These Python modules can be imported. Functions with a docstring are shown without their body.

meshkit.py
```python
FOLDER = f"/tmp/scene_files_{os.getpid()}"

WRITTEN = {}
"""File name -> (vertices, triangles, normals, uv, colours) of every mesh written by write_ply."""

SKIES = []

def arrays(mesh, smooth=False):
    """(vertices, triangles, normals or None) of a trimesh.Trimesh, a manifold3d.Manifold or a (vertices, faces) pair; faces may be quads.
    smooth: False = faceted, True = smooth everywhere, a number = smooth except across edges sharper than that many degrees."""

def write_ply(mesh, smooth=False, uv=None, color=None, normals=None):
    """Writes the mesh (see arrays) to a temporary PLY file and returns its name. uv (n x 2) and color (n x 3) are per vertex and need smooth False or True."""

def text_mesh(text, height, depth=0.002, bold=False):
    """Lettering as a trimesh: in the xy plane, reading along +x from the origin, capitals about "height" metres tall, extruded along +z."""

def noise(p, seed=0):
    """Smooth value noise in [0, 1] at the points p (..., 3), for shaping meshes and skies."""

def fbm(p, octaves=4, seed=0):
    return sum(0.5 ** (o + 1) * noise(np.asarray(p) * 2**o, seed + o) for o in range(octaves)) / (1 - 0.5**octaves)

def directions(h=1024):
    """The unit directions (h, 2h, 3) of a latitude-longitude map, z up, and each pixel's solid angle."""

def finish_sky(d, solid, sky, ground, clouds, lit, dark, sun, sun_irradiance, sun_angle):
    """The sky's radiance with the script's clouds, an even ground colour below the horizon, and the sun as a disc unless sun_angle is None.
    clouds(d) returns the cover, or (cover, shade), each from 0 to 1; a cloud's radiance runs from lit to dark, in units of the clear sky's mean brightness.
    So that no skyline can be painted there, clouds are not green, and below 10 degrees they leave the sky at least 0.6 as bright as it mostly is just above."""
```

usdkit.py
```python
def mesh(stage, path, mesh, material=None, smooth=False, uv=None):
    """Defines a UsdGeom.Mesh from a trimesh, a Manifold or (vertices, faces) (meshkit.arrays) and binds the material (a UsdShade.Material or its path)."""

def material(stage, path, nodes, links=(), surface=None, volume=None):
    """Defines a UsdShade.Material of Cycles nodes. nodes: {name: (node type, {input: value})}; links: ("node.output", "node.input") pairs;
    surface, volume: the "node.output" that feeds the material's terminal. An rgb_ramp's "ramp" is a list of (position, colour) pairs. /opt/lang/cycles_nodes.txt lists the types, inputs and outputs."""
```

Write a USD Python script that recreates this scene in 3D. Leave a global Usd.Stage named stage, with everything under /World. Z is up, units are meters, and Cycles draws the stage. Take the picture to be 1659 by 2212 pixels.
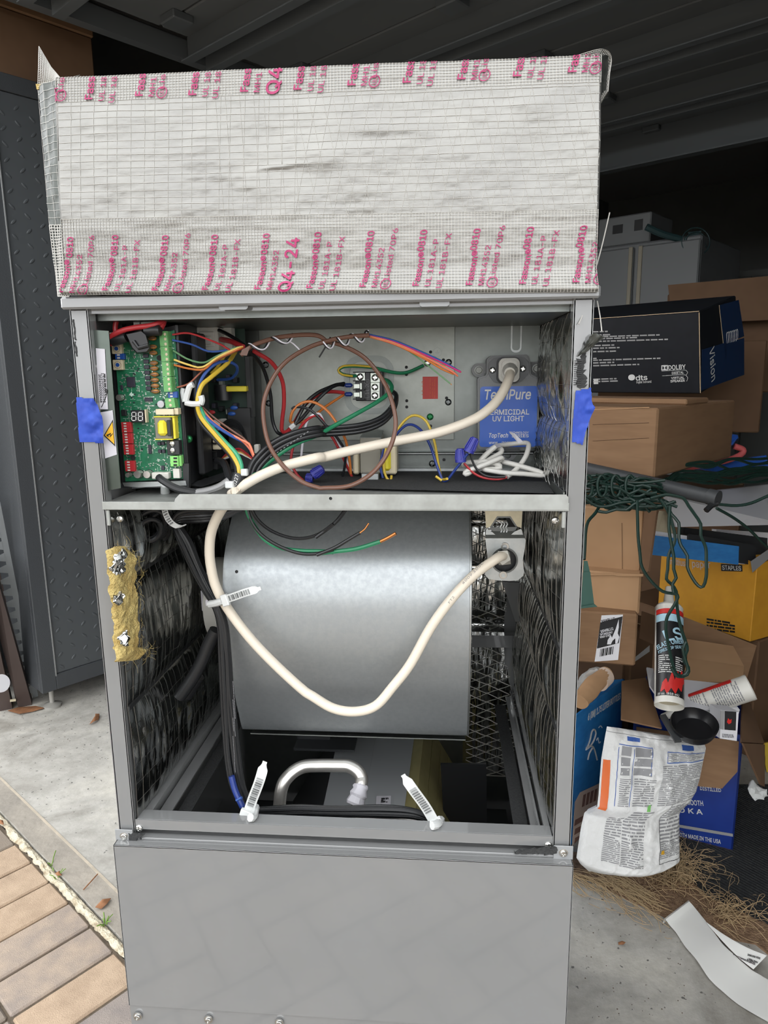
import math, random
import numpy as np, trimesh, manifold3d, usdkit, meshkit
from shapely.geometry import Polygon, Point, box as sbox
from pxr import Usd, UsdGeom, UsdLux, Gf, Sdf, UsdShade, Vt

stage = Usd.Stage.CreateInMemory()
UsdGeom.SetStageUpAxis(stage, 'Z'); UsdGeom.SetStageMetersPerUnit(stage, 1.0)
UsdGeom.Xform.Define(stage, '/World'); UsdGeom.Scope.Define(stage, '/World/Looks')

# ------------------------------------------------------------------ camera, sky, exposure
CAM = np.array([.39108, -.73251, 1.13]); YAW, PITCH, ROLL, FPX = .08459, .19477, -.01304, 1511.6
W_PX, H_PX = 1659, 2212
EXPOSURE = 0.12
_fw = np.array([-math.sin(YAW) * math.cos(PITCH), math.cos(YAW) * math.cos(PITCH), -math.sin(PITCH)])
_r0 = np.array([math.cos(YAW), math.sin(YAW), 0.]); _u0 = np.cross(_r0, _fw)
_r = _r0 * math.cos(ROLL) + _u0 * math.sin(ROLL); _u = -_r0 * math.sin(ROLL) + _u0 * math.cos(ROLL)
cam = UsdGeom.Camera.Define(stage, '/World/camera')
cam.CreateHorizontalApertureAttr(36.0); cam.CreateVerticalApertureAttr(48.0)
cam.CreateFocalLengthAttr(36.0 * FPX / W_PX); cam.CreateClippingRangeAttr((0.02, 1000.0)); cam.CreateFStopAttr(0.0)
cam.CreateExposureAttr(EXPOSURE)
cam.AddTransformOp().Set(Gf.Matrix4d(*_r, 0, *_u, 0, *(-_fw), 0, *CAM, 1))
sky = UsdLux.DomeLight.Define(stage, '/World/overcast_sky')
sky.CreateIntensityAttr(1.0); sky.CreateColorAttr(Gf.Vec3f(.97, .985, 1.0))

def ray(px, py):
    return _fw + _r * (px - 829.5) / FPX - _u * (py - 1106) / FPX
def P(px, py, y):                                                # the point seen at a pixel on the plane y = const (parallel to the cabinet front)
    d = ray(px, py); return CAM + d * (y - CAM[1]) / d[1]
def PX(px, py, x):
    d = ray(px, py); return CAM + d * (x - CAM[0]) / d[0]
def PZ(px, py, z=0.):
    d = ray(px, py); return CAM + d * (z - CAM[2]) / d[2]
def frame(x0, y0, s):
    return lambda x, y: (x0 + s * x, y0 + s * y)
F1, F2, F3, F4, F5, F6 = frame(180, 640, .3255), frame(700, 640, .3737), frame(200, 1060, .3134), frame(700, 1060, .3737), frame(220, 1460, .3255), frame(720, 1460, .3496)
R1, R2, R3, R4 = frame(1240, 600, .2526), frame(1220, 1050, .2646), frame(1200, 1450, .2767), frame(1200, 1850, .2767)
L6, L7, L8 = frame(0, 0, .452), frame(0, 900, .3616), frame(0, 1500, .322)
B1, B2, B3, B4, B5, B6 = frame(180, 690, .1447), frame(220, 860, .1326), frame(390, 690, .1266), frame(390, 860, .1628), frame(600, 760, .1688), frame(960, 760, .1688)

# ------------------------------------------------------------------ prims
_used = {}
def numbered(parent, name):
    k = (parent, name); n = _used.get(k, -1) + 1; _used[k] = n
    return f'{parent}/{name}' + (f'_{n:03d}' if n else '')
_org = {}
def data(prim, **kw):
    for k, v in kw.items():
        if v: prim.SetCustomDataByKey(k, v)
GROUPS = dict(cable_tie='white cable ties', leaf='dry leaves on the ground', weed='grass sprigs in the joint', binder='binders in the yellow carton', sealant_tube='sealant tubes', carton='brown cartons of the pile', kraft_carton='kraft cartons of the pile', tape_piece='blue painter tape pieces', paper_stack='paper stacks in the cartons', cardboard_sheet='loose cardboard sheets', plastic_bag='blue plastic among the cartons')
def thing(name, label, cat, group=None, loc=(0, 0, 0), kind=None):
    p = numbered('/World', name); x = UsdGeom.Xform.Define(stage, p)
    x.AddTranslateOp().Set(Gf.Vec3d(*map(float, loc))); _org[p] = np.array(loc, float)
    data(x.GetPrim(), label=label, category=cat, group=group or GROUPS.get(name), kind=kind)
    return p
def tri(mesh):
    if isinstance(mesh, (list, tuple)) and len(mesh) and hasattr(mesh[0], 'vertices'):
        return trimesh.util.concatenate(list(mesh))
    if hasattr(mesh, 'to_mesh'):
        m = mesh.to_mesh(); return trimesh.Trimesh(np.array(m.vert_properties[:, :3]), np.array(m.tri_verts), process=False)
    return mesh
def origin_of(path):
    while path and path != '/World':
        if path in _org: return _org[path]
        path = path.rpartition('/')[0]
    return np.zeros(3)
def part(parent, name, mesh, mat, label=None, smooth=35, kind=None):
    if name == 'lettering' and isinstance(mesh, list) and len(mesh) > 1:     # each word is a part of its own
        return [part(parent, name, m, mat, label, smooth, kind) for m in mesh][-1]
    m = tri(mesh).copy(); m.vertices = m.vertices - origin_of(parent)
    p = numbered(parent, name)
    g = usdkit.mesh(stage, p, m, M[mat], smooth=smooth)
    data(g.GetPrim(), label=label, kind=kind)
    return p
def single(name, label, cat, mesh, mat, group=None, smooth=35, kind=None):
    m = tri(mesh).copy(); lo, hi = m.bounds
    o = np.array([(lo[0] + hi[0]) / 2, (lo[1] + hi[1]) / 2, lo[2]])
    p = numbered('/World', name); m.vertices = m.vertices - o
    g = usdkit.mesh(stage, p, m, M[mat], smooth=smooth)
    g.AddTranslateOp().Set(Gf.Vec3d(*map(float, o))); _org[p] = o
    data(g.GetPrim(), label=label, category=cat, group=group or GROUPS.get(name), kind=kind)
    return p

# ------------------------------------------------------------------ shapes
def nrm(v):
    v = np.asarray(v, float); return v / (np.linalg.norm(v) + 1e-12)
def bx(x0, x1, y0, y1, z0, z1, c=0.0):
    s = np.array([x1 - x0, y1 - y0, z1 - z0]); o = np.array([x0 + x1, y0 + y1, z0 + z1]) / 2
    if c <= 0:
        m = trimesh.creation.box(s)
    else:
        c = min(c, .45 * s.min()); pts = []
        for a in (-1, 1):
            for b in (-1, 1):
                for d in (-1, 1):
                    h = s / 2
                    pts += [(a * (h[0] - c), b * (h[1] - c), d * h[2]), (a * (h[0] - c), b * h[1], d * (h[2] - c)), (a * h[0], b * (h[1] - c), d * (h[2] - c))]
        m = trimesh.convex.convex_hull(np.array(pts))
    m.apply_translation(o); return m
def fr(m, o, ux, uy, uz=None):                                   # mesh from local axes into the world
    ux, uy = nrm(ux), nrm(uy); uz = np.cross(ux, uy) if uz is None else nrm(uz)
    T = np.eye(4); T[:3, 0], T[:3, 1], T[:3, 2], T[:3, 3] = ux, uy, uz, o
    m = m.copy(); m.apply_transform(T); return m
def hull(pts): return trimesh.convex.convex_hull(np.asarray(pts, float))
def cyl(p0, p1, r, n=20, r1=None):
    p0, p1 = np.asarray(p0, float), np.asarray(p1, float)
    return tube([p0, p1], [r, r if r1 is None else r1], n)
def spline(pts, step=.004):
    p = np.asarray(pts, float)
    if len(p) < 3: n = max(2, int(np.linalg.norm(p[1] - p[0]) / step)); return p[0] + (p[1] - p[0]) * np.linspace(0, 1, n)[:, None]
    q = np.vstack([2 * p[0] - p[1], p, 2 * p[-1] - p[-2]]); out = []
    for i in range(1, len(q) - 2):
        n = max(2, int(np.linalg.norm(q[i + 1] - q[i]) / step)); t = np.linspace(0, 1, n, endpoint=False)[:, None]
        a, b, c, d = q[i - 1], q[i], q[i + 1], q[i + 2]
        out.append(.5 * (2 * b + (c - a) * t + (2 * a - 5 * b + 4 * c - d) * t**2 + (3 * b - a - 3 * c + d) * t**3))
    return np.vstack(out + [p[-1:]])
def tube(path, r, n=8, cap=True):
    p = np.asarray(path, float); k = len(p); r = np.broadcast_to(np.asarray(r, float), (k,))
    t = np.gradient(p, axis=0) if k > 2 else np.repeat((p[1] - p[0])[None], 2, 0)
    t /= np.linalg.norm(t, axis=1, keepdims=True) + 1e-12
    a = np.cross(t[0], [0, 0, 1.0] if abs(t[0][2]) < .9 else [1.0, 0, 0]); a = nrm(a); A = []
    for i in range(k):
        a = nrm(a - t[i] * (a @ t[i])); A.append(a)
    A = np.array(A); B = np.cross(t, A); ang = np.arange(n) * 2 * np.pi / n
    v = (p[:, None] + r[:, None, None] * (np.cos(ang)[None, :, None] * A[:, None] + np.sin(ang)[None, :, None] * B[:, None])).reshape(-1, 3)
    i, j = np.meshgrid(np.arange(k - 1), np.arange(n), indexing='ij'); j2 = (j + 1) % n
    f = np.vstack([np.stack([i * n + j, i * n + j2, (i + 1) * n + j2], -1).reshape(-1, 3), np.stack([i * n + j, (i + 1) * n + j2, (i + 1) * n + j], -1).reshape(-1, 3)])
    if cap:
        v = np.vstack([v, p[:1], p[-1:]]); c0, c1 = len(v) - 2, len(v) - 1; J = np.arange(n); J2 = (J + 1) % n; e = (k - 1) * n
        f = np.vstack([f, np.stack([np.full(n, c0), J2, J], 1), np.stack([np.full(n, c1), e + J, e + J2], 1)])
    return trimesh.Trimesh(v, f, process=False)
def wire(pts, r, n=8, step=.004): return tube(spline(pts, step), r, n)
def grid(fn, nu, nv, closed=False):                              # a sheet fn(u, v) -> (..., 3)
    u, v = np.meshgrid(np.linspace(0, 1, nu), np.linspace(0, 1, nv), indexing='ij')
    p = np.asarray(fn(u, v)).reshape(-1, 3); i, j = np.meshgrid(np.arange(nu - 1), np.arange(nv - 1), indexing='ij')
    a, b, c, d = i * nv + j, (i + 1) * nv + j, (i + 1) * nv + j + 1, i * nv + j + 1
    f = np.vstack([np.stack([a, b, c], -1).reshape(-1, 3), np.stack([a, c, d], -1).reshape(-1, 3)])
    return trimesh.Trimesh(p, f, process=False)
def thick(m, t):                                                 # gives a sheet a thickness against its normals
    m = trimesh.Trimesh(m.vertices, m.faces, process=False); n = m.vertex_normals; k = len(m.vertices)
    e = m.edges_sorted; e_u, inv, cnt = np.unique(e, axis=0, return_inverse=True, return_counts=True)
    rim = m.edges[cnt[inv] == 1]
    v = np.vstack([m.vertices, m.vertices - n * t])
    f = np.vstack([m.faces, m.faces[:, ::-1] + k, np.stack([rim[:, 1], rim[:, 0], rim[:, 0] + k], 1), np.stack([rim[:, 1], rim[:, 0] + k, rim[:, 1] + k], 1)])
    return trimesh.Trimesh(v, f, process=False)
def prism(poly, h):                                              # polygon (x, y) extruded along +z
    poly = poly if isinstance(poly, Polygon) else Polygon(poly)
    return trimesh.creation.extrude_polygon(poly, h, engine='earcut')
def rrect(w, h, r, n=6): return sbox(-w / 2 + r, -h / 2 + r, w / 2 - r, h / 2 - r).buffer(r, quad_segs=n)
FX, FY = np.array([1., 0, 0]), np.array([0, 0, 1.])              # axes of a plate that faces the camera side (-y)
def front(m, x, z, y): return fr(m, (x, y, z), FX, FY)           # local (x, y, z) -> world (x, z, towards the viewer)
def plate_px(pts, y, t, back=0.0):                               # plate facing -y whose outline is given by pixels on the plane y
    q = np.array([P(a, b, y) for a, b in pts]); return front(prism([(p[0], p[2]) for p in q], t), 0, 0, y + back)
def quad(a, b, c, d, t=.002):                                    # thin slab through four points
    a, b, c, d = map(np.asarray, (a, b, c, d)); n = nrm(np.cross(b - a, d - a)) * t
    return hull([a, b, c, d, a - n, b - n, c - n, d - n])
def lathe(prof, n=24):                                           # (r, z) profile about z
    return trimesh.creation.revolve(np.asarray(prof, float), sections=n)
def text(s, h, d=.0004, bold=False): return meshkit.text_mesh(s, h, d, bold)
def text_fit(s, w, h, d=.0004, bold=False, slant=0.):            # lettering w wide and h high, centred
    m = text(s, h, d, bold); lo, hi = m.bounds
    v = m.vertices.copy(); v[:, 0] = (v[:, 0] - (lo[0] + hi[0]) / 2) * (w / (hi[0] - lo[0])); v[:, 1] = v[:, 1] - h / 2
    v[:, 0] += slant * v[:, 1]; m.vertices = v; return m
def lines(rows, w, h, seed, lh=.5, d=.0004, lo=.5):              # a block of small print as thin bars of words, centred on the origin
    rg = random.Random(seed); out = []; dy = h / rows
    for i in range(rows):
        x, y = -w / 2, h / 2 - (i + .5) * dy; end = w / 2 * (1 if rg.random() < .75 else rg.uniform(-lo, .9))
        while x < end - dy * .3:
            l = min(rg.uniform(.8, 3.5) * dy, end - x); out.append(bx(x, x + l, y - dy * lh / 2, y + dy * lh / 2, 0, d)); x += l + dy * .4
    return trimesh.util.concatenate(out)
def _mf(m): return manifold3d.Manifold(manifold3d.Mesh(np.asarray(m.vertices, np.float32), np.asarray(m.faces, np.uint32)))
def cut(a, *bs):
    r = _mf(a)
    for b in bs: r = r - _mf(b)
    return tri(r)
_sc = {}
def screw(o, r, n=(0, -1, 0), hexa=False, flat=False):           # pan-head cross screw at o with outward normal n
    k = (hexa, flat)
    if k not in _sc:
        prof = [(0, -.3), (1, -.3), (1, .1), (.93, .3), (.7, .48), (.35, .58), (0, .6)] if not hexa else [(0, -.3), (1.25, -.3), (1.25, .05), (.95, .1), (.9, .5), (.8, .6), (0, .6)]
        m = lathe(prof, 6 * 4); s = .16
        cs = [bx(-.62, .62, -s, s, .3, 1)] + ([] if flat else [bx(-s, s, -.62, .62, .3, 1)])
        _sc[k] = cut(m, *cs)
    m = _sc[k].copy(); m.apply_scale(r); n = nrm(n)
    ux = nrm(np.cross([0.17, .2, .96], n)); return fr(m, o, ux, np.cross(n, ux), n)
def crumple(m, amp, scale, seed=0, axes=(1, 1, 1)):
    v = m.vertices; d = np.stack([meshkit.fbm(v * scale + 7.3 * k, 3, seed + 11 * k) - .5 for k in range(3)], -1)
    m = m.copy(); m.vertices = v + d * amp * 2 * np.array(axes); return m
def rep(fs): return trimesh.util.concatenate(fs)

# ------------------------------------------------------------------ materials
M = {}
def S(r, g, b): return tuple(((c / 255 + .055) / 1.055) ** 2.4 if c > 10 else c / 255 / 12.92 for c in (r, g, b))
def mat(name, col, rough=.5, metal=0., spec=.5, col2=None, scale=20., detail=3., lo=.35, hi=.65, bump=None, coat=0., sub=0., alpha=None, emit=None, stretch=None, rough2=None, trans=0., rand=None, voro=None):
    """One principled surface: colour mottled between col and col2 by noise, optional bump (scale, distance[, stretch])."""
    n = {'p': ('principled_bsdf', {'base_color': col, 'roughness': rough, 'metallic': metal, 'specular_ior_level': spec, 'coat_weight': coat, 'transmission_weight': trans})}
    L = [('g.position', 'm.vector')]
    n['g'] = ('geometry', {}); n['m'] = ('mapping', {'scale': stretch or (1, 1, 1)})
    if alpha is not None: n['p'][1]['alpha'] = alpha
    if emit: n['p'][1].update(emission_color=emit[0], emission_strength=emit[1])
    if col2 is not None:
        n['n'] = ('noise_texture', {'scale': scale, 'detail': detail, 'roughness': .6}); n['r'] = ('rgb_ramp', {'ramp': [(0, col), (lo, col), (hi, col2), (1, col2)]})
        L += [('m.vector', 'n.vector'), ('n.fac', 'r.fac'), ('r.color', 'p.base_color')]
        if rough2 is not None:
            n['rr'] = ('map_range', {'from_min': lo, 'from_max': hi, 'to_min': rough, 'to_max': rough2, 'clamp': True}); L += [('n.fac', 'rr.value'), ('rr.result', 'p.roughness')]
    if rand:                                                     # each loose piece of the mesh a little lighter or darker
        n['hv'] = ('hsv', {}); n['rv'] = ('map_range', {'from_min': 0., 'from_max': 1., 'to_min': 1 - rand, 'to_max': 1 + rand})
        L = [l for l in L if l[1] != 'p.base_color'] + [('g.random_per_island', 'rv.value'), ('rv.result', 'hv.value'), ('hv.color', 'p.base_color')]
        if col2 is not None: L.append(('r.color', 'hv.color'))
        else: n['hv'][1]['color'] = col
    if bump:
        bs, bd = bump[:2]; n['bm'] = ('mapping', {'scale': bump[2] if len(bump) > 2 else (1, 1, 1)}); n['bn'] = ('noise_texture', {'scale': bs, 'detail': 4.}); n['b'] = ('bump', {'distance': bd, 'strength': 1.})
        L += [('g.position', 'bm.vector'), ('bm.vector', 'bn.vector'), ('bn.fac', 'b.height'), ('b.normal', 'p.normal')]
    if voro:
        n['v'] = ('voronoi_texture', {'scale': voro[0]}); n['vr'] = ('rgb_ramp', {'ramp': [(0, voro[1]), (1, col)]}); n['vm'] = ('mix_color', {'fac': voro[2]}); n['sv'] = ('separate_color', {})
        src = 'r.color' if col2 is not None else None
        L = [l for l in L if l[1] != 'p.base_color'] + [('m.vector', 'v.vector'), ('v.color', 'sv.color'), ('sv.r', 'vr.fac'), ('vr.color', 'vm.b'), ('vm.result', 'p.base_color')]
        if src: L.append((src, 'vm.a'))
        else: n['vm'][1]['a'] = col
    M[name] = usdkit.material(stage, f'/World/Looks/{name}', n, L, surface='p.BSDF'); return name
mat('grey_paint', S(121, 122, 122), .10, col2=S(118, 119, 119), scale=6, coat=.7)
mat('grey_edge', S(138, 140, 141), .35)
mat('galvanised', S(186, 189, 188), .4, 1., col2=S(172, 176, 176), scale=70, rough2=.46, bump=(500, .00005))
mat('plate_zinc', S(132, 135, 130), .38, .9, col2=S(127, 130, 125), scale=90, bump=(400, .00003))
mat('side_zinc', S(92, 99, 94), .3, .9, col2=S(84, 92, 86), scale=30)
mat('galvanised_dark', S(120, 124, 121), .4, .95, col2=S(114, 118, 115), scale=60, bump=(400, .00004))
mat('blower_steel', S(172, 177, 179), .45, .82, col2=S(164, 169, 172), scale=160, rough2=.50, bump=(500, .00003))
mat('worn_zinc', S(168, 171, 168), .5, .7, col2=S(152, 154, 150), scale=40, rough2=.58)
mat('screw_metal', S(205, 205, 202), .25, 1.)
mat('dark_screw', S(105, 108, 108), .35, 1.)
mat('green_screw', S(40, 120, 70), .35, .6)
mat('foil', S(186, 187, 185), .12, 1., bump=(200, .0003, (1, 2.2, .7)))
mat('foil_smooth', S(196, 197, 194), .16, 1.)
mat('cap_metal', S(158, 161, 163), .4, .2)
mat('foil_front', S(143, 142, 138), .42, .75, col2=S(136, 135, 132), scale=14, bump=(90, .0006, (.5, 1, 1.6)))
mat('foil_tape', S(222, 221, 217), .38, .75, bump=(60, .0008, (1, 1, 1)))
mat('foil_dull', S(84, 87, 84), .4, .7, bump=(80, .001))
mat('scrim', S(176, 174, 168), .5)
mat('scrim_dark', S(150, 150, 146), .3, .9)
mat('magenta_print', S(158, 36, 92), .5)
mat('black_foam', S(38, 39, 40), .9, col2=S(52, 53, 53), scale=300, bump=(700, .0006))
mat('seam_black', S(30, 31, 32), .6)
mat('fibreglass', S(206, 186, 122), .95, col2=S(176, 150, 88), scale=45, bump=(350, .004))
mat('pcb_dim', S(36, 60, 50), .5)
mat('tie_shadow', S(150, 152, 152), .4)
mat('pcb_green', S(26, 96, 66), .4, col2=S(36, 112, 78), scale=120)
mat('silk', S(190, 214, 200), .6)
mat('pad_metal', S(190, 196, 188), .35, .7)
mat('terminal_green', S(96, 158, 92), .45)
mat('lime_green', S(128, 196, 108), .45)
mat('dip_red', S(174, 44, 50), .4)
mat('dip_blue', S(32, 76, 150), .4)
mat('white_plastic', S(198, 196, 188), .4)
mat('cream_plastic', S(204, 193, 164), .42)
mat('nylon', S(196, 198, 197), .35, coat=.2)
mat('black_plastic', S(30, 31, 33), .42)
mat('black_matt', S(26, 27, 28), .7)
mat('chip_dark', S(46, 44, 56), .45)
mat('yellow_film', S(224, 208, 60), .3)
mat('ferrite', S(120, 116, 104), .5)
mat('copper', S(186, 122, 70), .35, .85)
mat('copper_coil', S(190, 140, 84), .35, .6)
mat('alu_can', S(210, 206, 200), .3, .85)
mat('red_label', S(176, 44, 36), .5)
mat('warn_yellow', S(224, 170, 40), .5)
mat('label_white', S(182, 180, 186), .45)
mat('print_black', S(28, 28, 30), .6)
mat('print_grey', S(110, 110, 112), .6)
mat('print_white', S(208, 208, 206), .6)
mat('print_blue', S(60, 96, 170), .6)
mat('painter_tape', S(24, 56, 150), .6, col2=S(30, 66, 164), scale=60, bump=(500, .0002, (1, 1, .3)))
mat('label_blue', S(42, 92, 186), .35, coat=.2)
mat('ballast_grey', S(128, 130, 131), .5, bump=(900, .0001))
mat('ballast_dark', S(102, 104, 106), .5)
mat('cord_cream', S(212, 202, 186), .42)
mat('cord_white', S(198, 196, 190), .42)
for nm, c in dict(red=(168, 44, 48), blue=(50, 82, 150), navy=(28, 50, 118), yellow=(200, 170, 58), green=(34, 120, 82), light_green=(100, 142, 100), orange=(190, 110, 50), black=(28, 29, 31), brown=(102, 70, 56), light_brown=(150, 88, 66), white=(226, 224, 232), grey=(120, 120, 120), salmon=(220, 120, 90), mint=(58, 152, 112), cream_yellow=(226, 196, 104), magenta=(190, 40, 110), violet=(96, 96, 190)).items():
    mat('wire_' + nm, S(*c), .38)
mat('nut_blue', S(44, 48, 140), .45)
mat('concrete', S(176, 172, 164), .75, col2=S(150, 147, 140), scale=5, detail=8, bump=(60, .002))
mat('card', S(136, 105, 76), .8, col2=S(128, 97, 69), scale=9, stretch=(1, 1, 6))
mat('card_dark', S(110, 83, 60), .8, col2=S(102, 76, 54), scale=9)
mat('card_light', S(176, 140, 104), .8, col2=S(166, 130, 95), scale=7)
mat('card_edge', S(196, 172, 140), .85)
# ------------------------------------------------------------------ the setting; (u, v) run along and into the garage opening, turned 37.3 degrees to the cabinet
DU, DV = np.array([.795, -.606, 0]), np.array([.606, .795, 0]); UP = np.array([0, 0, 1.])
def uv(u, v, z=0.): return DU * u + DV * v + UP * z
def to_uv(p): return float(p[0] * DU[0] + p[1] * DU[1]), float(p[0] * DV[0] + p[1] * DV[1])
def ubx(u0, u1, v0, v1, z0, z1, c=0.0): return fr(bx(u0, u1, v0, v1, z0, z1, c), (0, 0, 0), DU, DV, UP)
def struct(name, mesh, m, label, cat, smooth=35):
    p = numbered('/World', name); g = usdkit.mesh(stage, p, tri(mesh), M[m], smooth=smooth); data(g.GetPrim(), kind='structure', label=label, category=cat); return p
def slab_mat(name, base, light, dark, fleck):                    # trowelled concrete: broad stains, pale streaks, dark flecks
    n = {'g': ('geometry', {}), 'n1': ('noise_texture', {'scale': 3.2, 'detail': 9., 'roughness': .62, 'distortion': .6}), 'r1': ('rgb_ramp', {'ramp': [(0, dark), (.36, dark), (.5, base), (.64, light), (1, light)]}),
         'n2': ('noise_texture', {'scale': 26., 'detail': 7., 'roughness': .7}), 'r2': ('rgb_ramp', {'ramp': [(0, (.74, .74, .73)), (.38, (.82, .82, .81)), (.6, (1, 1, 1)), (1, (1.05, 1.05, 1.04))]}),
         'n3': ('noise_texture', {'scale': 75., 'detail': 3., 'roughness': .5}), 'r3': ('rgb_ramp', {'ramp': [(0, (1, 1, 1)), (.30, (1, 1, 1)), (.33, (0, 0, 0)), (1, (0, 0, 0))]}),
         'm1': ('mix_color', {'blend_type': 'multiply', 'fac': 1.}), 'm2': ('mix_color', {'b': fleck}), 'b': ('bump', {'distance': .0012}), 'p': ('principled_bsdf', {'roughness': .62})}
    M[name] = usdkit.material(stage, f'/World/Looks/{name}', n, [('g.position', 'n1.vector'), ('g.position', 'n2.vector'), ('g.position', 'n3.vector'), ('n1.fac', 'r1.fac'), ('n2.fac', 'r2.fac'), ('n3.fac', 'r3.fac'), ('r1.color', 'm1.a'), ('r2.color', 'm1.b'), ('m1.result', 'm2.a'), ('r3.color', 'm2.fac'), ('m2.result', 'p.base_color'), ('n2.fac', 'b.height'), ('b.normal', 'p.normal')], surface='p.BSDF')
slab_mat('slab', S(184, 181, 174), S(204, 200, 190), S(152, 148, 140), S(104, 102, 98))
mat('apron', S(166, 158, 146), .75, col2=S(136, 130, 121), scale=7, detail=8, bump=(60, .002))
mat('sealant', S(188, 176, 158), .8, col2=S(170, 160, 144), scale=30)
mat('joint_foam', S(206, 197, 174), .9, col2=S(158, 142, 116), scale=40, lo=.48, hi=.68, bump=(300, .004))
mat('sand', S(104, 92, 78), .95, col2=S(86, 76, 64), scale=80)
for i, (a, b) in enumerate(((S(184, 161, 137), S(160, 138, 116)), (S(172, 154, 136), S(140, 129, 121)), (S(152, 141, 132), S(128, 120, 116)), (S(188, 168, 145), S(162, 141, 120)))):
    mat(f'paver_{i}', a, .85, col2=b, scale=22, detail=9, lo=.3, hi=.7, bump=(480, .0010))
mat('paver_far', S(150, 136, 120), .85, col2=S(122, 114, 106), scale=5, bump=(480, .001), rand=.12)
mat('drive_base', S(120, 110, 96), .95, col2=S(100, 92, 82), scale=30)
mat('wall_paint', S(118, 120, 118), .8, col2=S(112, 114, 112), scale=3)
mat('ceiling_paint', S(150, 150, 148), .8)
mat('beam_grey', S(112, 118, 122), .5, .2)
mat('door_panel', S(112, 116, 118), .6)
fl = struct('floor', ubx(-2.5, 1.5, .205, 6.6, -.12, 0), 'slab', 'grey stained concrete garage slab under the cabinet and boxes', 'floor')
part(fl, 'joint_strip', ubx(-2.5, 1.5, .262, .268, -.01, .0012), 'sealant')
part(fl, 'apron', ubx(-2.5, 1.5, .2055, .262, -.01, .0008), 'apron')
drive = struct('driveway', ubx(-30, 30, -40, .19, -.16, -.062), 'drive_base', 'brick paver driveway at the lower left', 'driveway')
rng = random.Random(5)
def paver(u0, u1, v0, v1):
    g = .0028; z = rng.uniform(-.0025, .0015)
    m = ubx(u0 + g, u1 - g, v0 + g, v1 - g, -.06, z - .001, .0035); return m
far, E0 = [], -.018
def put(u0, u1, v0, v1):
    m = paver(u0, u1, v0, v1); d = m.centroid - CAM; f = d @ _fw
    x, y = (829.5 + FPX * (d @ _r) / f, 1106 - FPX * (d @ _u) / f) if f > .2 else (-9e3, 0)
    if -60 < x < 330 and y < 2400: part(drive, 'paver', m, f'paver_{rng.choice((0, 0, 1, 1, 2, 3))}')
    else: far.append(m)
for i in range(-22, 26): put(i * .1 + .03, i * .1 + .13, E0, E0 + .2)
for a in range(-22, 30):
    for b in range(-30, 0):
        s = (a - b) % 4; u, v = a * .1 + .03, E0 + b * .1
        if s == 0: put(u, u + .2, v, v + .1)
        elif s == 3 and b < -1: put(u, u + .1, v, v + .2)
        elif s == 3: put(u, u + .1, v, v + .1)
part(drive, 'paver_field', far, 'paver_far', kind='stuff', label='rest of the pavers in front of the cabinet')
part(drive, 'joint_sand', ubx(-2.3, 3, -3.1, .186, -.062, -.0075), 'sand')
def _joint(s, t):                                                # ragged foam backer standing proud of the joint
    u = -2.0 + 2.6 * s; q = np.stack([u * 9, u * 0 + 2, t * 3], -1); n = meshkit.fbm(q * 4, 4, 3) - .5; k = meshkit.fbm(np.stack([u * 60, t * 4, t * 0], -1), 3, 8) - .5
    v = .184 + .019 * t + .014 * n * (1 - t) + .006 * k * (1 - t); z = -.006 + (.006 + .006 * n + .010 * k) * np.sin(np.pi * np.clip(t, .0, 1)) ** .5
    return DU * u[..., None] + DV * v[..., None] + UP * z[..., None]
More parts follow.
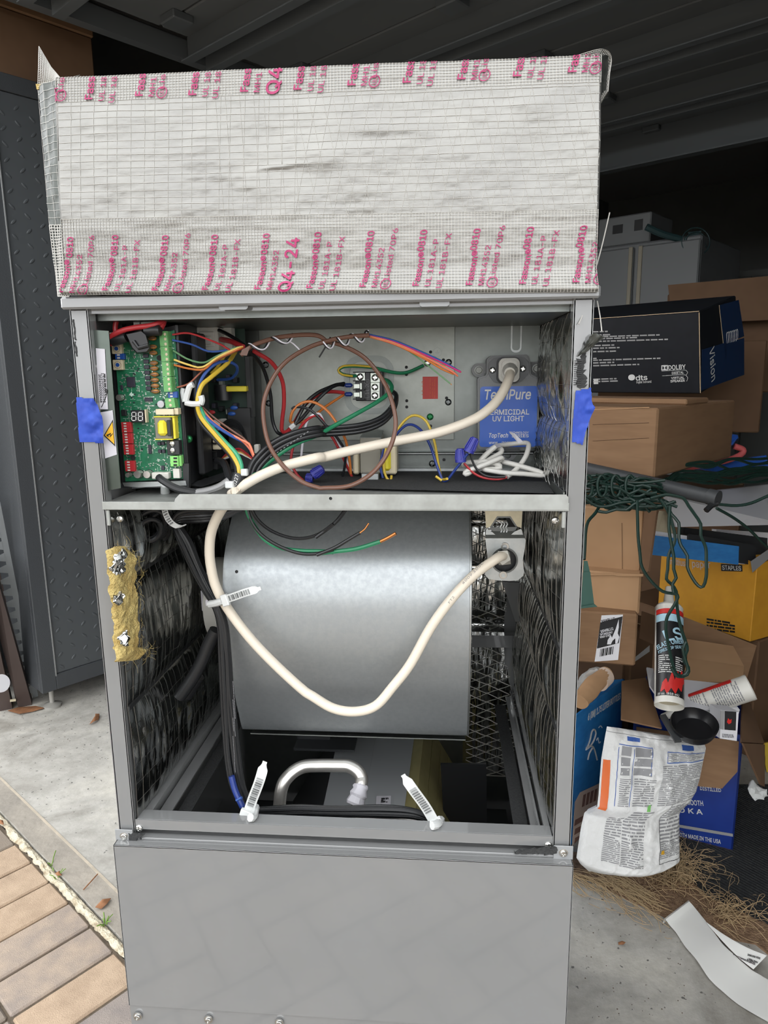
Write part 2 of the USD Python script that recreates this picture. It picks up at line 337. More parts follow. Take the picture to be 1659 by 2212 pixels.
part(fl, 'expansion_joint', grid(_joint, 520, 10), 'joint_foam', label='crumbling cream expansion joint along the slab edge')
struct('wall_left', ubx(-2.62, -2.5, .3, 6.6, 0, 2.85), 'wall_paint', 'plain dim garage wall behind the black locker', 'wall')
struct('wall_right', ubx(1.5, 1.62, .3, 6.6, 0, 2.85), 'wall_paint', 'garage side wall on the right', 'wall')
struct('wall_back', ubx(-2.62, 1.62, 6.6, 6.72, 0, 2.85), 'wall_paint', 'plain dim wall at the far end of the garage', 'wall')
struct('ceiling', ubx(-2.62, 1.62, .3, 6.72, 2.75, 2.85), 'ceiling_paint', 'dim flat garage ceiling above the open door', 'ceiling')
fw = struct('wall_front', ubx(-2.62, 1.62, .3, .45, 2.2, 2.85), 'wall_paint', 'wall over the garage opening', 'wall')
part(fw, 'pier', ubx(-3.4, -1.86, .3, .45, 0, 2.85), 'wall_paint'); part(fw, 'pier', ubx(1.22, 2.6, .3, .45, 0, 2.85), 'wall_paint')
gd = thing('garage_door', 'open sectional garage door lying overhead with grey steel struts', 'garage door', loc=uv(.6, 1.7, 2.2))
for k in range(5):
    v0 = .55 + k * .53
    part(gd, 'door_section', ubx(-1.5, 1.2, v0 + .004, v0 + .526, 2.26, 2.30, .004), 'door_panel')
    part(gd, 'strut', [ubx(-1.5, 1.2, v0 + .10, v0 + .104, 2.18, 2.26), ubx(-1.5, 1.2, v0 + .07, v0 + .104, 2.176, 2.18), ubx(-1.5, 1.2, v0 + .17, v0 + .174, 2.18, 2.26), ubx(-1.5, 1.2, v0 + .17, v0 + .204, 2.176, 2.18)], 'beam_grey')
    for u in (-1.4, -.7, 0, .7): part(gd, 'hinge', ubx(u - .04, u + .04, v0 + .49, v0 + .565, 2.235, 2.262, .004), 'beam_grey')
part(gd, 'strut', [ubx(-1.5, 1.2, 3.19, 3.196, 2.10, 2.30), ubx(-1.5, 1.2, 3.14, 3.196, 2.094, 2.10)], 'beam_grey')
for u in (-1.54, 1.24): part(gd, 'track', ubx(u - .02, u + .02, .5, 3.6, 2.2, 2.26), 'beam_grey')
# ------------------------------------------------------------------ the air handler: cabinet
W = .54; D = .47
ah = thing('air_handler', 'open grey sheet metal air handler cabinet standing in the garage doorway', 'air handler', loc=(.27, .23, 0))
for x0, xa in ((0, 1), (W, -1)):
    q = lambda a, b: (min(x0 + xa * a, x0 + xa * b), max(x0 + xa * a, x0 + xa * b))
    part(ah, 'post', [bx(*q(0, .020), 0, .0025, .335, 1.2, .0008), bx(*q(0, .0018), 0, .03, .335, 1.2), bx(*q(.0182, .020), 0, .016, .335, 1.2)], 'grey_paint')
    part(ah, 'side_panel', bx(*q(.001, .003), .01, D, 0, 1.2), 'grey_paint')
part(ah, 'back_panel', bx(0, W, D, D + .002, 0, 1.2), 'grey_paint')
hd = part(ah, 'header', [bx(-.004, W + .004, -.010, .012, 1.2000, 1.2125, .002), bx(.0, W, .004, .03, 1.196, 1.2005), bx(-.004, W + .004, .0, D, 1.2065, 1.2125)], 'grey_paint')
for a, b in ((F1(900, 45), F1(1095, 88)), (F2(552, 15), F2(725, 58))):
    p, q = P(*a, -.004), P(*b, -.004); w, h = q[0] - p[0], abs(p[2] - q[2])
    part(ah, 'tab', front(prism(rrect(w, h + .004, .003), .0015), (p[0] + q[0]) / 2, (p[2] + q[2]) / 2 + .002, -.004), 'grey_edge')
part(ah, 'ceiling_liner', bx(.02, .52, .02, .26, 1.19, 1.2), 'galvanised_dark')
# shelf with its folded lip
ZS = .9945
part(ah, 'shelf', [bx(.019, .5225, .0, .27, ZS - .0012, ZS), bx(.0165, .5235, -.001, .0015, .9865, ZS + .001, .0004)], 'worn_zinc')
lp = [(.103, .9885), (.522, .9885), (.522, 1.0015), (.5195, 1.0045), (.106, 1.0045), (.101, .9995), (.099, .9945)]
lip = prism(lp, .0014); pin = P(714, 1077, -.0026)
part(ah, 'shelf_lip', front(cut(lip, fr(trimesh.creation.cylinder(.0018, .02, sections=14), (pin[0], pin[2], 0), (1, 0, 0), (0, 1, 0))), 0, 0, -.001), 'worn_zinc')
part(ah, 'shelf_hole', cyl((pin[0], -.0003, pin[2]), (pin[0], -.0009, pin[2]), .002, 14), 'black_matt')
fp = [P(*F2(-170, 1095), 0)[0]]
part(ah, 'foam_pad', hull([PZ(*p, ZS + .003) for p in (F2(-60, 1105), F2(1330, 1140), F2(1240, 1000), F2(1000, 995), (635, 1013))] + [PZ(*p, ZS + .0002) for p in (F2(-60, 1105), F2(1330, 1140), F2(1240, 1000), F2(1000, 995), (635, 1013))]), 'black_foam', label='black foam pad lying on the shelf')
part(ah, 'shelf_edge', [bx(.5165, .5185, .0, .24, ZS, ZS + .012)], 'galvanised_dark')
for s in (0, 1):                                                 # ears that hold the shelf on the posts
    x = .0195 if s == 0 else .5165
    part(ah, 'shelf_ear', bx(x, x + .004, .0, .003, .968, .986, .0008), 'worn_zinc')
    part(ah, 'screw', screw(((x + (.010 if s == 0 else -.005)), .012, .974), .0042), 'screw_metal')
# lower rail, panel
part(ah, 'front_rail', [bx(.0215, .5195, .002, .022, .6005, .603, .0008), hull([(.0205, .001, .5915), (.5205, .001, .5915), (.0205, .0025, .5915), (.5205, .0025, .5915), (.0205, .001, .603), (.5205, .001, .603), (.0205, .0025, .603), (.5205, .0025, .603)]), quad((.026, .001, .5915), (.514, .001, .5915), (.517, .020, .589), (.023, .020, .589), .001), bx(.023, .517, .0195, .021, .5785, .5895)], 'grey_paint')
part(ah, 'rail_channel', bx(.0205, .5205, -.0005, .0200, .5785, .5800, .0004), 'grey_paint')
for s, x in ((0, .0205), (1, .5125)):
    part(ah, 'side_rail', [bx(x, x + .007 if s else x + .012, .02, .40, .5945, .600), bx(x + (0.006 if not s else -.005), x + (.008 if not s else -.003), .02, .40, .575, .5945), bx(x + (.010 if not s else -.012), x + (.026 if not s else 0.), .02, .40, .5805, .583)], 'grey_paint')
    part(ah, 'black_tape', bx(x + (.024 if not s else -.03), x + (.042 if not s else -.012), .03, .40, .565, .567), 'black_foam')
    part(ah, 'rail_bolt', screw((x + (.0045 if not s else .0025), .001, .592), .0045), 'screw_metal')
zt, zb = .5795, .352
part(ah, 'access_panel', [bx(-.001, W + .001, -.016, -.0145, zb, zt, .0004), bx(-.001, W + .001, -.016, .004, zt - .0015, zt, .0003), bx(-.001, 0, -.016, .004, zb, zt), bx(W, W + .001, -.016, .004, zb, zt)], 'grey_paint', label='glossy grey lower access panel reflecting the driveway pavers')
part(ah, 'panel_flange', bx(.0, W, -.004, .006, zt, zt + .003, .0006), 'grey_paint')
part(ah, 'base_panel', bx(-.001, W + .001, -.0135, -.012, .06, zb + .006), 'grey_paint'); part(ah, 'base', bx(0, W, -.006, D, 0, .06), 'grey_paint')
for px in ((297, 2196), (450, 2203), (603, 2210)):
    part(ah, 'screw', screw(P(*px, -.0165), .0043, hexa=True), 'screw_metal')
for a in ((268, 1807), (1217, 1843)):
    o = P(*a, -.0055); part(ah, 'corner_plate', bx(o[0] - .011, o[0] + .011, -.0055, -.004, o[2] - .008, o[2] + .009, .0004), 'grey_edge')
    part(ah, 'screw', screw(o, .0042, hexa=True), 'screw_metal')
def ragged(pts, y, t, seed, m='black_foam', amp=.0012, name='foam_strip', label=None, parent=None):   # a torn flat scrap whose outline is roughened
    q = np.array([P(a, b, y)[[0, 2]] for a, b in pts]); rg = np.random.default_rng(seed); out = []
    for i in range(len(q)):
        a, b = q[i], q[(i + 1) % len(q)]; n = max(1, int(np.linalg.norm(b - a) / .002))
        for k in range(n): out.append(a + (b - a) * k / n + rg.normal(0, amp, 2) * (k > 0))
    poly = Polygon(out).buffer(0); poly = max(getattr(poly, 'geoms', [poly]), key=lambda g: g.area)
    return part(parent or ah, name, front(prism(poly, t), 0, 0, y), m, label=label)
ragged([F5(180, 1040), F5(290, 1045), F5(235, 1085), F5(185, 1088)], -.0045, .002, 1, label='torn black foam strip left on the cabinet corner')
ragged([F6(1115, 1075), F6(1290, 1058), F6(1380, 1055), F6(1380, 1090), F6(1120, 1092)], -.0045, .002, 2)
ragged([F2(1488, 65), F2(1525, 70), F2(1512, 360), F2(1510, 525), F2(1462, 525), F2(1465, 380), F2(1495, 330), F2(1505, 130)], 0, .0012, 3)
for k in range(12):
    part(ah, 'adhesive_rib', front(bx(*sorted((P(*F2(1462, 0), 0)[0], P(*F2(1508, 0), 0)[0] - .0008)), 0, .0007, 0, .002), 0, P(*F2(1480, 375 + k * 12.5), 0)[2], 0), 'black_plastic')
for pts in ([F1(38, 100), F1(62, 105), F1(58, 130), F1(44, 125)],): pass
for i, (a, b) in enumerate(((( 157, 690), (163, 735)), ((161, 738), (165, 770)))):
    ragged([(a[0], a[1]), (a[0] + 3, a[1]), (b[0] + 3, b[1]), (b[0], b[1])], 0, .0006, 7 + i, amp=.0004, name='foam_scrap')
# insulation blankets: quilted foil with seams
def pz(px, py, x): return PX(px, py, x)[2]
def blanket(x, sgn, y0, y1, seams, ny, nz, seed, bulge=.012):
    z0, z1 = seams[0], seams[-1]
    def fn(s, t):
        y = y0 + (y1 - y0) * s; z = z0 + (z1 - z0) * t; h = np.zeros_like(y)
        for a, b in zip(seams[:-1], seams[1:]):
            k = np.clip((z - a) / (b - a), 0, 1); h = np.maximum(h, np.where((z >= a) & (z <= b), np.sin(np.pi * k) ** .45, 0))
        w = meshkit.fbm(np.stack([y * 46, z * 9, z * 0], -1), 4, seed) - .5; w2 = meshkit.fbm(np.stack([y * 150, z * 38, z * 0 + 3], -1), 3, seed + 5) - .5
        h = h * (bulge + .012 * w + .0035 * w2) * np.clip(np.sin(np.pi * np.clip(s * .96 + .03, 0, 1)) * 2.2, .15, 1)
        return np.stack([x + sgn * h, y, z], -1)
    return grid(fn, ny, nz), fn
def scrim_on(fn, du, dv, r, mat_, parent, diag=False, lo=(0, 0), hi=(1, 1), off=(0, -.0006, 0), pu=.012, pv=.012, n=60):
    out = []
    def run(a, b):
        t = np.linspace(0, 1, n); p = fn(a[0] + (b[0] - a[0]) * t, a[1] + (b[1] - a[1]) * t) + np.array(off); out.append(tube(p, r, 3, False))
    cu = int(round(du / pu)); cv = int(round(dv / pv))
    for k in range(cv + 1): run((0, k / cv), (1, k / cv))
    if diag:
        m = diag if diag > 1 else .6; dx = m * dv
        for k in range(int(-dx / pu / 2) - 1, int(du / pu / 2) + 2):
            for sg in (1, -1):
                x0, x1 = (k * pu * 2, k * pu * 2 + dx) if sg > 0 else (k * pu * 2 + dx, k * pu * 2)
                t = np.linspace(0, 1, n * 3); x = x0 + (x1 - x0) * t; ok = (x > 0) & (x < du)
                if ok.sum() > 3: out.append(tube(fn(x[ok] / du, t[ok]) + np.array(off), r, 3, False))
    else:
        for k in range(cu + 1): run((k / cu, 0), (k / cu, 1))
    return part(parent, 'scrim', out, mat_, kind='stuff')
sl = [.60, pz(*F5(165, 270), .03), pz(*F3(155, 690), .03), .985]
bl, fnl = blanket(.0215, 1, .004, .43, sl, 150, 190, 11)
lb = part(ah, 'foil_blanket', bl, 'foil', label='quilted foil insulation on the left inside wall', smooth=True)
scrim_on(fnl, .42, .385, .0002, 'scrim_dark', lb, off=(.0003, 0, 0), pu=.014, pv=.024)
br, fnr = blanket(.5215, -1, .004, .45, [.60, .735, .83, .985], 120, 150, 23, .010)
rb = part(ah, 'foil_blanket', br, 'foil', label='quilted foil insulation on the right inside wall', smooth=True)
scrim_on(fnr, .44, .385, .0002, 'scrim_dark', rb, off=(-.0003, 0, 0), pu=.014, pv=.024)
for z in sl[1:3]: part(ah, 'seam_strap', bx(.022, .0250, .004, .42, z - .0025, z + .0025), 'seam_black')
for z in (.735, .83): part(ah, 'seam_strap', bx(.5185, .5215, .004, .44, z - .0025, z + .0025), 'seam_black')
bk, fnb = blanket(0, 1, .43, .53, [.4, .70, .80, .88, .985], 90, 120, 31, .008)
def fnbk(s, t):
    p = fnb(s, t); return np.stack([p[..., 1], .452 - p[..., 0], p[..., 2]], -1)
bb = part(ah, 'foil_blanket', grid(fnbk, 90, 140), 'foil_smooth', label='foil insulation with diamond scrim on the back wall', smooth=True)
scrim_on(fnbk, .1, .585, .0007, 'scrim', bb, 2.4, off=(0, -.0008, 0), pu=.020, pv=.3)
ur, fnur = blanket(.5215, -1, .003, .25, [ZS, 1.075, 1.19], 90, 110, 47, .007)
urb = part(ah, 'foil_blanket', ur, 'foil', label='wrinkled foil insulation right of the control compartment', smooth=True)
scrim_on(fnur, .25, .2, .00022, 'scrim_dark', urb, .8, off=(-.0003, 0, 0), pu=.014, pv=.026)
ul, fnul = blanket(.0215, 1, .075, .25, [ZS, 1.1, 1.19], 60, 80, 53, .006); part(ah, 'foil_blanket', ul, 'foil', smooth=True)
part(ah, 'back_liner', bx(.02, .52, .4535, .457, .35, .99), 'galvanised_dark')
# torn patch of fibreglass on the left wall
fo = [F3(135, 410), F3(180, 390), F3(250, 385), F3(300, 450), F3(305, 520), F3(330, 590), F3(290, 640), F3(320, 760), F3(320, 1000), F3(330, 1085), F3(405, 1090), F3(350, 1160), F3(205, 1175), F3(195, 1000), F3(175, 820), F3(150, 620)]
q = np.array([PX(a, b, .034)[1:] for a, b in fo]); poly = Polygon(q).buffer(0)
y0, z0, y1, z1 = poly.bounds; gy, gz = np.meshgrid(np.linspace(y0, y1, 60), np.linspace(z0, z1, 150), indexing='ij')
import shapely
ins = shapely.contains_xy(poly, gy, gz); dist = shapely.distance(shapely.points(gy, gz), poly.boundary)
hx = .031 + np.where(ins, np.minimum(dist, .006) * .9, -.004) + (meshkit.fbm(np.stack([gy * 90, gz * 90, gy * 0], -1), 4, 4) - .5) * .010
i, j = np.meshgrid(np.arange(59), np.arange(149), indexing='ij'); k = ins[:-1, :-1] | ins[1:, 1:] | ins[1:, :-1] | ins[:-1, 1:]
i, j = i[k], j[k]; n = 150
ff = np.vstack([np.stack([i * n + j, (i + 1) * n + j, (i + 1) * n + j + 1], 1), np.stack([i * n + j, (i + 1) * n + j + 1, i * n + j + 1], 1)])
part(ah, 'fibreglass_patch', trimesh.Trimesh(np.stack([hx, gy, gz], -1).reshape(-1, 3), ff, process=True), 'fibreglass', label='exposed yellow fibreglass where the left foil is torn', smooth=True)
rg = np.random.default_rng(8); fz = []
for a, b in zip(q, np.roll(q, -1, 0)):
    for _ in range(9):
        t = rg.random(); p = a + (b - a) * t; o = np.array([.036, *p]); d = rg.normal(0, 1, 3) * [.003, .006, .006]; fz.append(tube(spline([o, o + d * .6 + [0.002, 0, 0], o + d * 1.2], .003), .00014, 3, False))
part(ah, 'fibreglass_fuzz', fz, 'fibreglass', kind='stuff')
def scrap(o, r, seed, m='foil'):
    s = trimesh.creation.icosphere(2, r); s.vertices *= [.35, 1, .8]; return crumple(fr(s, o, (1, 0, 0), (0, 1, 0)), r * 1.1, 1.6 / r, seed)
for k, (a, r) in enumerate(((F3(195, 465), .009), (F3(160, 525), .008), (F3(200, 545), .006), (F3(185, 740), .008), (F3(220, 1020), .009))):
    part(ah, 'foil_scrap', scrap(PX(*a, .040), r, 60 + k), 'foil', smooth=20)
# back right corner brackets
part(ah, 'corner_bracket', hull([PX(*F4(*p), .500) for p in ((1055, 0), (1120, 0))][:0] + [(.500, .445, .56), (.519, .44, .56), (.500, .447, .985), (.519, .43, .985), (.500, .452, .56), (.5, .452, .985)]), 'grey_paint')
cb = [P(*F4(855, 820), .40), P(*F4(1140, 825), .40), P(*F4(1140, 908), .40), P(*F4(855, 905), .40)]
part(ah, 'cross_channel', [quad(*cb, t=-.004), quad(cb[0] + [0, -.012, .0], cb[1] + [0, -.012, 0], cb[1], cb[0], .002)], 'grey_paint')
part(ah, 'screw', screw(P(*F4(1108, 862), .395), .0042), 'dark_screw')
part(ah, 'gusset', quad(P(*F4(1030, 520), .33), P(*F4(1130, 525), .33), P(*F4(1165, 745), .36), P(*F4(1105, 750), .36), .003), 'grey_paint')
part(ah, 'gusset', quad(P(*F4(1100, 1030), .40), P(*F4(1140, 1030), .40), P(*F4(1150, 1300), .40), P(*F4(1110, 1300), .40), .003), 'grey_paint')
# ------------------------------------------------------------------ the foil duct box on top
pl = thing('plenum_box', 'silver foil faced duct board box taped on top of the cabinet', 'duct box', loc=(.27, .2, 1.2125))
ZT0, ZT1 = 1.2125, 1.421
TL, TR, BL_, BR_ = P(122, 165, .0), P(1298, 116, .0), P(146, 640, .0), P(1286, 634, .0)
def fface(s, t, lift=0.):                                        # the front face, bowed and wrinkled; s across, t up
    s, t = np.asarray(s, float), np.asarray(t, float); a = (BL_ * (1 - s[..., None]) + BR_ * s[..., None]); b = (TL * (1 - s[..., None]) + TR * s[..., None])
    p = a * (1 - t[..., None]) + b * t[..., None]
    q = np.stack([s * 9, t * 5, s * 0], -1); w = (meshkit.fbm(q, 3, 2) - .5) * .004 + (meshkit.fbm(q * [1.2, 9, 1], 3, 9) - .5) * .0011 + (meshkit.fbm(q * 7, 3, 19) - .5) * .0008
    d = np.exp(-(((s - .52) / .06) ** 2 + ((t - .62) / .05) ** 2)) * .0016 - np.exp(-(((s - .58) / .05) ** 2 + ((t - .68) / .03) ** 2)) * .0016
    crease = np.exp(-(((s - .42) + .35 * (t - .58)) / .05) ** 2 - ((t - .565 - .18 * (s - .40)) / .006) ** 2) * .0022
    lipz = np.clip((.115 - t) / .115, 0, 1); top = np.clip((t - .985) / .015, 0, 1)
    bow = np.sin(np.pi * np.clip(t, 0, 1)) * .004
    p[..., 1] = -.003 - bow - w - d - crease - lipz ** 1.3 * .016 + np.clip((.03 - t) / .03, 0, 1) ** 2 * .006 + top ** 2 * .006 - lift
    return p
part(pl, 'front_board', thick(grid(fface, 220, 110), .012), 'foil_front', smooth=True)
fl_t, fl_b = P(80, 188, .03), P(124, 640, .015)
def fside(s, t):                                                 # loose foil skin flaring off the left edge
    a = BL_ * (1 - t[..., None]) + TL * t[..., None] + np.array([0, .004, 0]); b = fl_b * (1 - t[..., None]) + fl_t * t[..., None]
    p = a * (1 - s[..., None]) + b * s[..., None]; p[..., 1] += (meshkit.fbm(np.stack([s * 3, t * 9, s * 0], -1), 3, 5) - .5) * .008; return p
sd = part(pl, 'side_skin', thick(grid(lambda s, t: fside(1 - s, t), 14, 70), .0008), 'foil_dull', label='loose foil skin flaring off the left edge', smooth=True)
part(pl, 'left_board', bx(.004, .030, .012, .44, ZT0, ZT1 - .004), 'foil_dull'); part(pl, 'right_board', bx(.512, .538, .004, .44, ZT0, ZT1 - .006), 'black_matt'); part(pl, 'back_board', bx(.004, .538, .43, .45, ZT0, ZT1 - .006), 'foil_dull')
part(pl, 'top_board', bx(.004, .538, .004, .45, ZT1 - .008, ZT1 - .005), 'foil_dull')
yb = [P(77, 181, .03), P(99, 182, .03), P(101, 190, .03), P(79, 193, .03)]
part(pl, 'fibreglass_edge', quad(*yb, t=-.006), 'fibreglass', label='yellow fibreglass core showing at the top left corner')
def grid_threads(fn, us, vs, r, n=50, s0=0., s1=1., t0=0., t1=1.):
    out = []
    for t in vs: k = np.linspace(s0, s1, n); out.append(tube(fn(k, k * 0 + t), r, 3, False))
    for s in us: k = np.linspace(t0, t1, max(4, n // 4)); out.append(tube(fn(k * 0 + s, k), r, 3, False))
    return out
TB, TT = .345, .885                                               # tape bands: below TB and above TT
lift = lambda s, t: fface(s, t, .0002)
th = []
nh = 17
for k in range(nh):
    t = TB + (TT - TB) * (k + .3) / nh; s = np.linspace(.004, .998, 120); th.append(tube(lift(s, t + .004 * np.sin(s * 5 + k)), .00026, 4, False))
for k in range(43):
    for sg in (-1, 1):
        s0 = k / 42; k2 = np.linspace(TB, TT, 36); s = s0 + sg * (k2 - (TB + TT) / 2) * (.02 if k < 20 else .085) * (1 if k > 12 else (sg > 0) * .8) + .003 * np.sin(k * 2.1); ok = (s > 0) & (s < 1)
        if ok.sum() > 4 and (k > 12 or sg > 0): th.append(tube(lift(s[ok], k2[ok]), .0002, 4, False))
part(pl, 'scrim', th, 'scrim', kind='stuff', label='raised reinforcing threads under the foil facing')
part(pl, 'tape_mesh', grid_threads(lift, np.linspace(.001, .999, 170), np.linspace(.0, TB + .012, 26), .00032, 130, t0=0, t1=TB + .012), 'scrim', kind='stuff', label='white mesh tape along the bottom edge of the box')
part(pl, 'tape_mesh', grid_threads(lift, np.linspace(.001, .999, 170), np.linspace(TT - .006, 1.0, 11), .00032, 130, t0=TT - .006, t1=1.0), 'scrim', kind='stuff', label='white mesh tape along the top edge of the box')
wrap = lambda s, t: fside(s, t) + np.array([0, -.0008, 0])
part(pl, 'tape_mesh', grid_threads(wrap, np.linspace(0, 1, 8), np.linspace(0, TB, 26), .0005, 14, t0=0, t1=TB) + grid_threads(wrap, np.linspace(0, 1, 4), np.linspace(TB, 1, 20), .0002, 14, t0=TB, t1=1), 'scrim', kind='stuff')
A0, A1, A2 = P(84, 100, .05), P(82, 186, .04), P(172, 162, .02)
def flap(s, t): 
    top = A0 * (1 - t[..., None]) + A2 * t[..., None] + np.array([-.004, .01, -.014]) * (np.sin(np.pi * t) ** 1)[..., None]; bot = A1 * (1 - t[..., None]) + A2 * t[..., None]
    return bot * (1 - s[..., None]) + top * s[..., None]
part(pl, 'tape_flap', grid_threads(flap, np.linspace(0, 1, 22), np.linspace(0, .97, 22), .00038, 20), 'scrim', kind='stuff', label='corner of mesh tape standing up at the top left')
C0, C1, C2, C3 = P(1240, 122, .0), P(1300, 106, .02), P(1320, 122, .04), P(1313, 198, .04)
def curl(s, t):
    c = spline([C0, C1, C2, (C2 + C3) / 2, C3], .004); k = np.clip(s, 0, 1) * (len(c) - 1); i = np.minimum(k.astype(int), len(c) - 2); f = (k - i)[..., None]
    return c[i] * (1 - f) + c[i + 1] * f + (np.array([.0, .03, -.002]) * t[..., None] + np.array([-.004, 0, -.004]) * t[..., None])
part(pl, 'tape_curl', grid_threads(curl, np.linspace(0, 1, 34), np.linspace(0, 1, 10), .0005, 40), 'scrim', kind='stuff', label='mesh tape curling over the top right corner')
part(pl, 'corner_foil', crumple(thick(grid(lambda s, t: (P(1296, 118, .006) * (1 - s[..., None]) + P(1316, 124, .04) * s[..., None]) * t[..., None] + (P(1294, 205, .006) * (1 - s[..., None]) + P(1308, 198, .04) * s[..., None]) * (1 - t[..., None]), 12, 16), .001), .003, 90, 3), 'foil_dull', smooth=30)
for k, (a, b) in enumerate((((1317, 459), (1280, 605)), ((1290, 650), (1300, 716)), ((1268, 652), (1250, 700)))):
    part(pl, 'loose_thread', wire([P(*a, .006), (P(*a, .006) + P(*b, -.006)) / 2 + [.001, .002, 0], P(*b, -.006)], .0006, 5), 'scrim', label='loose white thread sticking out beside the box' if k == 0 else None)
# magenta print on the two tapes, running upwards
def on_face(m, px, py, slant=.20, lift_=.0014):                  # lays lettering on the bowed face, reading upwards from a pixel
    o = P(px, py, -.004); v = m.vertices; x = o[0] - v[:, 1] + v[:, 0] * slant; z = o[2] + v[:, 0]
    zb = BL_[2] + (BR_[2] - BL_[2]) * (x - BL_[0]) / (BR_[0] - BL_[0]); zt_ = TL[2] + (TR[2] - TL[2]) * (x - TL[0]) / (TR[0] - TL[0])
    xs = lambda t: (BL_[0] * (1 - t) + TL[0] * t, BR_[0] * (1 - t) + TR[0] * t)
    t = (z - zb) / (zt_ - zb); a, b = xs(t); s = (x - a) / (b - a)
    p = fface(np.clip(s, .001, .999), np.clip(t, .001, 1.0), lift_); p[:, 1] -= v[:, 2]
    return trimesh.Trimesh(p, m.faces, process=False)
def phrase(s, w, h, bold=False):
    m = text(s, h, .0003, bold); lo, hi = m.bounds; v = m.vertices.copy(); v[:, 0] = (v[:, 0] - lo[0]) * w / (hi[0] - lo[0]); m.vertices = v; return m
def ring_ul(r):
    c = cut(prism(Point(0, 0).buffer(r), .0003), prism(Point(0, 0).buffer(r * .84), .01).apply_translation((0, 0, -.003))); t_ = text_fit('UL', r * 1.0, r * .8, .0003); return rep([c, t_])
pr = []
cols = [(152, 634, 'M'), (248, 630, 'U'), (354, 630, 'M'), (460, 629, 'U'), (571, 627, 'Q'), (682, 625, 'U'), (795, 622, 'M'), (908, 620, 'U'), (1022, 618, 'M'), (1136, 615, 'U'), (1250, 612, 'M')]
for x, y, k in cols:
    pr += [on_face(phrase('Fasson\u00ae', .033, .0062, True), x - 3, y), on_face(phrase('0810', .0195, .0064, True), x + 7, y - 77)]
    if k == 'U': pr += [on_face(phrase('UL 181A-P', .045, .0054), x + 21, y + 1), on_face(phrase('UL 181B-FX', .052, .0054), x + 45, y + 5)]
    else:
        pr.append(on_face(phrase('MH14352', .038, .0054), x + 21, y + 1))
        if k == 'M': pr += [on_face(ring_ul(.0054).apply_translation((.005, .003, 0)), x + 44, y + 5), on_face(phrase('Listed 70P6', .048, .0054), x + 46, y - 17)]
        else: pr.append(on_face(phrase('Q4-24', .052, .0125, True), x + 60, y + 6))
for m_ in pr: part(pl, 'printing', m_, 'magenta_print', smooth=False)
pr = []
tops = [(125, 223, 'L'), (204, 216, 'U'), (313, 209, 'M'), (428, 207, 'U'), (540, 200, 'Q'), (654, 194, 'U'), (771, 186, 'M'), (890, 180, 'U'), (1008, 172, 'M'), (1128, 166, 'U'), (1247, 157, 'M')]
for x, y, k in tops:
    if k == 'L': pr += [on_face(phrase('MH', .012, .0054), x, y - 3), on_face(ring_ul(.0054).apply_translation((.004, .003, 0)), x + 14, y - 6), on_face(phrase('Lis', .013, .0054), x + 12, y - 24)]; continue
    pr.append(on_face(phrase('Fass', .0205, .0076, True), x - 3, y))
    if k == 'U': pr += [on_face(phrase('UL 18', .0215, .0054), x + 22, y + 3), on_face(phrase('UL 18', .0235, .0054), x + 44, y + 7)]
    else:
        pr.append(on_face(phrase('MH1', .0175, .0054), x + 21, y + 1))
        if k == 'M': pr += [on_face(ring_ul(.0054).apply_translation((.005, .003, 0)), x + 43, y + 4), on_face(phrase('Lis', .013, .0054), x + 42, y - 16)]
        else: pr.append(on_face(phrase('Q4', .024, .0125, True), x + 62, y + 4))
for m_ in pr: part(pl, 'printing', m_, 'magenta_print', smooth=False)

# ------------------------------------------------------------------ the blower: scroll housing
BX0, BX1 = .1139, .428
bw = thing('blower', 'galvanised steel blower housing filling the lower compartment', 'blower', loc=(.27, .25, .603))
prof = spline([(.26, .984), (.205, .974), (.174, .960), (.140, .933), (.112, .901), (.1005, .865), (.098, .830), (.1015, .785), (.114, .738), (.128, .700), (.143, .660), (.150, .646)], .003)
def bfn(s, t):
    k = t * (len(prof) - 1); i = np.minimum(k.astype(int), len(prof) - 2); f = k - i
    yz = prof[i] * (1 - f[..., None]) + prof[i + 1] * f[..., None]; x = BX0 + (BX1 - BX0) * s
    w = (meshkit.fbm(np.stack([x * 8, yz[..., 0] * 8, yz[..., 1] * 8], -1), 2, 3) - .5) * .0016
    return np.stack([x, yz[..., 0] + w, yz[..., 1]], -1)
part(bw, 'scroll_sheet', thick(grid(bfn, 60, len(prof)), .0012), 'blower_steel', label='curved galvanised scroll sheet', smooth=True)
part(bw, 'lower_lip', [quad((BX0 + .01, .152, .638), (BX1 - .004, .152, .638), (BX1 - .004, .33, .615), (BX0 + .01, .33, .615), .0015)], 'galvanised_dark')
pf = [(y + .002, z) for y, z in prof[4:-2]] + [(.30, .62), (.42, .66), (.43, .98)]
for x in (BX0 + .003, BX1 - .0035): part(bw, 'side_plate', fr(prism(pf, .0012), (x, 0, 0), (0, 1, 0), (0, 0, 1)), 'galvanised')
part(bw, 'edge_flange', tube([(BX1 - .0015, y - .0008, z) for y, z in prof[3:]], .0016, 6), 'galvanised')
part(bw, 'inlet_ring', [tube([(BX0 + .001, .27 + .10 * math.cos(a), .81 + .10 * math.sin(a)) for a in np.linspace(0, 2 * math.pi, 48)], .006, 8)], 'galvanised')
mo = P(*F3(790, 760), .20)
part(bw, 'motor', [cyl((.050, .26, .80), (.112, .26, .80), .062, 40), cyl((.046, .26, .80), (.051, .26, .80), .05, 40)], 'white_plastic', label='pale motor end cap left of the housing')
part(bw, 'motor_label', bx(.048, .0505, .20, .206, .80, .83), 'label_white')
hol = [F3(993, 540), F3(1040, 280)]
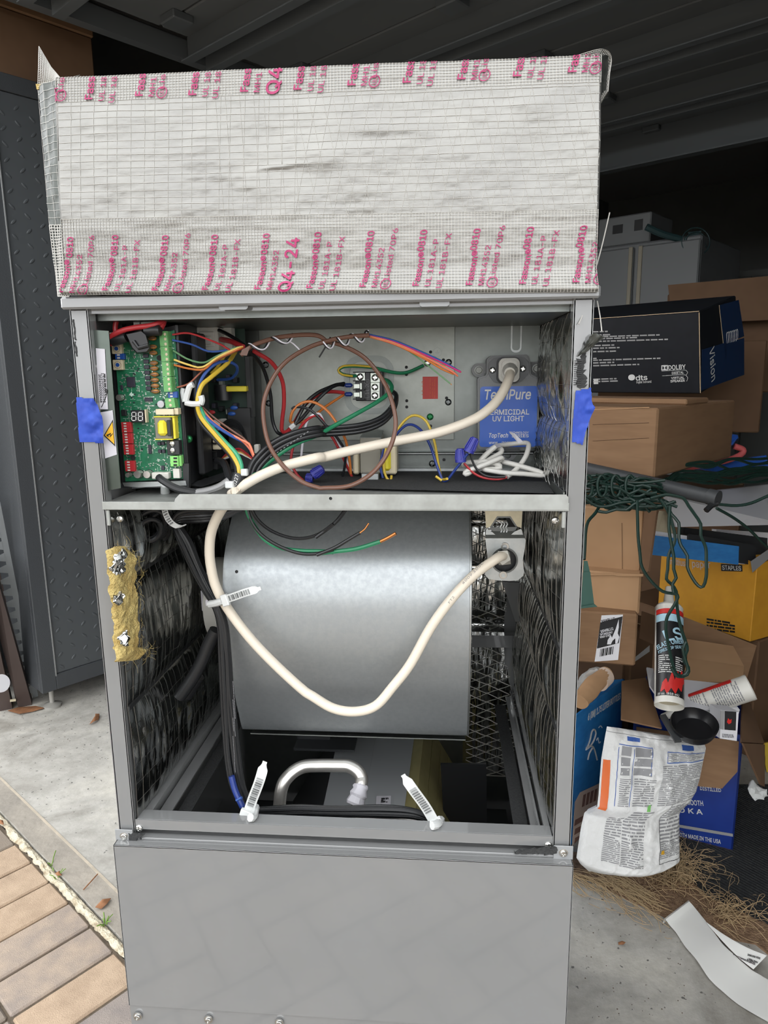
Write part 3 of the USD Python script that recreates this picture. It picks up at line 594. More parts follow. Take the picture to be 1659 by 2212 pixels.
for a in hol:
    xx, yy, zz = P(*a, .115); kk = np.argmin(abs(prof[:, 1] - zz)); o = np.array([P(*a, prof[kk][0])[0], prof[kk][0], prof[kk][1]]); tn = nrm(np.array([0, *(prof[kk + 1] - prof[kk - 1])])); nn = np.cross([1, 0, 0], tn); nn = nn if nn[1] < 0 else -nn
    part(bw, 'hole', cyl(o + nn * -.0005, o + nn * .0009, .0021 if a is hol[0] else .0013, 14), 'black_matt')
for a in (F3(1270, 155), F4(608, 135)):
    o = P(*a, .19); part(bw, 'louvre', [tube([o + [.0085 * math.cos(t), -.002, .0055 * math.sin(t) - .004] for t in np.linspace(0, math.pi, 14)], .0006, 5), cyl(o + [-.0085, -.002, -.004], o + [.0085, -.002, -.004], .0006, 5)], 'black_matt')
# ------------------------------------------------------------------ the evaporator coil below it
ec = thing('evaporator_coil', 'dark evaporator coil with grey cap plate below the blower', 'coil', loc=(.27, .25, .35))
cp = [PZ(700, 1752, .5), PZ(729, 1590, .5), PZ(897, 1590, .5), PZ(871, 1748, .5)]
for q_ in (cp[0], cp[3]): q_[1] -= .06
cp[1][1] += .05; cp[2][1] += .05
m_ = [(cp[0] + (cp[3] - cp[0]) * .5), (cp[1] + (cp[2] - cp[1]) * .5)]
part(ec, 'cap_plate', [quad(cp[0], cp[1], m_[1] + [0, 0, .003], m_[0] + [0, 0, .003], .0015), quad(m_[0] + [0, 0, .003], m_[1] + [0, 0, .003], cp[2], cp[3], .0015)], 'cap_metal')
mat('fin_olive', S(176, 166, 116), .4, .4, col2=S(164, 154, 106), scale=30)
mat('dark_steel', S(70, 72, 74), .45, .4)
e0, e1 = cp[3], cp[2]
d0, d1 = e0 + [.085, 0, -.15], e1 + [.085, 0, -.15]
for k in range(6):
    a, b = k / 6, (k + 1) / 6 - .006
    part(ec, 'fin_bank', quad(e0 + (d0 - e0) * a, e1 + (d1 - e1) * a, e1 + (d1 - e1) * b, e0 + (d0 - e0) * b, .02), 'fin_olive')
part(ec, 'edge_strip', quad(d0, d1, d1 + [.004, 0, -.002], d0 + [.004, 0, -.002], .02), 'galvanised')
part(ec, 'end_baffle', quad(P(952, 1648, .28), P(1050, 1648, .28), P(1052, 1800, .28), P(960, 1800, .28), .004), 'black_plastic')
part(ec, 'side_baffle', quad(cp[0] + [-.002, 0, -.002], cp[1] + [-.002, 0, -.002], cp[1] + [-.10, 0, -.17], cp[0] + [-.10, 0, -.17], .02), 'dark_steel')
part(ec, 'support_bracket', [bx(.15, .205, .33, .34, .53, .60), bx(.15, .25, .30, .34, .527, .531)], 'dark_steel')
part(ec, 'bracket_tab', [bx(.158, .168, .325, .332, .575, .585), bx(.158, .168, .325, .332, .552, .562)], 'galvanised')
part(ec, 'drain_pan', [bx(.03, .51, .02, .44, .335, .34), bx(.03, .51, .02, .024, .335, .39)], 'black_plastic')
tp = [P(*F5(1165, 880), .10), P(*F5(1190, 760), .11), P(*F5(1245, 660), .12), P(*F5(1330, 605), .13), P(*F5(1440, 595), .13), P(*F5(1560, 595), .13), P(*F6(95, 558), .13), P(*F6(150, 590), .125), P(*F6(175, 640), .12), P(*F6(165, 700), .11), P(*F6(130, 800), .10)]
tp[0] = tp[0] + [0, 0, -.03]; tp[-1] = tp[-1] + [0, 0, -.03]
part(ec, 'return_bend', wire(tp, .0088, 16, .003), 'alu_can', label='aluminium return bend tube')
tw = spline([P(*F6(172, 675), .1135), P(*F6(160, 720), .1065), P(*F6(130, 800), .0975)], .003); part(ec, 'tape_wrap', crumple(tube(tw, [.0094 + .0012 * math.sin(i * 2.1) + .0035 * i / len(tw) for i in range(len(tw))], 14), .0012, 160, 2), 'label_white', label='white tape wrapped around the tube end', smooth=25)
pp = wire([P(*F6(20, 880), .09), P(*F6(200, 885), .08), P(*F6(420, 885), .07), P(*F6(560, 905), .06)], .008, 12); part(ec, 'suction_tube', pp, 'alu_can')
part(ec, 'barcode_label', [fr(bx(-.011, .011, -.011, .011, 0, .0004), PZ(*F6(310, 770), .505), nrm(cp[3] - cp[0]), nrm(cp[1] - cp[0]))], 'label_white')
part(ec, 'barcode_print', [fr(lines(5, .011, .012, 3, .6), PZ(*F6(318, 768), .5058), nrm(cp[3] - cp[0]), nrm(cp[1] - cp[0]))], 'print_black')
# ------------------------------------------------------------------ the ultraviolet lamp holder
lb_ = thing('lamp_bracket', 'galvanised lamp mounting plate hanging right of the blower', 'bracket', loc=tuple(P(1090, 1255, .11)))
yb_ = .125
bp = lambda pts, y: plate_px(pts, y, .0015)
mat('zinc_plain', S(188, 180, 156), .45, .8, col2=S(176, 168, 146), scale=90)
up_ = [F4(928, 85), F4(1148, 85), F4(1140, 215), F4(1115, 205), F4(1078, 148), F4(1000, 148), F4(960, 208), F4(936, 215)]
part(lb_, 'upper_plate', bp(up_, yb_), 'zinc_plain')
part(lb_, 'vent_frame', [bp([F4(960, 208), F4(1000, 148), F4(1078, 148), F4(1115, 205), F4(1106, 206), F4(1072, 156), F4(1004, 156), F4(970, 208)], yb_ - .001), bp([F4(958, 210), F4(1116, 208), F4(1095, 250), F4(1070, 262), F4(1000, 262), F4(978, 240)], yb_ - .002)], 'dark_screw')
for k in range(3): part(lb_, 'vent_bar', wire([P(*F4(x + k * 16, y), yb_ - .004) for x, y in ((1020, 178), (1028, 195), (1020, 212), (1028, 228), (1020, 248))], .0012, 6, .002), 'galvanised')
lo_ = [F4(936, 215), F4(975, 240), F4(1000, 262), F4(1070, 262), F4(1100, 235), F4(1140, 218), F4(1148, 250), F4(1165, 285), F4(1160, 330), F4(1148, 400), F4(1156, 470), F4(1150, 490), F4(1120, 516), F4(1070, 520), F4(1000, 516), F4(950, 508), F4(928, 482), F4(940, 440), F4(944, 380), F4(938, 330), F4(932, 275)]
q_ = Polygon([P(a, b, yb_ - .006)[[0, 2]] for a, b in lo_]).buffer(0).buffer(-.0016).buffer(.0016)
hc = P(*F4(1042, 400), yb_ - .006); hole_ = Point(hc[0], hc[2]).buffer(.0165)
part(lb_, 'lower_plate', front(prism(q_.difference(hole_) if q_.difference(hole_).geom_type == 'Polygon' else q_, .0016), 0, 0, yb_ - .006), 'galvanised')
part(lb_, 'bend', quad(P(*F4(936, 235), yb_ - .002), P(*F4(1148, 235), yb_ - .002), P(*F4(1162, 275), yb_ - .010), P(*F4(932, 275), yb_ - .010), .0014), 'galvanised')
part(lb_, 'socket_back', cyl(hc + [0, .008, 0], hc + [0, .02, 0], .018, 24), 'black_plastic')
part(lb_, 'grommet', front(cut(prism(Point(0, 0).buffer(.0165), .003), prism(Point(0, 0).buffer(.0145), .02).apply_translation((0, 0, -.01))), hc[0], hc[2], hc[1]), 'dark_screw')
for a in (F4(1045, 322), F4(1035, 487)):
    o = P(*a, yb_ - .008); part(lb_, 'eyelet', front(cut(lathe([(0, 0), (.0052, 0), (.0048, .0012), (0, .0012)]), trimesh.creation.cylinder(.0026, .02, sections=16)), o[0], o[2], o[1]), 'screw_metal')
# ------------------------------------------------------------------ control compartment: back plate and what is screwed to it
YB = .235
bp_ = thing('back_plate', 'galvanised back plate of the control compartment', 'panel', loc=(.27, YB, ZS))
part(bp_, 'plate', bx(.0225, .519, YB, YB + .0015, ZS + .001, 1.19), 'galvanised_dark')
def pbox(a, b, y0, y1, c=.0004): p, q = P(*a, y0), P(*b, y0); return bx(min(p[0], q[0]), max(p[0], q[0]), min(y0, y1), max(y0, y1), min(p[2], q[2]), max(p[2], q[2]), c)
Y1 = YB - .004
part(bp_, 'mounting_plate', pbox((558, 705), (981, 950), Y1, YB), 'plate_zinc', label='square galvanised mounting plate')
part(bp_, 'slot', [pbox((583, 696), (953, 705), YB - .006, YB - .001)], 'galvanised'); part(bp_, 'slot_shadow', [pbox((600, 697), (940, 701), YB - .0064, YB - .006)], 'black_matt')
part(bp_, 'top_fold', pbox((560, 672), (1065, 680), YB - .012, YB), 'galvanised_dark')
part(bp_, 'bottom_fold', [pbox((560, 978), (1185, 982), YB - .014, YB, .0015), pbox((560, 1012), (1185, 1018), YB - .006, YB)], 'galvanised')
a, b = P(*F2(112, 345), Y1), P(*F2(405, 680), Y1); cx, cz, w, h = (a[0] + b[0]) / 2, (a[2] + b[2]) / 2, b[0] - a[0], a[2] - b[2]
part(bp_, 'embossed_ring', front(prism(rrect(w, h, .022).difference(rrect(w - .016, h - .016, .015)), .0012), cx, cz, Y1), 'galvanised_dark')
sl_ = [P(*F2(1088, 115), YB - .0015), P(*F2(1135, 325), YB - .0015)]
part(bp_, 'embossed_slot', front(prism(rrect(sl_[1][0] - sl_[0][0], sl_[0][2] - sl_[1][2], .0065).difference(rrect(sl_[1][0] - sl_[0][0] - .006, sl_[0][2] - sl_[1][2] - .006, .004)), .0015), (sl_[0][0] + sl_[1][0]) / 2, (sl_[0][2] + sl_[1][2]) / 2, YB), 'galvanised')
for a in (F2(720, 382), F2(718, 612), F2(625, 968), F2(1280, 150), F2(1258, 865), F1(1210, 455), F1(1230, 710), F1(640, 178)): part(bp_, 'screw', screw(P(*a, Y1 - .0005), .0044), 'dark_screw')
for a in (F2(690, 368), F2(708, 588), F2(476, 410), F2(476, 452), F2(478, 604), F2(478, 640), F2(616, 322), F2(616, 750), F2(1276, 115), F2(1255, 820), F2(693, 945)): part(bp_, 'hole', cyl(P(*a, Y1 + .001), P(*a, Y1 - .0006), .0021, 10), 'black_matt')
part(bp_, 'ground_screw', screw(P(*F2(613, 697), Y1), .0046), 'green_screw', label='green ground screw')
a = P(*F2(655, 324), Y1); part(bp_, 'earth_mark', front(rep([prism(Point(0, 0).buffer(.006).difference(Point(0, 0).buffer(.0056)), .0002), bx(-.003, .003, -.0003, .0003, 0, .0002), bx(-.002, .002, -.0016, -.0011, 0, .0002), bx(-.0003, .0003, 0, .003, 0, .0002)]), a[0], a[2], Y1), 'galvanised_dark')
a, b = F2(570, 465), F2(658, 593); part(bp_, 'red_label', pbox(a, b, Y1 - .0005, Y1, 0), 'red_label', label='small red wiring label')
p = P(*F2(614, 530), Y1 - .0006); mat('print_orange', S(190, 84, 48), .6)
part(bp_, 'red_label_print', [front(fr(text_fit('L1  L2', .018, .0026), (-.0105, 0, 0), (0, 1, 0), (-1, 0, 0)), p[0], p[2], p[1]), front(fr(lines(3, .026, .009, 4, .3), (.003, 0, 0), (0, 1, 0), (-1, 0, 0)), p[0], p[2], p[1])], 'print_orange')
# the terminal block
tb = thing('terminal_block', 'black power terminal block marked L1 and L2', 'terminal block', loc=tuple(P(*F2(265, 600), Y1)))
yf = Y1 - .022
part(tb, 'body', [pbox(B5(990, 258), B5(1350, 625), yf, Y1, .001), pbox(B5(1120, 262), B5(1190, 628), yf - .004, yf, .0006)] + [pbox(B5(960, y), B5(1110, y + 12), yf - .006, yf, .0004) for y in (255, 365, 480, 600)], 'black_plastic')
for k, (x, y) in enumerate(((1055, 320), (1245, 330), (1243, 452), (1243, 560))):
    o = P(*B5(x, y), yf - .0012); part(tb, 'clamp_plate', bx(o[0] - .0068, o[0] + .0068, yf - .0018, yf, o[2] - .0062, o[2] + .0062, .0005), 'pad_metal'); part(tb, 'screw', screw(o, .0046), 'screw_metal')
for y in (440, 548): part(tb, 'spade_tab', [pbox(B5(970, y - 30), B5(1050, y + 30), yf - .005, yf - .003, .0004), pbox(B5(1050, y - 42), B5(1078, y + 42), yf - .007, yf, .0004)], 'pad_metal')
for s, y in (('L2', 462), ('L1', 552)):
    o = P(*B5(1145, y), yf - .0042); part(tb, 'lettering', front(fr(text_fit(s, .008, .0052, .0003), (0, 0, 0), (0, 1, 0), (-1, 0, 0)), o[0], o[2], o[1]), 'print_grey', smooth=False)
o = P(*B5(1145, 385), yf - .0042); part(tb, 'earth_ring', front(rep([prism(Point(0, 0).buffer(.0036).difference(Point(0, 0).buffer(.003)), .0003), bx(-.0016, .0016, -.0002, .0002, 0, .0003)]), o[0], o[2], o[1]), 'print_grey')
for y in (430, 545): part(tb, 'crimp', pbox(B5(850, y - 28), B5(955, y + 25), yf - .008, yf - .002, .002), 'wire_navy', label='navy insulated spade connector')
# transformer on the shelf
tf = thing('transformer', 'small laminated transformer with cream bobbin on the shelf', 'transformer', loc=tuple(PZ(*F2(270, 1080), ZS)))
part(tf, 'core', [pbox(F2(205, 815), F2(330, 1025), .165, .215, .001)], 'ferrite'); part(tf, 'core_top', quad(P(*F2(205, 815), .165), P(*F2(330, 815), .165), P(*F2(340, 775), .212), P(*F2(240, 775), .212), .002), 'galvanised_dark')
[part(tf, 'bobbin', b_, 'cream_plastic') for b_ in (pbox(F2(330, 860), F2(420, 1030), .172, .21, .002), pbox(F2(165, 900), F2(205, 1030), .175, .21, .002))]; part(tf, 'winding', [pbox(F2(340, 880), F2(385, 1010), .166, .20, .003)], 'yellow_film')
part(tf, 'foot', [pbox(F2(215, 1025), F2(315, 1085), .150, .165, .0006)], 'galvanised')
# ------------------------------------------------------------------ the ultraviolet lamp ballast
uvb = thing('lamp_ballast', 'grey lamp power supply with a blue printed label on the back plate', 'power supply', loc=tuple(P(1100, 1005, YB)))
yu = YB - .030
def ppoly(pts, y, r=0.):
    q = Polygon([P(a, b, y)[[0, 2]] for a, b in pts]).buffer(0); return q.buffer(-r).buffer(2 * r).buffer(-r) if r else q
body = ppoly([B6(425, 330), B6(540, 300), B6(545, 90), B6(600, 45), B6(1060, 30), B6(1100, 80), B6(1110, 290), B6(1210, 330), B6(1215, 1230), B6(430, 1250)], yu, .004)
part(uvb, 'case', [front(prism(body, .024), 0, 0, YB - .003), front(prism(body.buffer(-.0022), .0035), 0, 0, YB - .026)], 'ballast_grey')
for c, x in ((B6(440, 235), -1), (B6(1180, 215), 1)):
    o = P(*c, YB - .012); part(uvb, 'mounting_ear', front(prism(Point(o[0], o[2]).buffer(.0092).union(sbox(*sorted((o[0], o[0] - x * .022)), 0, 0) if 0 else Polygon([(o[0], o[2] - .009), (o[0] - x * .02, o[2] - .02), (o[0] - x * .02, o[2] + .008), (o[0], o[2] + .009)])), .006), 0, 0, YB - .006), 'ballast_grey')
    part(uvb, 'screw', screw(P(*c, YB - .0125), .0046, hexa=True, flat=True), 'worn_zinc')
    for k in range(4): part(uvb, 'rib', front(bx(-.0005, .0005, -.006, .006, 0, .0012), o[0] - x * (.008 + .0028 * k), o[2] - .010 - .001 * k, YB - .012), 'ballast_dark')
ft_ = ppoly([B6(700, 1240), B6(1000, 1230), B6(880, 1380), B6(810, 1405), B6(760, 1380)], YB - .01, .003); o = P(*B6(815, 1325), YB - .01)
part(uvb, 'foot_tab', front(prism(ft_.difference(Point(o[0], o[2]).buffer(.0042)), .006), 0, 0, YB - .004), 'ballast_grey')
part(uvb, 'socket_plate', front(prism(ppoly([B6(555, 150), B6(640, 75), B6(1000, 60), B6(1075, 130), B6(1080, 260), B6(990, 380), B6(640, 400), B6(570, 300)], yu, .008), .003), 0, 0, yu + .001), 'ballast_dark')
for c in (B6(615, 235), B6(1003, 218)): part(uvb, 'screw', screw(P(*c, yu - .0022), .0042), 'screw_metal')
pc = P(*B6(815, 235), yu); pw, ph = .0262, .0300
part(uvb, 'plug_gasket', front(prism(rrect(pw + .004, ph + .004, .008), .004), pc[0], pc[2], yu - .001), 'black_plastic')
part(uvb, 'plug', [front(prism(rrect(pw, ph, .007), .012), pc[0], pc[2], yu - .003), front(prism(rrect(pw - .006, ph - .006, .006), .004), pc[0], pc[2], yu - .0145)], 'white_plastic', label='off-white plug of the cream lamp cord')
la, lb2 = P(*B6(458, 445), yu), P(*B6(1172, 1215), yu); lw, lh = lb2[0] - la[0], la[2] - lb2[2]; lc = (la + lb2) / 2
part(uvb, 'label', front(prism(rrect(lw, lh, .004), .0006), lc[0], lc[2], yu), 'label_blue', label='bright blue printed label')
def ltxt(s, x0, x1, yc, h, bold=False, slant=0.):
    a, b = P(*B6(x0, yc), yu), P(*B6(x1, yc), yu); return front(text_fit(s, b[0] - a[0], h, .0003, bold, slant), (a[0] + b[0]) / 2, (a[2] + b[2]) / 2, yu - .0006)
part(uvb, 'lettering', [ltxt('TechPure', 510, 1110, 545, .0125, True, .12), ltxt('GERMICIDAL', 520, 1085, 770, .0066, True), ltxt('UV LIGHT', 615, 1018, 855, .0066, True), ltxt('TopTech', 565, 815, 1068, .0056, True, .15), ltxt('TECHNOLOGY', 830, 1078, 1034, .0030, True), ltxt('SERIES', 860, 1078, 1074, .0038, True), ltxt('WWW.DARKNIGHTLAMP.COM', 568, 1075, 1160, .0042, True)][:6] + [ltxt('WWW.', 568, 690, 1165, .0030, True), ltxt('RKNIGHTI', 735, 915, 1162, .0030, True)], 'print_white', smooth=False)
# ------------------------------------------------------------------ left side plate, control board, inverter module
YC = .052
sp = thing('side_plate', 'dark galvanised plate with a serial label and a warning label', 'panel', loc=tuple(P(210, 1060, .02)))
yp = .010
part(sp, 'plate', plate_px([(187, 712), (236, 715), (262, 1054), (220, 1062), (212, 1030)], yp, .0015), 'side_zinc'); part(sp, 'bright_edge', tube([P(186, 715, yp - .002), P(198, 860, yp - .002), (P(218, 1050, yp - .002))], .0009, 6), 'galvanised')
lq = [B1(188, 430), B1(322, 442), B1(372, 1320), B1(245, 1320)]; lq = [lq[0], lq[1], F1(165, 750), F1(108, 750)]
part(sp, 'serial_label', plate_px(lq, yp - .0018, .0004), 'label_white', label='white serial number label')
def along(pts_px, y, mk):                                        # a block of print laid along the axis of a label
    a, b = P(*pts_px[0], y), P(*pts_px[1], y); return front(fr(mk(np.linalg.norm(b - a)), ((a + b) / 2)[[0, 2]].tolist() + [0], nrm([b[0] - a[0], b[2] - a[2], 0]), nrm([-(b[2] - a[2]), b[0] - a[0], 0])), 0, 0, y)
yl = yp - .0023
part(sp, 'serial_print', [along((B1(285, 800), B1(318, 1240)), yl, lambda l: text_fit('17/23000010262', l, .0026, .0002, True)), along((B1(245, 820), B1(270, 1240)), yl, lambda l: text_fit('20240602000448', l, .0026, .0002, True)), along((B1(318, 810), B1(340, 1130)), yl, lambda l: lines(1, l, .002, 3, .7))], 'print_black', smooth=False)
part(sp, 'pen_mark', wire([P(*B1(x, y), yl) for x, y in ((330, 1030), (355, 1060), (340, 1150), (300, 1250), (270, 1310))], .0004, 5), 'print_black')
part(sp, 'warning_label', plate_px([F1(115, 770), F1(195, 756), F1(224, 1050), F1(146, 1076)], yp - .0018, .0004), 'label_white', label='pale warning label with a yellow triangle')
tr_ = [B2(32, 610), B2(180, 352), B2(218, 785)]; part(sp, 'triangle_border', plate_px(tr_, yp - .0024, .0003), 'print_black')
ct = np.mean(tr_, 0); part(sp, 'triangle', plate_px([tuple(ct + (np.array(t) - ct) * .83) for t in tr_], yp - .0028, .0003), 'warn_yellow')
part(sp, 'lightning_bolt', plate_px([B2(75, 600), B2(150, 565), B2(140, 610), B2(182, 570), B2(178, 585), B2(132, 640), B2(140, 590), B2(100, 612), B2(125, 635), B2(90, 622)], yp - .0032, .0003), 'print_black')
for c in (F1(70, 465), F1(128, 1140)): part(sp, 'screw', screw(P(*c, yp - .002), .0034), 'screw_metal')
cbd = thing('control_board', 'green control circuit board in a black tray on the left', 'circuit board', loc=tuple(P(330, 1045, YC)))
bq = [(248, 752), (304, 738), (362, 713), (378, 716), (400, 1033), (272, 1040)]
part(cbd, 'board', plate_px([(247, 745), (377, 713), (399, 1034), (271, 1040)], YC, .0016, .0016), 'pcb_green', label='green printed circuit board')
part(cbd, 'tray', [plate_px([(240, 735), (384, 702), (412, 1052), (266, 1052)], YC + .006, .002), plate_px([(398, 1000), (412, 1000), (412, 1052), (266, 1052), (268, 1040), (400, 1036)], YC + .002, .006)], 'black_plastic')
part(cbd, 'tray_side', [quad(P(384, 702, YC + .003), P(405, 1050, YC + .003), P(438, 1030, .14), P(425, 700, .14), .003), bx(*sorted((P(432, 950, .1)[0], P(446, 950, .1)[0])), .085, .12, P(400, 1022, .1)[2], P(400, 720, .1)[2], .002)], 'black_plastic')
part(cbd, 'bracket_foot', [plate_px([(266, 1042), (402, 1038), (404, 1048), (300, 1052), (270, 1050)], YC - .003, .002), quad(P(285, 1052, YC - .003), P(404, 1048, YC - .003), P(404, 1048, YC + .02), P(285, 1052, YC + .02), .0015)], 'galvanised')
part(cbd, 'standoff', cyl(P(355, 1046, .045), PZ(357, 1064, ZS + .001), .0042, 14, .0055), 'nylon')
Z_ = YC
def comp(name, a, b, t, m, label=None, c=.0004, base=0.): part(cbd, name, pbox(a, b, Z_ - base, Z_ - base - t, c), m, label=label)
# silk and solder detail
rg = np.random.default_rng(12); pads, tracks, sil = [], [], []
occ = [(247, 745, 300, 800), (318, 760, 380, 850), (330, 880, 395, 980), (265, 915, 292, 1020)]
bd = Polygon([(252, 752), (374, 722), (395, 1028), (276, 1035)])
def dot(x, y, w, h, d=.0004): o = P(x, y, Z_); return bx(o[0] - w, o[0] + w, Z_ - d, Z_, o[2] - h, o[2] + h)
for _ in range(640):
    x, y = rg.uniform(250, 395), rg.uniform(740, 1030)
    if not bd.contains(Point(x, y)): continue
    w, h = (.0009, .0005) if rg.random() < .5 else (.0005, .0009); pads.append(dot(x, y, w, h, .0005))
for _ in range(160):
    x, y = rg.uniform(252, 390), rg.uniform(750, 1025)
    if bd.contains(Point(x, y)): l = rg.uniform(.001, .004); tracks.append(dot(x, y, *((l, .00015) if rg.random() < .5 else (.00015, l)), .0002))
part(cbd, 'solder_pads', pads, 'pad_metal', kind='stuff'); part(cbd, 'silk_lines', tracks, 'silk', kind='stuff')
for k in range(26):
    x, y = rg.uniform(262, 385), rg.uniform(790, 1020)
    if bd.contains(Point(x, y)): comp('resistor', (x - 2.2, y - 1.3), (x + 2.2, y + 1.3), .0010, 'chip_dark')
nm = 0
for blk in (range(0, 3), range(3, 6), range(6, 9), range(9, 12)):
    ys = [220, 293, 368, 447, 522, 595, 675, 745, 815, 895, 970, 1040]
    x = lambda y: 1180 + (y - 180) * .085
    y0, y1 = ys[blk[0]] - 38, ys[blk[-1]] + 36
    p = part(cbd, 'terminal_strip', [plate_px([B1(x(y0), y0), B1(x(y0) + 95, y0), B1(x(y1) + 95, y1), B1(x(y1), y1)], Z_ - .009, .002, .0) if 0 else plate_px([B1(x(y0), y0), B1(x(y0) + 128, y0), B1(x(y1) + 128, y1), B1(x(y1), y1)], Z_, .010), plate_px([B1(x(y0) + 62, y0), B1(x(y0) + 72, y0), B1(x(y1) + 72, y1), B1(x(y1) + 62, y1)], Z_ - .010, .0015)], 'terminal_green')
    for k in blk: part(p, 'screw', screw(P(*B1(x(ys[k]) + 34, ys[k]), Z_ - .0098), .0017, flat=True), 'cream_plastic')
p = part(cbd, 'terminal_strip', plate_px([B1(1265, 1175), B1(1400, 1165), B1(1425, 1310), B1(1280, 1313)], Z_, .010), 'terminal_green')
for c in (B1(1293, 1210), B1(1303, 1282)): part(p, 'screw', screw(P(*c, Z_ - .0098), .0017, flat=True), 'cream_plastic')
for y in (285, 410, 500, 650, 732, 820, 905, 990, 1072):
    o = P(*B1(1050 + (y - 300) * .055, y), Z_); el = trimesh.creation.icosphere(2, 1.0); el.vertices *= [.0050, .0030, .0027]
    part(cbd, 'inductor', [el.copy().apply_translation(o + [0, -.003, 0])], 'copper_coil', smooth=True); part(cbd, 'inductor_core', bx(o[0] - .003, o[0] + .0038, Z_ - .0060, Z_ - .005, o[2] - .0006, o[2] + .0006), 'wire_brown')
for y in (545, 630, 712, 795, 872, 950, 1030): comp('diode', B1(900 + (y - 545) * .09, y - 28), B1(980 + (y - 545) * .09, y + 26), .0025, 'chip_dark')
for c in (B1(530, 440), B1(548, 680)):
    o = P(*c, Z_); p = part(cbd, 'rotary_switch', bx(o[0] - .0058, o[0] + .0058, Z_ - .006, Z_, o[2] - .0056, o[2] + .0056, .0005), 'cream_plastic'); part(p, 'rotor', cyl(o + [0, -.006, 0], o + [0, -.0066, 0], .0022, 16), 'dip_blue')
    part(p, 'dial_marks', [front(bx(.0033, .0043, -.0002, .0002, 0, .0002).apply_transform(trimesh.transformations.rotation_matrix(a, (0, 0, 1))), o[0], o[2], Z_ - .006) for a in np.arange(16) * math.pi / 8], 'print_black')
def dip(a, b, n, m, vert=True):
    p = part(cbd, 'dip_switch', pbox(a, b, Z_ - .005, Z_, .0003), m); pa, pb = P(*a, Z_ - .005), P(*b, Z_ - .005)
    for k in range(n):
        z = pa[2] + (pb[2] - pa[2]) * (k + .5) / n; xm = pa[0] + (pb[0] - pa[0]) * .4; h = abs(pb[2] - pa[2]) / n * .28
        part(p, 'slider', bx(xm - .0016, xm + .0016, Z_ - .0058, Z_ - .005, z - h, z + h, .0002), 'white_plastic')
dip(B1(468, 510), B1(612, 596), 2, 'dip_blue'); dip(B1(1258, 1078), B1(1402, 1172), 2, 'dip_blue')
for a, b in ((B2(310, 392), B2(485, 562)), (B2(328, 570), B2(500, 742)), (B2(345, 752), B2(515, 922)), (B2(368, 1022), B2(540, 1195))): dip(a, b, 4, 'dip_red')
comp('microcontroller', B1(650, 860), B1(785, 1010), .0022, 'chip_dark', 'large square chip'); comp('chip', B1(922, 1168), B1(1040, 1225), .002, 'chip_dark'); comp('chip', B2(762, 760), B2(820, 905), .002, 'chip_dark'); comp('chip', B2(975, 1098), B2(1030, 1168), .002, 'chip_dark'); comp('chip', B2(335, 190), B2(420, 285), .004, 'black_plastic'); comp('chip', B1(560, 980), B1(605, 1050), .002, 'chip_dark')
for c in ((F1(428, 668), F1(465, 700)),): pass
for (a, b, n, hor) in ((B1(925, 1150), B1(1040, 1168), 7, 1), (B1(925, 1226), B1(1040, 1242), 7, 1), (B2(745, 760), B2(762, 905), 7, 0), (B2(822, 760), B2(842, 905), 7, 0), (B2(945, 1098), B2(975, 1168), 4, 0), (B2(1032, 1098), B2(1062, 1168), 4, 0), (B2(700, 110), B2(860, 140), 12, 1)):
    o = []
    for k in range(n): t = (k + .5) / n; x, y = (a[0] + (b[0] - a[0]) * t, (a[1] + b[1]) / 2) if hor else ((a[0] + b[0]) / 2, a[1] + (b[1] - a[1]) * t); o.append(dot(x, y, *((.00025, .0007) if hor else (.0007, .00025)), .0006))
    part(cbd, 'chip_legs', o, 'pad_metal')
p = part(cbd, 'display', pbox(B2(465, 200), B2(690, 395), Z_ - .008, Z_, .0004), 'black_plastic', label='two digit segment display'); part(p, 'frame_side', pbox(B2(690, 185), B2(730, 400), Z_ - .007, Z_, .0003), 'cream_plastic')
for cx_ in (520, 628):
    sg = [((-26, -66), (26, -66)), ((-26, 0), (26, 0)), ((-26, 66), (26, 66)), ((-34, -60), (-34, -6)), ((34, -60), (34, -6)), ((-34, 6), (-34, 60)), ((34, 6), (34, 60))]
    part(p, 'digit', [tube([P(*B2(cx_ + a[0], 298 + a[1]), Z_ - .0083), P(*B2(cx_ + b[0], 298 + b[1]), Z_ - .0083)], .0006, 4) for a, b in sg] + [dot(*B2(cx_ + 48, 360), .0006, .0006, .0087)], 'print_white', label='figure 8 of the display')
o = P(*B2(510, 970), Z_); part(cbd, 'mounting_hole', cyl(o, o + [0, -.001, 0], .0029, 18), 'black_matt'); o = P(*B1(1138, 575), Z_); part(cbd, 'mounting_hole', cyl(o, o + [0, -.001, 0], .003, 18), 'black_matt')
part(cbd, 'arrow_mark', plate_px([B1(685, 1120), B1(725, 1078), B1(728, 1105), B1(770, 1108), B1(770, 1135), B1(730, 1138), B1(728, 1160)], Z_ - .0001, .0003), 'silk')
p = part(cbd, 'relay', pbox(B2(870, 180), B2(1170, 272), Z_ - .014, Z_, .0006), 'cream_plastic', label='cream relay'); part(p, 'relay_side', pbox(B2(1170, 165), B2(1245, 270), Z_ - .010, Z_, .0006), 'cream_plastic')
p = part(cbd, 'board_transformer', [pbox(B2(845, 310), B2(1140, 670), Z_ - .013, Z_, .001)], 'ferrite', label='yellow wound transformer on the board')
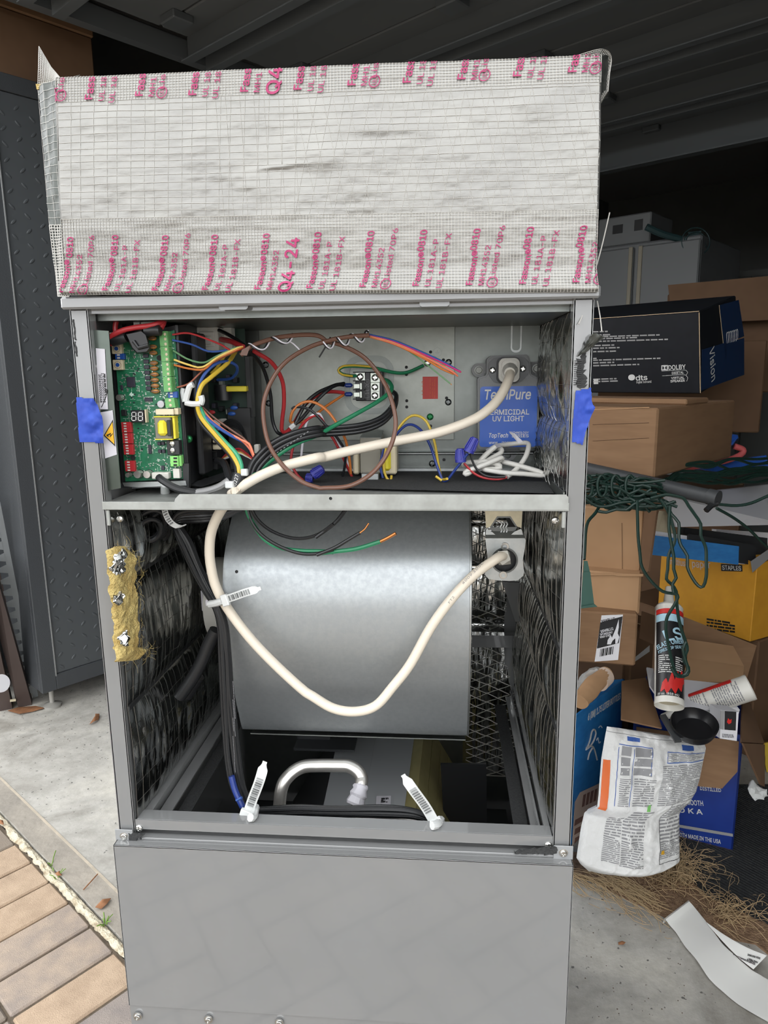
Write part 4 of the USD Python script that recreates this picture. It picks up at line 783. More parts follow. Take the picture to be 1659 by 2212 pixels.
part(p, 'winding', [crumple(pbox(B2(880, 365), B2(1050, 615), Z_ - .018, Z_ - .012, .003), .0008, 300, 2)], 'yellow_film'); part(p, 'bobbin', pbox(B2(1050, 360), B2(1130, 620), Z_ - .016, Z_ - .012, .0006), 'black_plastic'); part(p, 'film_edge', [pbox(B2(1140, 300), B2(1205, 665), Z_ - .011, Z_, .0005), pbox(B2(842, 296), B2(1180, 312), Z_ - .0135, Z_, .0003), pbox(B2(865, 664), B2(1150, 680), Z_ - .0135, Z_, .0003)], 'yellow_film')
p = part(cbd, 'power_terminal', pbox(B2(1050, 690), B2(1270, 925), Z_ - .010, Z_, .0006), 'black_plastic', label='black two screw terminal')
for c in (B2(1145, 740), B2(1150, 850)): part(p, 'screw', screw(P(*c, Z_ - .0102), .0034), 'screw_metal')
for c in ((945, 738), (1008, 735), (955, 862), (1018, 862)): comp('diode', B2(c[0] - 28, c[1] - 28), B2(c[0] + 28, c[1] + 28), .003, 'chip_dark')
p = part(cbd, 'plug_terminal', pbox(B2(1105, 945), B2(1250, 1115), Z_ - .011, Z_, .0005), 'lime_green', label='bright green three way plug'); part(p, 'plug_side', pbox(B2(1250, 935), B2(1300, 1110), Z_ - .008, Z_, .0005), 'lime_green')
for y in (980, 1035, 1090): part(p, 'slot', pbox(B2(1165, y - 14), B2(1225, y + 14), Z_ - .0114, Z_ - .0105, 0), 'black_matt')
comp('connector', B2(1195, 1135), B2(1310, 1290), .008, 'white_plastic'); comp('connector', B2(860, 1195), B2(1140, 1300), .010, 'white_plastic', 'white plug of the board cable', .001)
for c, r in ((B2(625, 1230), .0046), (B2(778, 1230), .0046), (B2(465, 1240), .0028), (B1(575, 1165), .0036)):
    o = P(*c, Z_); p = part(cbd, 'capacitor', fr(lathe([(0, 0), (r, 0), (r, .0075), (r * .9, .0085), (0, .0085)], 24), o, FX, FY), 'alu_can'); part(p, 'base', fr(lathe([(0, 0), (r * 1.12, 0), (r * 1.12, .0012), (0, .0012)], 8), o, FX, FY), 'black_plastic')
o = P(*B2(985, 95), Z_); part(cbd, 'varistor', [fr(lathe([(0, 0), (.004, .0), (.004, .003), (0, .0035)], 18), o + [0, -.002, 0], FX, FY)], 'label_white')
# the fuse holder over the board
fh = thing('fuse_holder', 'black fuse holder with red leads above the circuit board', 'fuse holder', loc=tuple(P(290, 765, YC - .02)))
fb = [B1(615, 205), B1(870, 150), B1(945, 215), B1(1010, 440), B1(960, 500), B1(800, 515), B1(720, 430), B1(690, 320)]
part(fh, 'body', [hull(np.vstack([[P(*a, YC - .012) for a in fb], [P(*a, YC - .030) for a in [tuple(np.mean(fb, 0) + (np.array(f) - np.mean(fb, 0)) * .86) for f in fb]]]))], 'black_plastic', smooth=20)
part(fh, 'rim', [tube([P(*B1(x, y), YC - .031) for x, y in ((750, 325), (825, 425), (975, 385))], .0022, 8)], 'black_plastic')
part(fh, 'boot', [wire([P(*B1(435, 330), YC - .02), P(*B1(540, 300), YC - .021), P(*B1(640, 265), YC - .021)], .0055, 12), wire([P(*B1(930, 180), YC - .02), P(*B1(1040, 165), YC - .02), P(*B1(1150, 160), YC - .02)], .006, 12)], 'black_plastic')
part(fh, 'lead', wire([P(*B1(x, y), YC - .02 - d) for x, y, d in ((350, 355, 0), (370, 300, .002), (450, 230, .004), (600, 160, .005), (800, 118, .005), (980, 98, .003), (1120, 60, .0), (1190, 20, -.01))], .0030, 10), 'wire_red')
for w_ in [wire([P(*B1(x, y), YC - .012) for x, y in ((495, 250), (475, 130), (490, 40), (530, -10))], .0028, 10), wire([P(*B1(335, 355), YC - .02), P(*B1(440, 350), YC - .02)], .0036, 10), wire([P(*B1(1150, 125), YC - .016), P(*B1(1190, 50), YC - .012), P(*B1(1200, -20), YC)], .0036, 10)]: part(fh, 'lead', w_, 'wire_red')
part(fh, 'socket', pbox(B1(355, 195), B1(500, 275), YC - .004, YC, .001), 'white_plastic')
# inverter module behind: dark board with blocks
im = thing('inverter_module', 'dark power module with white blocks behind the circuit board', 'power module', loc=(.12, .18, ZS + .002))
part(im, 'base', [hull([PZ(400, 1052, ZS + .002), PZ(480, 1035, ZS + .002), P(480, 1040, .19), P(435, 1052, .1), P(405, 1046, .09), P(560, 995, .22), P(560, 1012, .22)])], 'dark_steel'); part(im, 'board', pbox((410, 700), (545, 1030), .19, .187), 'pcb_dim'); part(im, 'heat_sink', pbox((500, 880), (555, 1010), .185, .165), 'black_plastic')
part(im, 'back_case', [pbox((424, 925), (470, 1015), .13, .185, .001), pbox((535, 770), (552, 900), .185, .17)], 'black_plastic')
p = part(im, 'filter_block', pbox(F1(728, 205), F1(900, 365), .14, .18, .001), 'white_plastic', label='white square filter block'); part(p, 'cap', [pbox(F1(765, 235), F1(870, 335), .138, .14, .001), pbox(F1(800, 262), F1(850, 320), .136, .14, .001)], 'white_plastic'); part(im, 'filter_side', pbox(F1(900, 200), F1(990, 350), .165, .18), 'white_plastic')
part(im, 'film_capacitor', [pbox(F1(945, 597), F1(1082, 632), .16, .18, .001)], 'yellow_film', label='yellow film capacitor'); part(im, 'coil', [lathe([(0, 0), (.011, 0), (.011, .02), (0, .02)], 24).apply_translation(P(*F1(930, 690), .17))], 'black_plastic')
part(im, 'relay_block', [pbox(F1(775, 830), F1(845, 928), .128, .16, .001), pbox(F1(860, 820), F1(910, 890), .14, .17, .001)], 'white_plastic')
for y in (955, 1000): part(im, 'tab_cover', pbox(F1(855, y - 18), F1(915, y + 18), .122, .13, .001), 'cream_plastic')
for y in (958, 1000, 1055, 1098): part(im, 'screw', screw(P(*F1(828, y), .124), .0042), 'screw_metal')
for y in (925, 980, 1030, 1075): part(im, 'divider', pbox(F1(775, y), F1(880, y + 4), .118, .13), 'black_plastic')
for a, c in ((F1(1000, 740), 'dip_blue'), (F1(985, 780), 'dip_blue'), (F1(850, 770), 'dip_red')): s = trimesh.creation.icosphere(2, .0035); s.vertices *= [1.5, .5, .8]; part(im, 'disc_capacitor', s.apply_translation(P(*a, .165)), c, smooth=True)
for k in range(10):
    a = F1(800 + (k % 5) * 48, 520 + (k // 5) * 190 + (k % 3) * 20); part(im, 'component', pbox(a, (a[0] + 9, a[1] + 11), .175, .187), ('chip_dark', 'black_plastic', 'pad_metal')[k % 3])
part(im, 'clip_label', plate_px([F1(640, 512), F1(650, 510), F1(662, 660), F1(650, 662)], .06, .0005), 'label_white')
o = P(*F1(697, 948), .07); part(im, 'ground_screw', screw(o, .0046), 'green_screw')
cl = [(700, 590), (672, 700), (690, 722), (775, 718), (785, 665), (760, 655)]
part(im, 'cable_clip', [wire([P(*F1(x, y), .05) for x, y in ((730, 585), (705, 600), (690, 650), (678, 700))], .0036, 8), wire([P(*F1(x, y), .05) for x, y in ((678, 705), (720, 715), (778, 712))], .0034, 8), wire([P(*F1(x, y), .05) for x, y in ((778, 715), (788, 690), (780, 660))], .0036, 8), wire([P(*F1(x, y), .055) for x, y in ((665, 610), (660, 640), (672, 700))], .003, 8)], 'nylon', label='white nylon cable clip')
# ------------------------------------------------------------------ wires
wr = thing('wiring_harness', 'bundle of thin coloured wires inside the control compartment', 'wires', loc=(.27, .1, ZS))
def W_(fr_, pts, r, m, y, name='wire', parent=None, label=None, step=.004, n=8):
    ys = y if isinstance(y, (list, tuple)) else [y] * len(pts); ys = np.interp(np.linspace(0, 1, len(pts)), np.linspace(0, 1, len(ys)), ys)
    return part(parent or wr, name, wire([P(*fr_(a, b), d) for (a, b), d in zip(pts, ys)], r, n, step), m, label=label)
LY = [.048, .06, .075, .08]
W_(F1, [(590, 255), (700, 245), (850, 295), (930, 330), (990, 365), (1050, 350)], .0011, 'wire_red', LY)
W_(F1, [(590, 290), (720, 320), (830, 365), (940, 360), (1050, 335)], .0012, 'wire_blue', LY)
W_(F1, [(595, 360), (700, 420), (800, 440), (880, 400), (1000, 345), (1050, 335)], .0011, 'wire_light_green', LY)
W_(F1, [(600, 420), (700, 455), (790, 470), (900, 400), (1020, 345), (1060, 335)], .0012, 'wire_cream_yellow', LY)
W_(F1, [(600, 455), (700, 480), (800, 485), (880, 420), (1030, 350), (1060, 340)], .0012, 'wire_orange', LY)
W_(F1, [(620, 605), (700, 580), (780, 505), (880, 430), (1020, 360)], .0011, 'wire_light_brown', LY)
fan = dict(wire_blue=((265, 222), (400, 255), (560, 320), (700, 385), (780, 432)), wire_magenta=((265, 228), (400, 262), (560, 328), (700, 392), (790, 438)), wire_salmon=((265, 232), (420, 280), (580, 350), (740, 435), (770, 460)), wire_cream_yellow=((265, 230), (400, 268), (540, 325), (640, 385), (700, 405)), wire_orange=((265, 235), (400, 275), (560, 350), (680, 420), (750, 450)))
for c, p in fan.items(): W_(F2, p, .0011, c, [.085, .10])
W_(F2, ((265, 236), (420, 278), (480, 310), (600, 400), (730, 505)), .0008, 'wire_light_green', [.085, .10])
for p in (((775, 430), (795, 440)), ((765, 455), (776, 464)), ((725, 500), (738, 512))): W_(F2, p, .0005, 'copper', .1, 'copper_end')
hk = thing('thermostat_cable', 'brown multi-core cable looped in a large ring before the back plate', 'cable', loc=(.25, .1, 1.02))
bc = [F1(1045, 392), F1(1110, 335), F1(1200, 298), F1(1300, 272), F1(1450, 256), F1(1560, 262), F2(20, 262), F2(100, 282), F2(230, 352), F2(330, 470), F2(390, 600), F2(414, 750), F2(370, 900), F2(280, 1020), F2(150, 1095), F2(0, 1108), F1(1560, 1270), F1(1450, 1230), F1(1330, 1130), F1(1240, 1000), F1(1200, 850), F1(1198, 700), F1(1255, 550), F1(1350, 430), F1(1500, 338), F1(1640, 292), F2(60, 248), F2(160, 232), F2(262, 226)]
by = np.interp(np.arange(len(bc)), [0, 5, 9, 14, 19, 24, 28], [.075, .085, .10, .05, .06, .085, .078])
bpath = spline([P(*a, d) for a, d in zip(bc, by)], .004); part(hk, 'jacket', tube(bpath, .0026, 10), 'wire_brown')
part(hk, 'slit_end', hull(np.vstack([[P(*F1(x, y), d) for d in (.072, .08)] for x, y in ((1042, 390), (1052, 355), (1110, 325), (1085, 395))])), 'wire_brown')
part(hk, 'jacket_print', [bx(-.0015, .0015, -.0004, .0004, 0, .0002).apply_translation(P(*F2(x, y), .088)) for x, y in ((268, 405), (290, 430), (310, 460), (385, 640), (398, 680), (402, 720), (400, 760), (350, 910), (330, 945))], 'print_grey', kind='stuff')
tw_ = thing('twisted_pair', 'black and white thin wire pair wound around the brown cable', 'wire', loc=(.25, .08, 1.15))
def helix(c0, c1, y, turns, r, ph, m):
    a, b = P(*c0, y), P(*c1, y); t = np.linspace(0, 1, 60); ax = nrm(b - a); n1 = nrm(np.cross(ax, [0, 1, 0])); n2 = np.cross(ax, n1)
    p = a + (b - a) * t[:, None] + r * (np.cos(t * turns * 2 * np.pi + ph)[:, None] * n1 + np.sin(t * turns * 2 * np.pi + ph)[:, None] * n2); part(tw_, 'strand', tube(p, .0009, 6), m)
for ph, m in ((0, 'wire_white'), (.55, 'wire_black')):
    helix(F1(1105, 345), F1(1390, 268), .08, 1.8, .0052, ph, m); helix(F1(1600, 320), F2(262, 226), .083, 2.9, .0055, ph + 1, m)
    W_(F1, [(1340, 278), (1400, 320), (1440, 360)], .0009, m, .09 + ph * .002, 'tail', tw_); W_(F1, [(1640, 270), (1610, 330), (1565, 405)], .0009, 'wire_black', .09 + ph * .002, 'tail', tw_)
# thick leads, clip bundle
W_(F1, [(1130, 362), (1250, 440), (1320, 560), (1332, 700), (1320, 820), (1318, 890), (1345, 902), (1392, 862)], .0026, 'wire_red', [.10, .15, .17, .16])
W_(F1, [(1105, 360), (1190, 470), (1240, 640), (1255, 820), (1290, 905), (1335, 912)], .0024, 'wire_black', [.10, .16, .18, .17])
W_(F1, [(1375, 875), (1405, 850)], .0035, 'nylon', .158, 'butt_splice')
W_(F1, [(915, 285), (980, 300), (1060, 335)], .0032, 'wire_red', [.14, .10]); W_(F1, [(900, 225), (980, 265), (1075, 330)], .0024, 'wire_black', [.14, .11])
W_(F1, [(890, 555), (980, 545), (1020, 500), (1010, 455), (940, 432), (860, 460), (790, 540), (757, 640), (762, 720), (800, 790), (880, 860), (980, 925), (1080, 980), (1130, 1062)], .0019, 'wire_blue', [.15, .11, .07, .052, .06, .08])
W_(F1, [(1010, 368), (960, 440), (850, 535), (785, 595), (758, 700), (780, 800), (880, 925), (980, 1040), (1030, 1130), (1035, 1192)], .0026, 'wire_yellow', [.12, .07, .05, .055, .055, .05])
W_(F1, [(935, 400), (890, 470), (850, 512)], .0018, 'wire_yellow', [.12, .1])
W_(F1, [(772, 735), (830, 845), (930, 955), (1015, 1045), (1048, 1120), (1048, 1195)], .0026, 'wire_mint', [.054, .06, .055, .052])
W_(F1, [(745, 560), (742, 680), (765, 820), (860, 935), (950, 1030), (1005, 1110), (1018, 1190)], .0022, 'wire_black', [.06, .06, .058])
W_(F1, [(778, 738), (860, 830), (960, 905), (1050, 955), (1110, 1020), (1128, 1065)], .0014, 'wire_salmon', .066); W_(F1, [(790, 735), (880, 815), (1000, 900), (1080, 960), (1120, 1050)], .0014, 'wire_brown', .07); W_(F1, [(1050, 955), (1100, 980), (1130, 1055)], .0015, 'wire_salmon', .062)
for k, (c, dz) in enumerate((('wire_red', 0), ('wire_light_brown', 14), ('wire_white', 30), ('wire_cream_yellow', 22))): W_(F1, [(905, 1095 - dz * .2), (960, 1040 + dz), (1030, 1012 + dz), (1085, 1045 + dz * .6), (1128, 1085)], .0012, c, [.12, .09, .07])
for k in range(5): W_(F1, [(915, 850 + 12 * k), (980, 820 + 10 * k), (1050, 860 + 9 * k), (1085, 950 + 6 * k), (1115, 1060)], .0014, 'wire_black', [.14, .12, .08])
W_(F1, [(890, 1090), (935, 1110), (960, 1180), (975, 1235)], .0045, 'black_plastic', [.10, .07, .05])
part(wr, 'plug', pbox(F1(1130, 985), F1(1165, 1045), .10, .11, .001), 'white_plastic')
part(wr, 'sleeve', [wire([P(*F1(1035, 1185), .052), P(*F1(1015, 1240), .048), P(*F1(985, 1290), .045)], .0085, 12)], 'black_plastic', label='black sleeve where the wires leave through the shelf')
part(wr, 'sleeve_print', front(fr(text_fit('60227', .016, .004, .0003), (0, 0, 0), (.3, .95, 0), (-.95, .3, 0)), P(*F1(1010, 1228), .038)[0], P(*F1(1010, 1228), .038)[2], .0375), 'print_white', smooth=False)
W_(F1, [(500, 1200), (530, 1225), (620, 1275), (750, 1302)], .0042, 'black_plastic', [.036, .03, .03], 'board_cable'); W_(F1, [(745, 1302), (820, 1292), (900, 1265), (965, 1222)], .0040, 'wire_grey', [.03, .032, .04], 'board_cable')
part(wr, 'tie_head', [bx(-.005, .005, -.003, .003, -.004, .004, .001).apply_translation(P(*F1(972, 1250), .035)), bx(-.004, .004, -.003, .003, -.004, .004, .001).apply_translation(P(*F1(1070, 1168), .045))], 'nylon')
for c, ps in (('wire_red', ((480, 75), (640, 105), (760, 140), (940, 180))), ('wire_blue', ((520, 105), (650, 125), (800, 135), (950, 125))), ('wire_green', ((740, 80), (800, 120), (900, 150), (1000, 165))), ('wire_black', ((530, 170), (600, 190), (700, 150), (900, 110))), ('wire_blue', ((560, 120), (700, 160), (820, 150), (900, 160)))): W_(F1, ps, .0026, c, [.07, .12])
part(wr, 'ribbon_cable', [wire([P(*F1(300 + 0 * k, 88 + 5 * k), .04), P(*F1(430, 90 + 5 * k), .05), P(*F1(510, 130 + 3 * k), .05), P(*F1(540, 165 + 2 * k), .055)], .0009, 5) for k in range(10)], 'wire_grey')
part(wr, 'tie_band', [wire([P(*F1(465, 155), .045), P(*F1(520, 140), .042), P(*F1(575, 150), .05)], .0032, 8)], 'nylon'); part(wr, 'connector', [pbox(F1(330, 162), F1(375, 192), .05, .06), pbox(F1(380, 155), F1(465, 182), .048, .06)], 'white_plastic')
part(wr, 'wire_cover', [pbox(F1(265, 120), F1(470, 210), .065, .075, .002)], 'black_matt')
# power leads at the terminal block
pw = thing('power_leads', 'red, black and orange leads looping to the terminal block', 'wires', loc=(.2, .18, 1.03))
def Wp(fr_, pts, r, m, y, name='lead'): return W_(fr_, pts, r, m, y, name, pw)
Wp(B5, [(845, 425), (760, 420), (640, 465), (520, 520), (380, 630), (300, 760), (215, 930)], .0024, 'wire_black', [.21, .19, .17, .16])
Wp(B5, [(850, 405), (740, 430), (640, 490), (500, 620), (400, 740), (300, 860), (205, 935)], .0024, 'wire_black', [.21, .185, .165, .16])
Wp(B5, [(850, 525), (720, 510), (600, 520), (450, 590), (340, 690), (260, 820), (205, 920)], .0024, 'wire_red', [.21, .20, .18, .165])
Wp(B5, [(845, 550), (720, 630), (600, 710), (500, 790), (350, 880), (240, 908), (165, 900), (165, 850), (190, 760), (280, 670), (400, 635), (520, 670), (640, 760), (740, 890), (810, 1000), (860, 1110), (890, 1220), (920, 1390), (935, 1560)], .0018, 'wire_orange', [.21, .17, .15, .15, .15, .17])
Wp(B5, [(185, 738), (205, 712), (290, 705), (400, 735), (500, 815), (600, 925), (700, 1030), (790, 1140), (860, 1280), (860, 1440), (830, 1600)], .0017, 'wire_black', [.15, .15, .16, .175])
Wp(B5, [(300, 1340), (320, 1160), (345, 1000), (380, 880), (440, 815), (520, 790), (560, 830), (620, 980), (720, 1110), (820, 1250), (890, 1420), (930, 1560)], .0016, 'wire_white', [.17, .15, .165, .18])
Wp(B5, [(330, 1650), (240, 1560), (170, 1400), (200, 1200), (240, 1080), (300, 950), (400, 850), (480, 815), (560, 860), (640, 1010), (720, 1130), (800, 1280), (880, 1450), (960, 1620)], .0018, 'wire_red', [.15, .16, .15, .165, .18])
mc = thing('supply_cables', 'heavy black cables and a green wire arching to the terminal block', 'cables', loc=(.2, .1, 1.0))
g1 = [F1(1085, 1200), F1(1130, 1090), F1(1250, 975), F1(1400, 905), F1(1550, 872), F2(0, 762), F2(200, 745), F2(330, 700), F2(400, 625), F2(418, 575), F2(385, 545)]
gy = np.interp(np.arange(11), [0, 3, 6, 10], [.05, .09, .14, .205])
for k, (dx, dy, m) in enumerate(((0, 0, 'wire_black'), (6, 7, 'wire_black'), (13, 14, 'wire_black'))):
    part(mc, 'black_cable', wire([P(a + dx * (i < 5), b + dy * (i < 9), d + .002 * k) for i, ((a, b), d) in enumerate(zip(g1, gy))], .0030, 10), m)
g2 = [F1(1130, 1190), F1(1160, 1165), F1(1260, 1078), F1(1400, 985), F1(1560, 918), F2(60, 748), F2(200, 672), F2(320, 602), F2(390, 540), F2(375, 495), F2(340, 480)]
part(mc, 'green_wire', wire([P(a, b, d + .003) for (a, b), d in zip(g2, gy)], .0027, 10), 'wire_green')
part(mc, 'print', [fr(bx(-.0012, .0012, -.0005, .0005, 0, .0002), P(*F1(1250 + k * 22, 1068 - k * 15), .073) + [0, -.003, .0008], (.8, 0, .55), (-.55, 0, .8)) for k in range(12)], 'print_grey', kind='stuff')
part(mc, 'ground_jumper', wire([P(*F2(x, y), d) for x, y, d in ((185, 460, .205), (150, 460, .20), (105, 450, .195), (84, 428, .195), (110, 408, .195), (180, 403, .20), (280, 412, .205), (400, 440, .21), (480, 440, .215), (575, 400, .222))], .0022, 8), 'wire_green', label='green and yellow ground jumper')
part(mc, 'jumper_stripe', wire([P(*F2(x, y), d - .0016) for x, y, d in ((165, 462, .20), (105, 452, .195), (82, 428, .195), (108, 405, .195), (178, 400, .20), (275, 408, .205))], .0015, 8), 'wire_yellow')
part(mc, 'ring_lug', screw(P(*F2(597, 386), YB - .006), .0044), 'screw_metal')
# yellow and blue pair from the transformer to the wire nuts, white lead coil
tl = thing('transformer_leads', 'yellow and blue wire pair hanging beside the blue label', 'wires', loc=(.4, .15, ZS))
W_(F2, [(395, 830), (420, 780), (470, 715), (525, 688), (590, 722), (635, 830), (662, 980), (682, 1055), (712, 1055)], .0017, 'wire_yellow', [.17, .17, .15, .12], parent=tl); W_(F2, [(400, 840), (425, 790), (485, 742), (550, 765), (610, 855), (660, 1000), (698, 1070), (760, 1000), (832, 908)], .0017, 'wire_navy', [.17, .16, .13, .12], parent=tl)
W_(F2, [(350, 870), (340, 900), (325, 980), (340, 1050)], .0016, 'wire_navy', .155, parent=tl); W_(F2, [(358, 870), (345, 980), (362, 1050), (385, 1062), (390, 1035)], .0016, 'wire_yellow', .155, parent=tl); W_(F2, [(645, 1040), (680, 1065)], .0016, 'wire_yellow', .12, parent=tl)
def nut(a, b, y, label, r=.0068):
    o, e = P(*a, y), P(*b, y); d = nrm(e - o); l = np.linalg.norm(e - o); x = nrm(np.cross(d, [0, 1, 0])); t = thing('wire_nut', label, 'wire connector', 'blue wire nuts', tuple(o))
    part(t, 'cone', fr(lathe([(0, 0), (r, 0), (r, l * .12), (r * .93, l * .2), (r * .70, l * .9), (r * .6, l), (0, l)], 20), o, x, np.cross(d, x), d), 'nut_blue')
    for k in range(8):
        q = k * math.pi / 4; n_ = x * math.cos(q) + np.cross(d, x) * math.sin(q); part(t, 'rib', tube([o + n_ * r * .96 + d * l * .2, o + n_ * r * .76 + d * l * .92], .0008, 5), 'nut_blue')
nut(F2(835, 900), F2(875, 818), .12, 'larger tilted blue wire nut just left of the blue label'); nut(F2(790, 958), F2(787, 880), .125, 'upright blue wire nut below the tilted one'); nut(F1(1525, 1185), F1(1590, 1140), .12, 'tilted blue wire nut lying by the foam pad edge'); nut(F1(1525, 1208), F1(1475, 1200), .125, 'darker blue wire nut lowest on the shelf beside the brown loop', .006)
wc = thing('ballast_lead', 'white power lead coiled on the shelf in front of the blue label', 'cable', loc=tuple(PZ(*F2(1040, 1040), ZS)))
W_(B6, [(600, 1240), (680, 1200), (760, 1195), (860, 1180), (1000, 1165), (1070, 1175), (1075, 1230), (1040, 1340), (960, 1460), (880, 1540), (800, 1600)], .0032, 'cord_white', [.2, .17, .15, .13], 'jacket', wc, n=10)
W_(B6, [(700, 1240), (730, 1250), (725, 1290), (640, 1340), (540, 1400), (430, 1470), (300, 1560), (262, 1560), (290, 1525), (420, 1480), (560, 1425), (700, 1365), (738, 1360), (700, 1400), (560, 1470), (520, 1510)], .0032, 'cord_white', [.16, .15, .13, .13, .14, .15], 'jacket', wc, n=10)
W_(B6, [(300, 1465), (245, 1450), (270, 1420), (420, 1410), (520, 1400), (600, 1420), (690, 1445), (715, 1480), (640, 1500), (500, 1500), (600, 1520), (800, 1550), (1000, 1560), (1240, 1580), (1262, 1565), (1200, 1530), (1000, 1470), (850, 1430), (710, 1400)], .0032, 'cord_white', [.15, .14, .14, .13, .13, .15], 'jacket', wc, n=10)
W_(B6, [(650, 1215), (560, 1290), (480, 1370), (400, 1480), (350, 1510)], .0032, 'cord_white', [.15, .135], 'jacket', wc, n=10)
W_(B6, [(250, 1425), (340, 1520), (420, 1580), (540, 1620), (700, 1630), (800, 1605)], .0015, 'wire_red', .128, 'core', wc); W_(B6, [(335, 1300), (360, 1400), (420, 1510), (520, 1585), (660, 1605), (780, 1600)], .0014, 'wire_black', .126, 'core', wc)
part(wc, 'tag', [quad(P(*B6(830, 1025), .15), P(*B6(900, 1040), .14), P(*B6(1010, 1150), .13), P(*B6(950, 1170), .13), .0005), quad(P(*B6(530, 1250), .16), P(*B6(700, 1170), .16), P(*B6(720, 1210), .15), P(*B6(545, 1290), .15), .0005)], 'label_white', label='printed paper tag on the white lead')
# the cream lamp cord: from the ballast, through the shelf, down to the bracket
lc_ = thing('power_cord', 'thick cream lamp cord sweeping across the compartments', 'cord', loc=(.3, .05, .75))
c1 = [B6(838, 235), B6(838, 300), B6(795, 420), B6(700, 590), B6(560, 740), B6(340, 880), F2(650, 790), F2(400, 840), F2(150, 893), F2(0, 930), F1(1550, 1072), F1(1350, 1122), F1(1200, 1180), F1(1080, 1245), F1(985, 1312), F3(990, 10), F3(925, 80), F3(865, 170), F3(820, 280), F3(806, 400), F3(815, 520), F3(850, 660), F3(930, 810), F3(1080, 1010), F3(1250, 1190), F3(1440, 1365), (675, 1504), (720, 1530), (768, 1537), (812, 1524), F4(400, 1130), F4(500, 1000), F4(620, 785), F4(745, 615), F4(870, 485), F4(1000, 390), F4(1035, 375)]
cy = np.interp(np.arange(len(c1)), [0, 1, 2, 4, 8, 12, 14, 15, 16, 18, 22, 28, 33, 35, 36], [.185, .165, .15, .13, .10, .055, .040, .03, .05, .06, .066, .06, .08, .095, .104])
part(lc_, 'jacket', tube(spline([P(*a, d) for a, d in zip(c1, cy)], .004), .0060, 16), 'cord_cream')
pp_ = P(*F4(1052, 395), .105); part(lc_, 'plug', [hull([P(*F4(x, y), d) for x, y, d in ((1005, 350, .098), (1060, 345, .10), (1078, 400, .105), (1030, 430, .105), (1000, 400, .10), (1010, 352, .122), (1075, 360, .122), (1080, 425, .122), (1010, 430, .122))])], 'white_plastic', smooth=25)
rb_ = P(*B6(838, 240), .19); part(lc_, 'strain_relief', tube([P(*B6(838, 235), .192), P(*B6(838, 248), .176), P(*B6(836, 268), .168)], [.0105, .0085, .0068], 16), 'white_plastic')
part(lc_, 'jacket_print', [fr(text_fit('6009 105C', .035, .0026, .0003), P(*F4(860, 475), .0735) , nrm(P(*F4(960, 395), .084) - P(*F4(800, 560), .075)), (-.6, 0, .8)), fr(text_fit('FT2', .010, .0026, .0003), P(*F4(735, 630), .0675), nrm(P(*F4(745, 615), .06) - P(*F4(620, 785), .06)), (-.8, 0, .55))], 'print_grey', smooth=False)
# lower compartment: black cable bundle, ties, bare ends
bk_ = thing('black_cable_bundle', 'bundle of black cables hanging left of the blower and along the rail', 'cables', loc=(.15, .05, .60))
rg = np.random.default_rng(21)
for k in range(6):
    o = k - 2.5
    pts = [F3(580 + 9 * o, 250), F3(640 + 16 * o, 360), F3(720 + 13 * o, 540), F3(800 + 11 * o, 690), F3(855 + 9 * o, 790), F3(895 + 10 * o, 930), F3(915 + 12 * o, 1150), F3(925 + 14 * o, 1380), F5(845 + 16 * o, 300), F5(870 + 17 * o, 560), F5(905 + 16 * o, 740), F5(975 + 10 * o, 880), F5(1060, 905 + 9 * o), F5(1300, 893 + 9 * o), F5(1560, 900 + 9 * o), F6(300, 840 + 11 * o), F6(480, 850 + 9 * o), F6(600, 885 + 6 * o)]
    ys = np.interp(np.arange(len(pts)), [0, 2, 4, 8, 11, 13, 17], [.10, .09, .075, .07, .055, .045, .04]) + rg.uniform(-.003, .003)
    part(bk_, 'cable', wire([P(a + rg.normal(0, .8), b + rg.normal(0, .8), d) for (a, b), d in zip(pts, ys)], .0030, 8), 'wire_black')
for k in range(9):
    cx_, cy_, a_, b_ = 400 + rg.uniform(-20, 30), 250 + rg.uniform(-20, 25), 90 + 22 * (k % 4) + rg.uniform(-8, 8), 60 + 20 * (k % 3) + rg.uniform(-5, 10); t_ = np.linspace(0, 2 * np.pi, 14); ro = -.75
    pts = [F3(cx_ + a_ * math.cos(t) * math.cos(ro) - b_ * math.sin(t) * math.sin(ro), cy_ + a_ * math.cos(t) * math.sin(ro) + b_ * math.sin(t) * math.cos(ro)) for t in t_]
    part(bk_, 'cable_loop', wire([P(*p, .07 + .006 * k + .01 * math.sin(t)) for p, t in zip(pts, t_)], .0030, 8), 'wire_black')
for k in range(5): part(bk_, 'cable_loop', wire([P(*F3(530, 240 + 4 * k), .09), P(*F3(600, 150 + 16 * k), .09 + .004 * k), P(*F3(760, 135 + 18 * k), .10), P(*F3(900, 130 + 14 * k), .11), P(*F3(1030, 105 + 5 * k), .12)], .0030, 8), 'wire_black')
part(bk_, 'hose', wire([P(*F3(x, y), .11) for x, y in ((850, 960), (800, 1060), (750, 1180), (690, 1290), (600, 1420))], .0085, 12), 'black_plastic'); part(bk_, 'hose_end', wire([P(*F5(640, 0), .13), P(*F5(590, 80), .13), P(*F5(560, 130), .13)], .009, 12), 'black_plastic')
part(bk_, 'cable_print', [fr(lines(1, .05, .0011, 60 + k, .6, .0002), P(*F5(878, 160 + 120 * k), .055), nrm(P(*F5(890, 400), .06) - P(*F5(870, 100), .06)), (1, 0, .08)) for k in range(4)], 'print_grey', kind='stuff', smooth=False)
part(bk_, 'blue_core', [wire([P(*F5(860, 665), .052), P(*F5(885, 760), .048), P(*F5(935, 870), .042)], .0040, 10)], 'wire_navy'); part(bk_, 'blue_tie', [wire([P(*F5(893, 826), .042), P(*F5(928, 808), .040)], .0018, 6)], 'wire_blue')
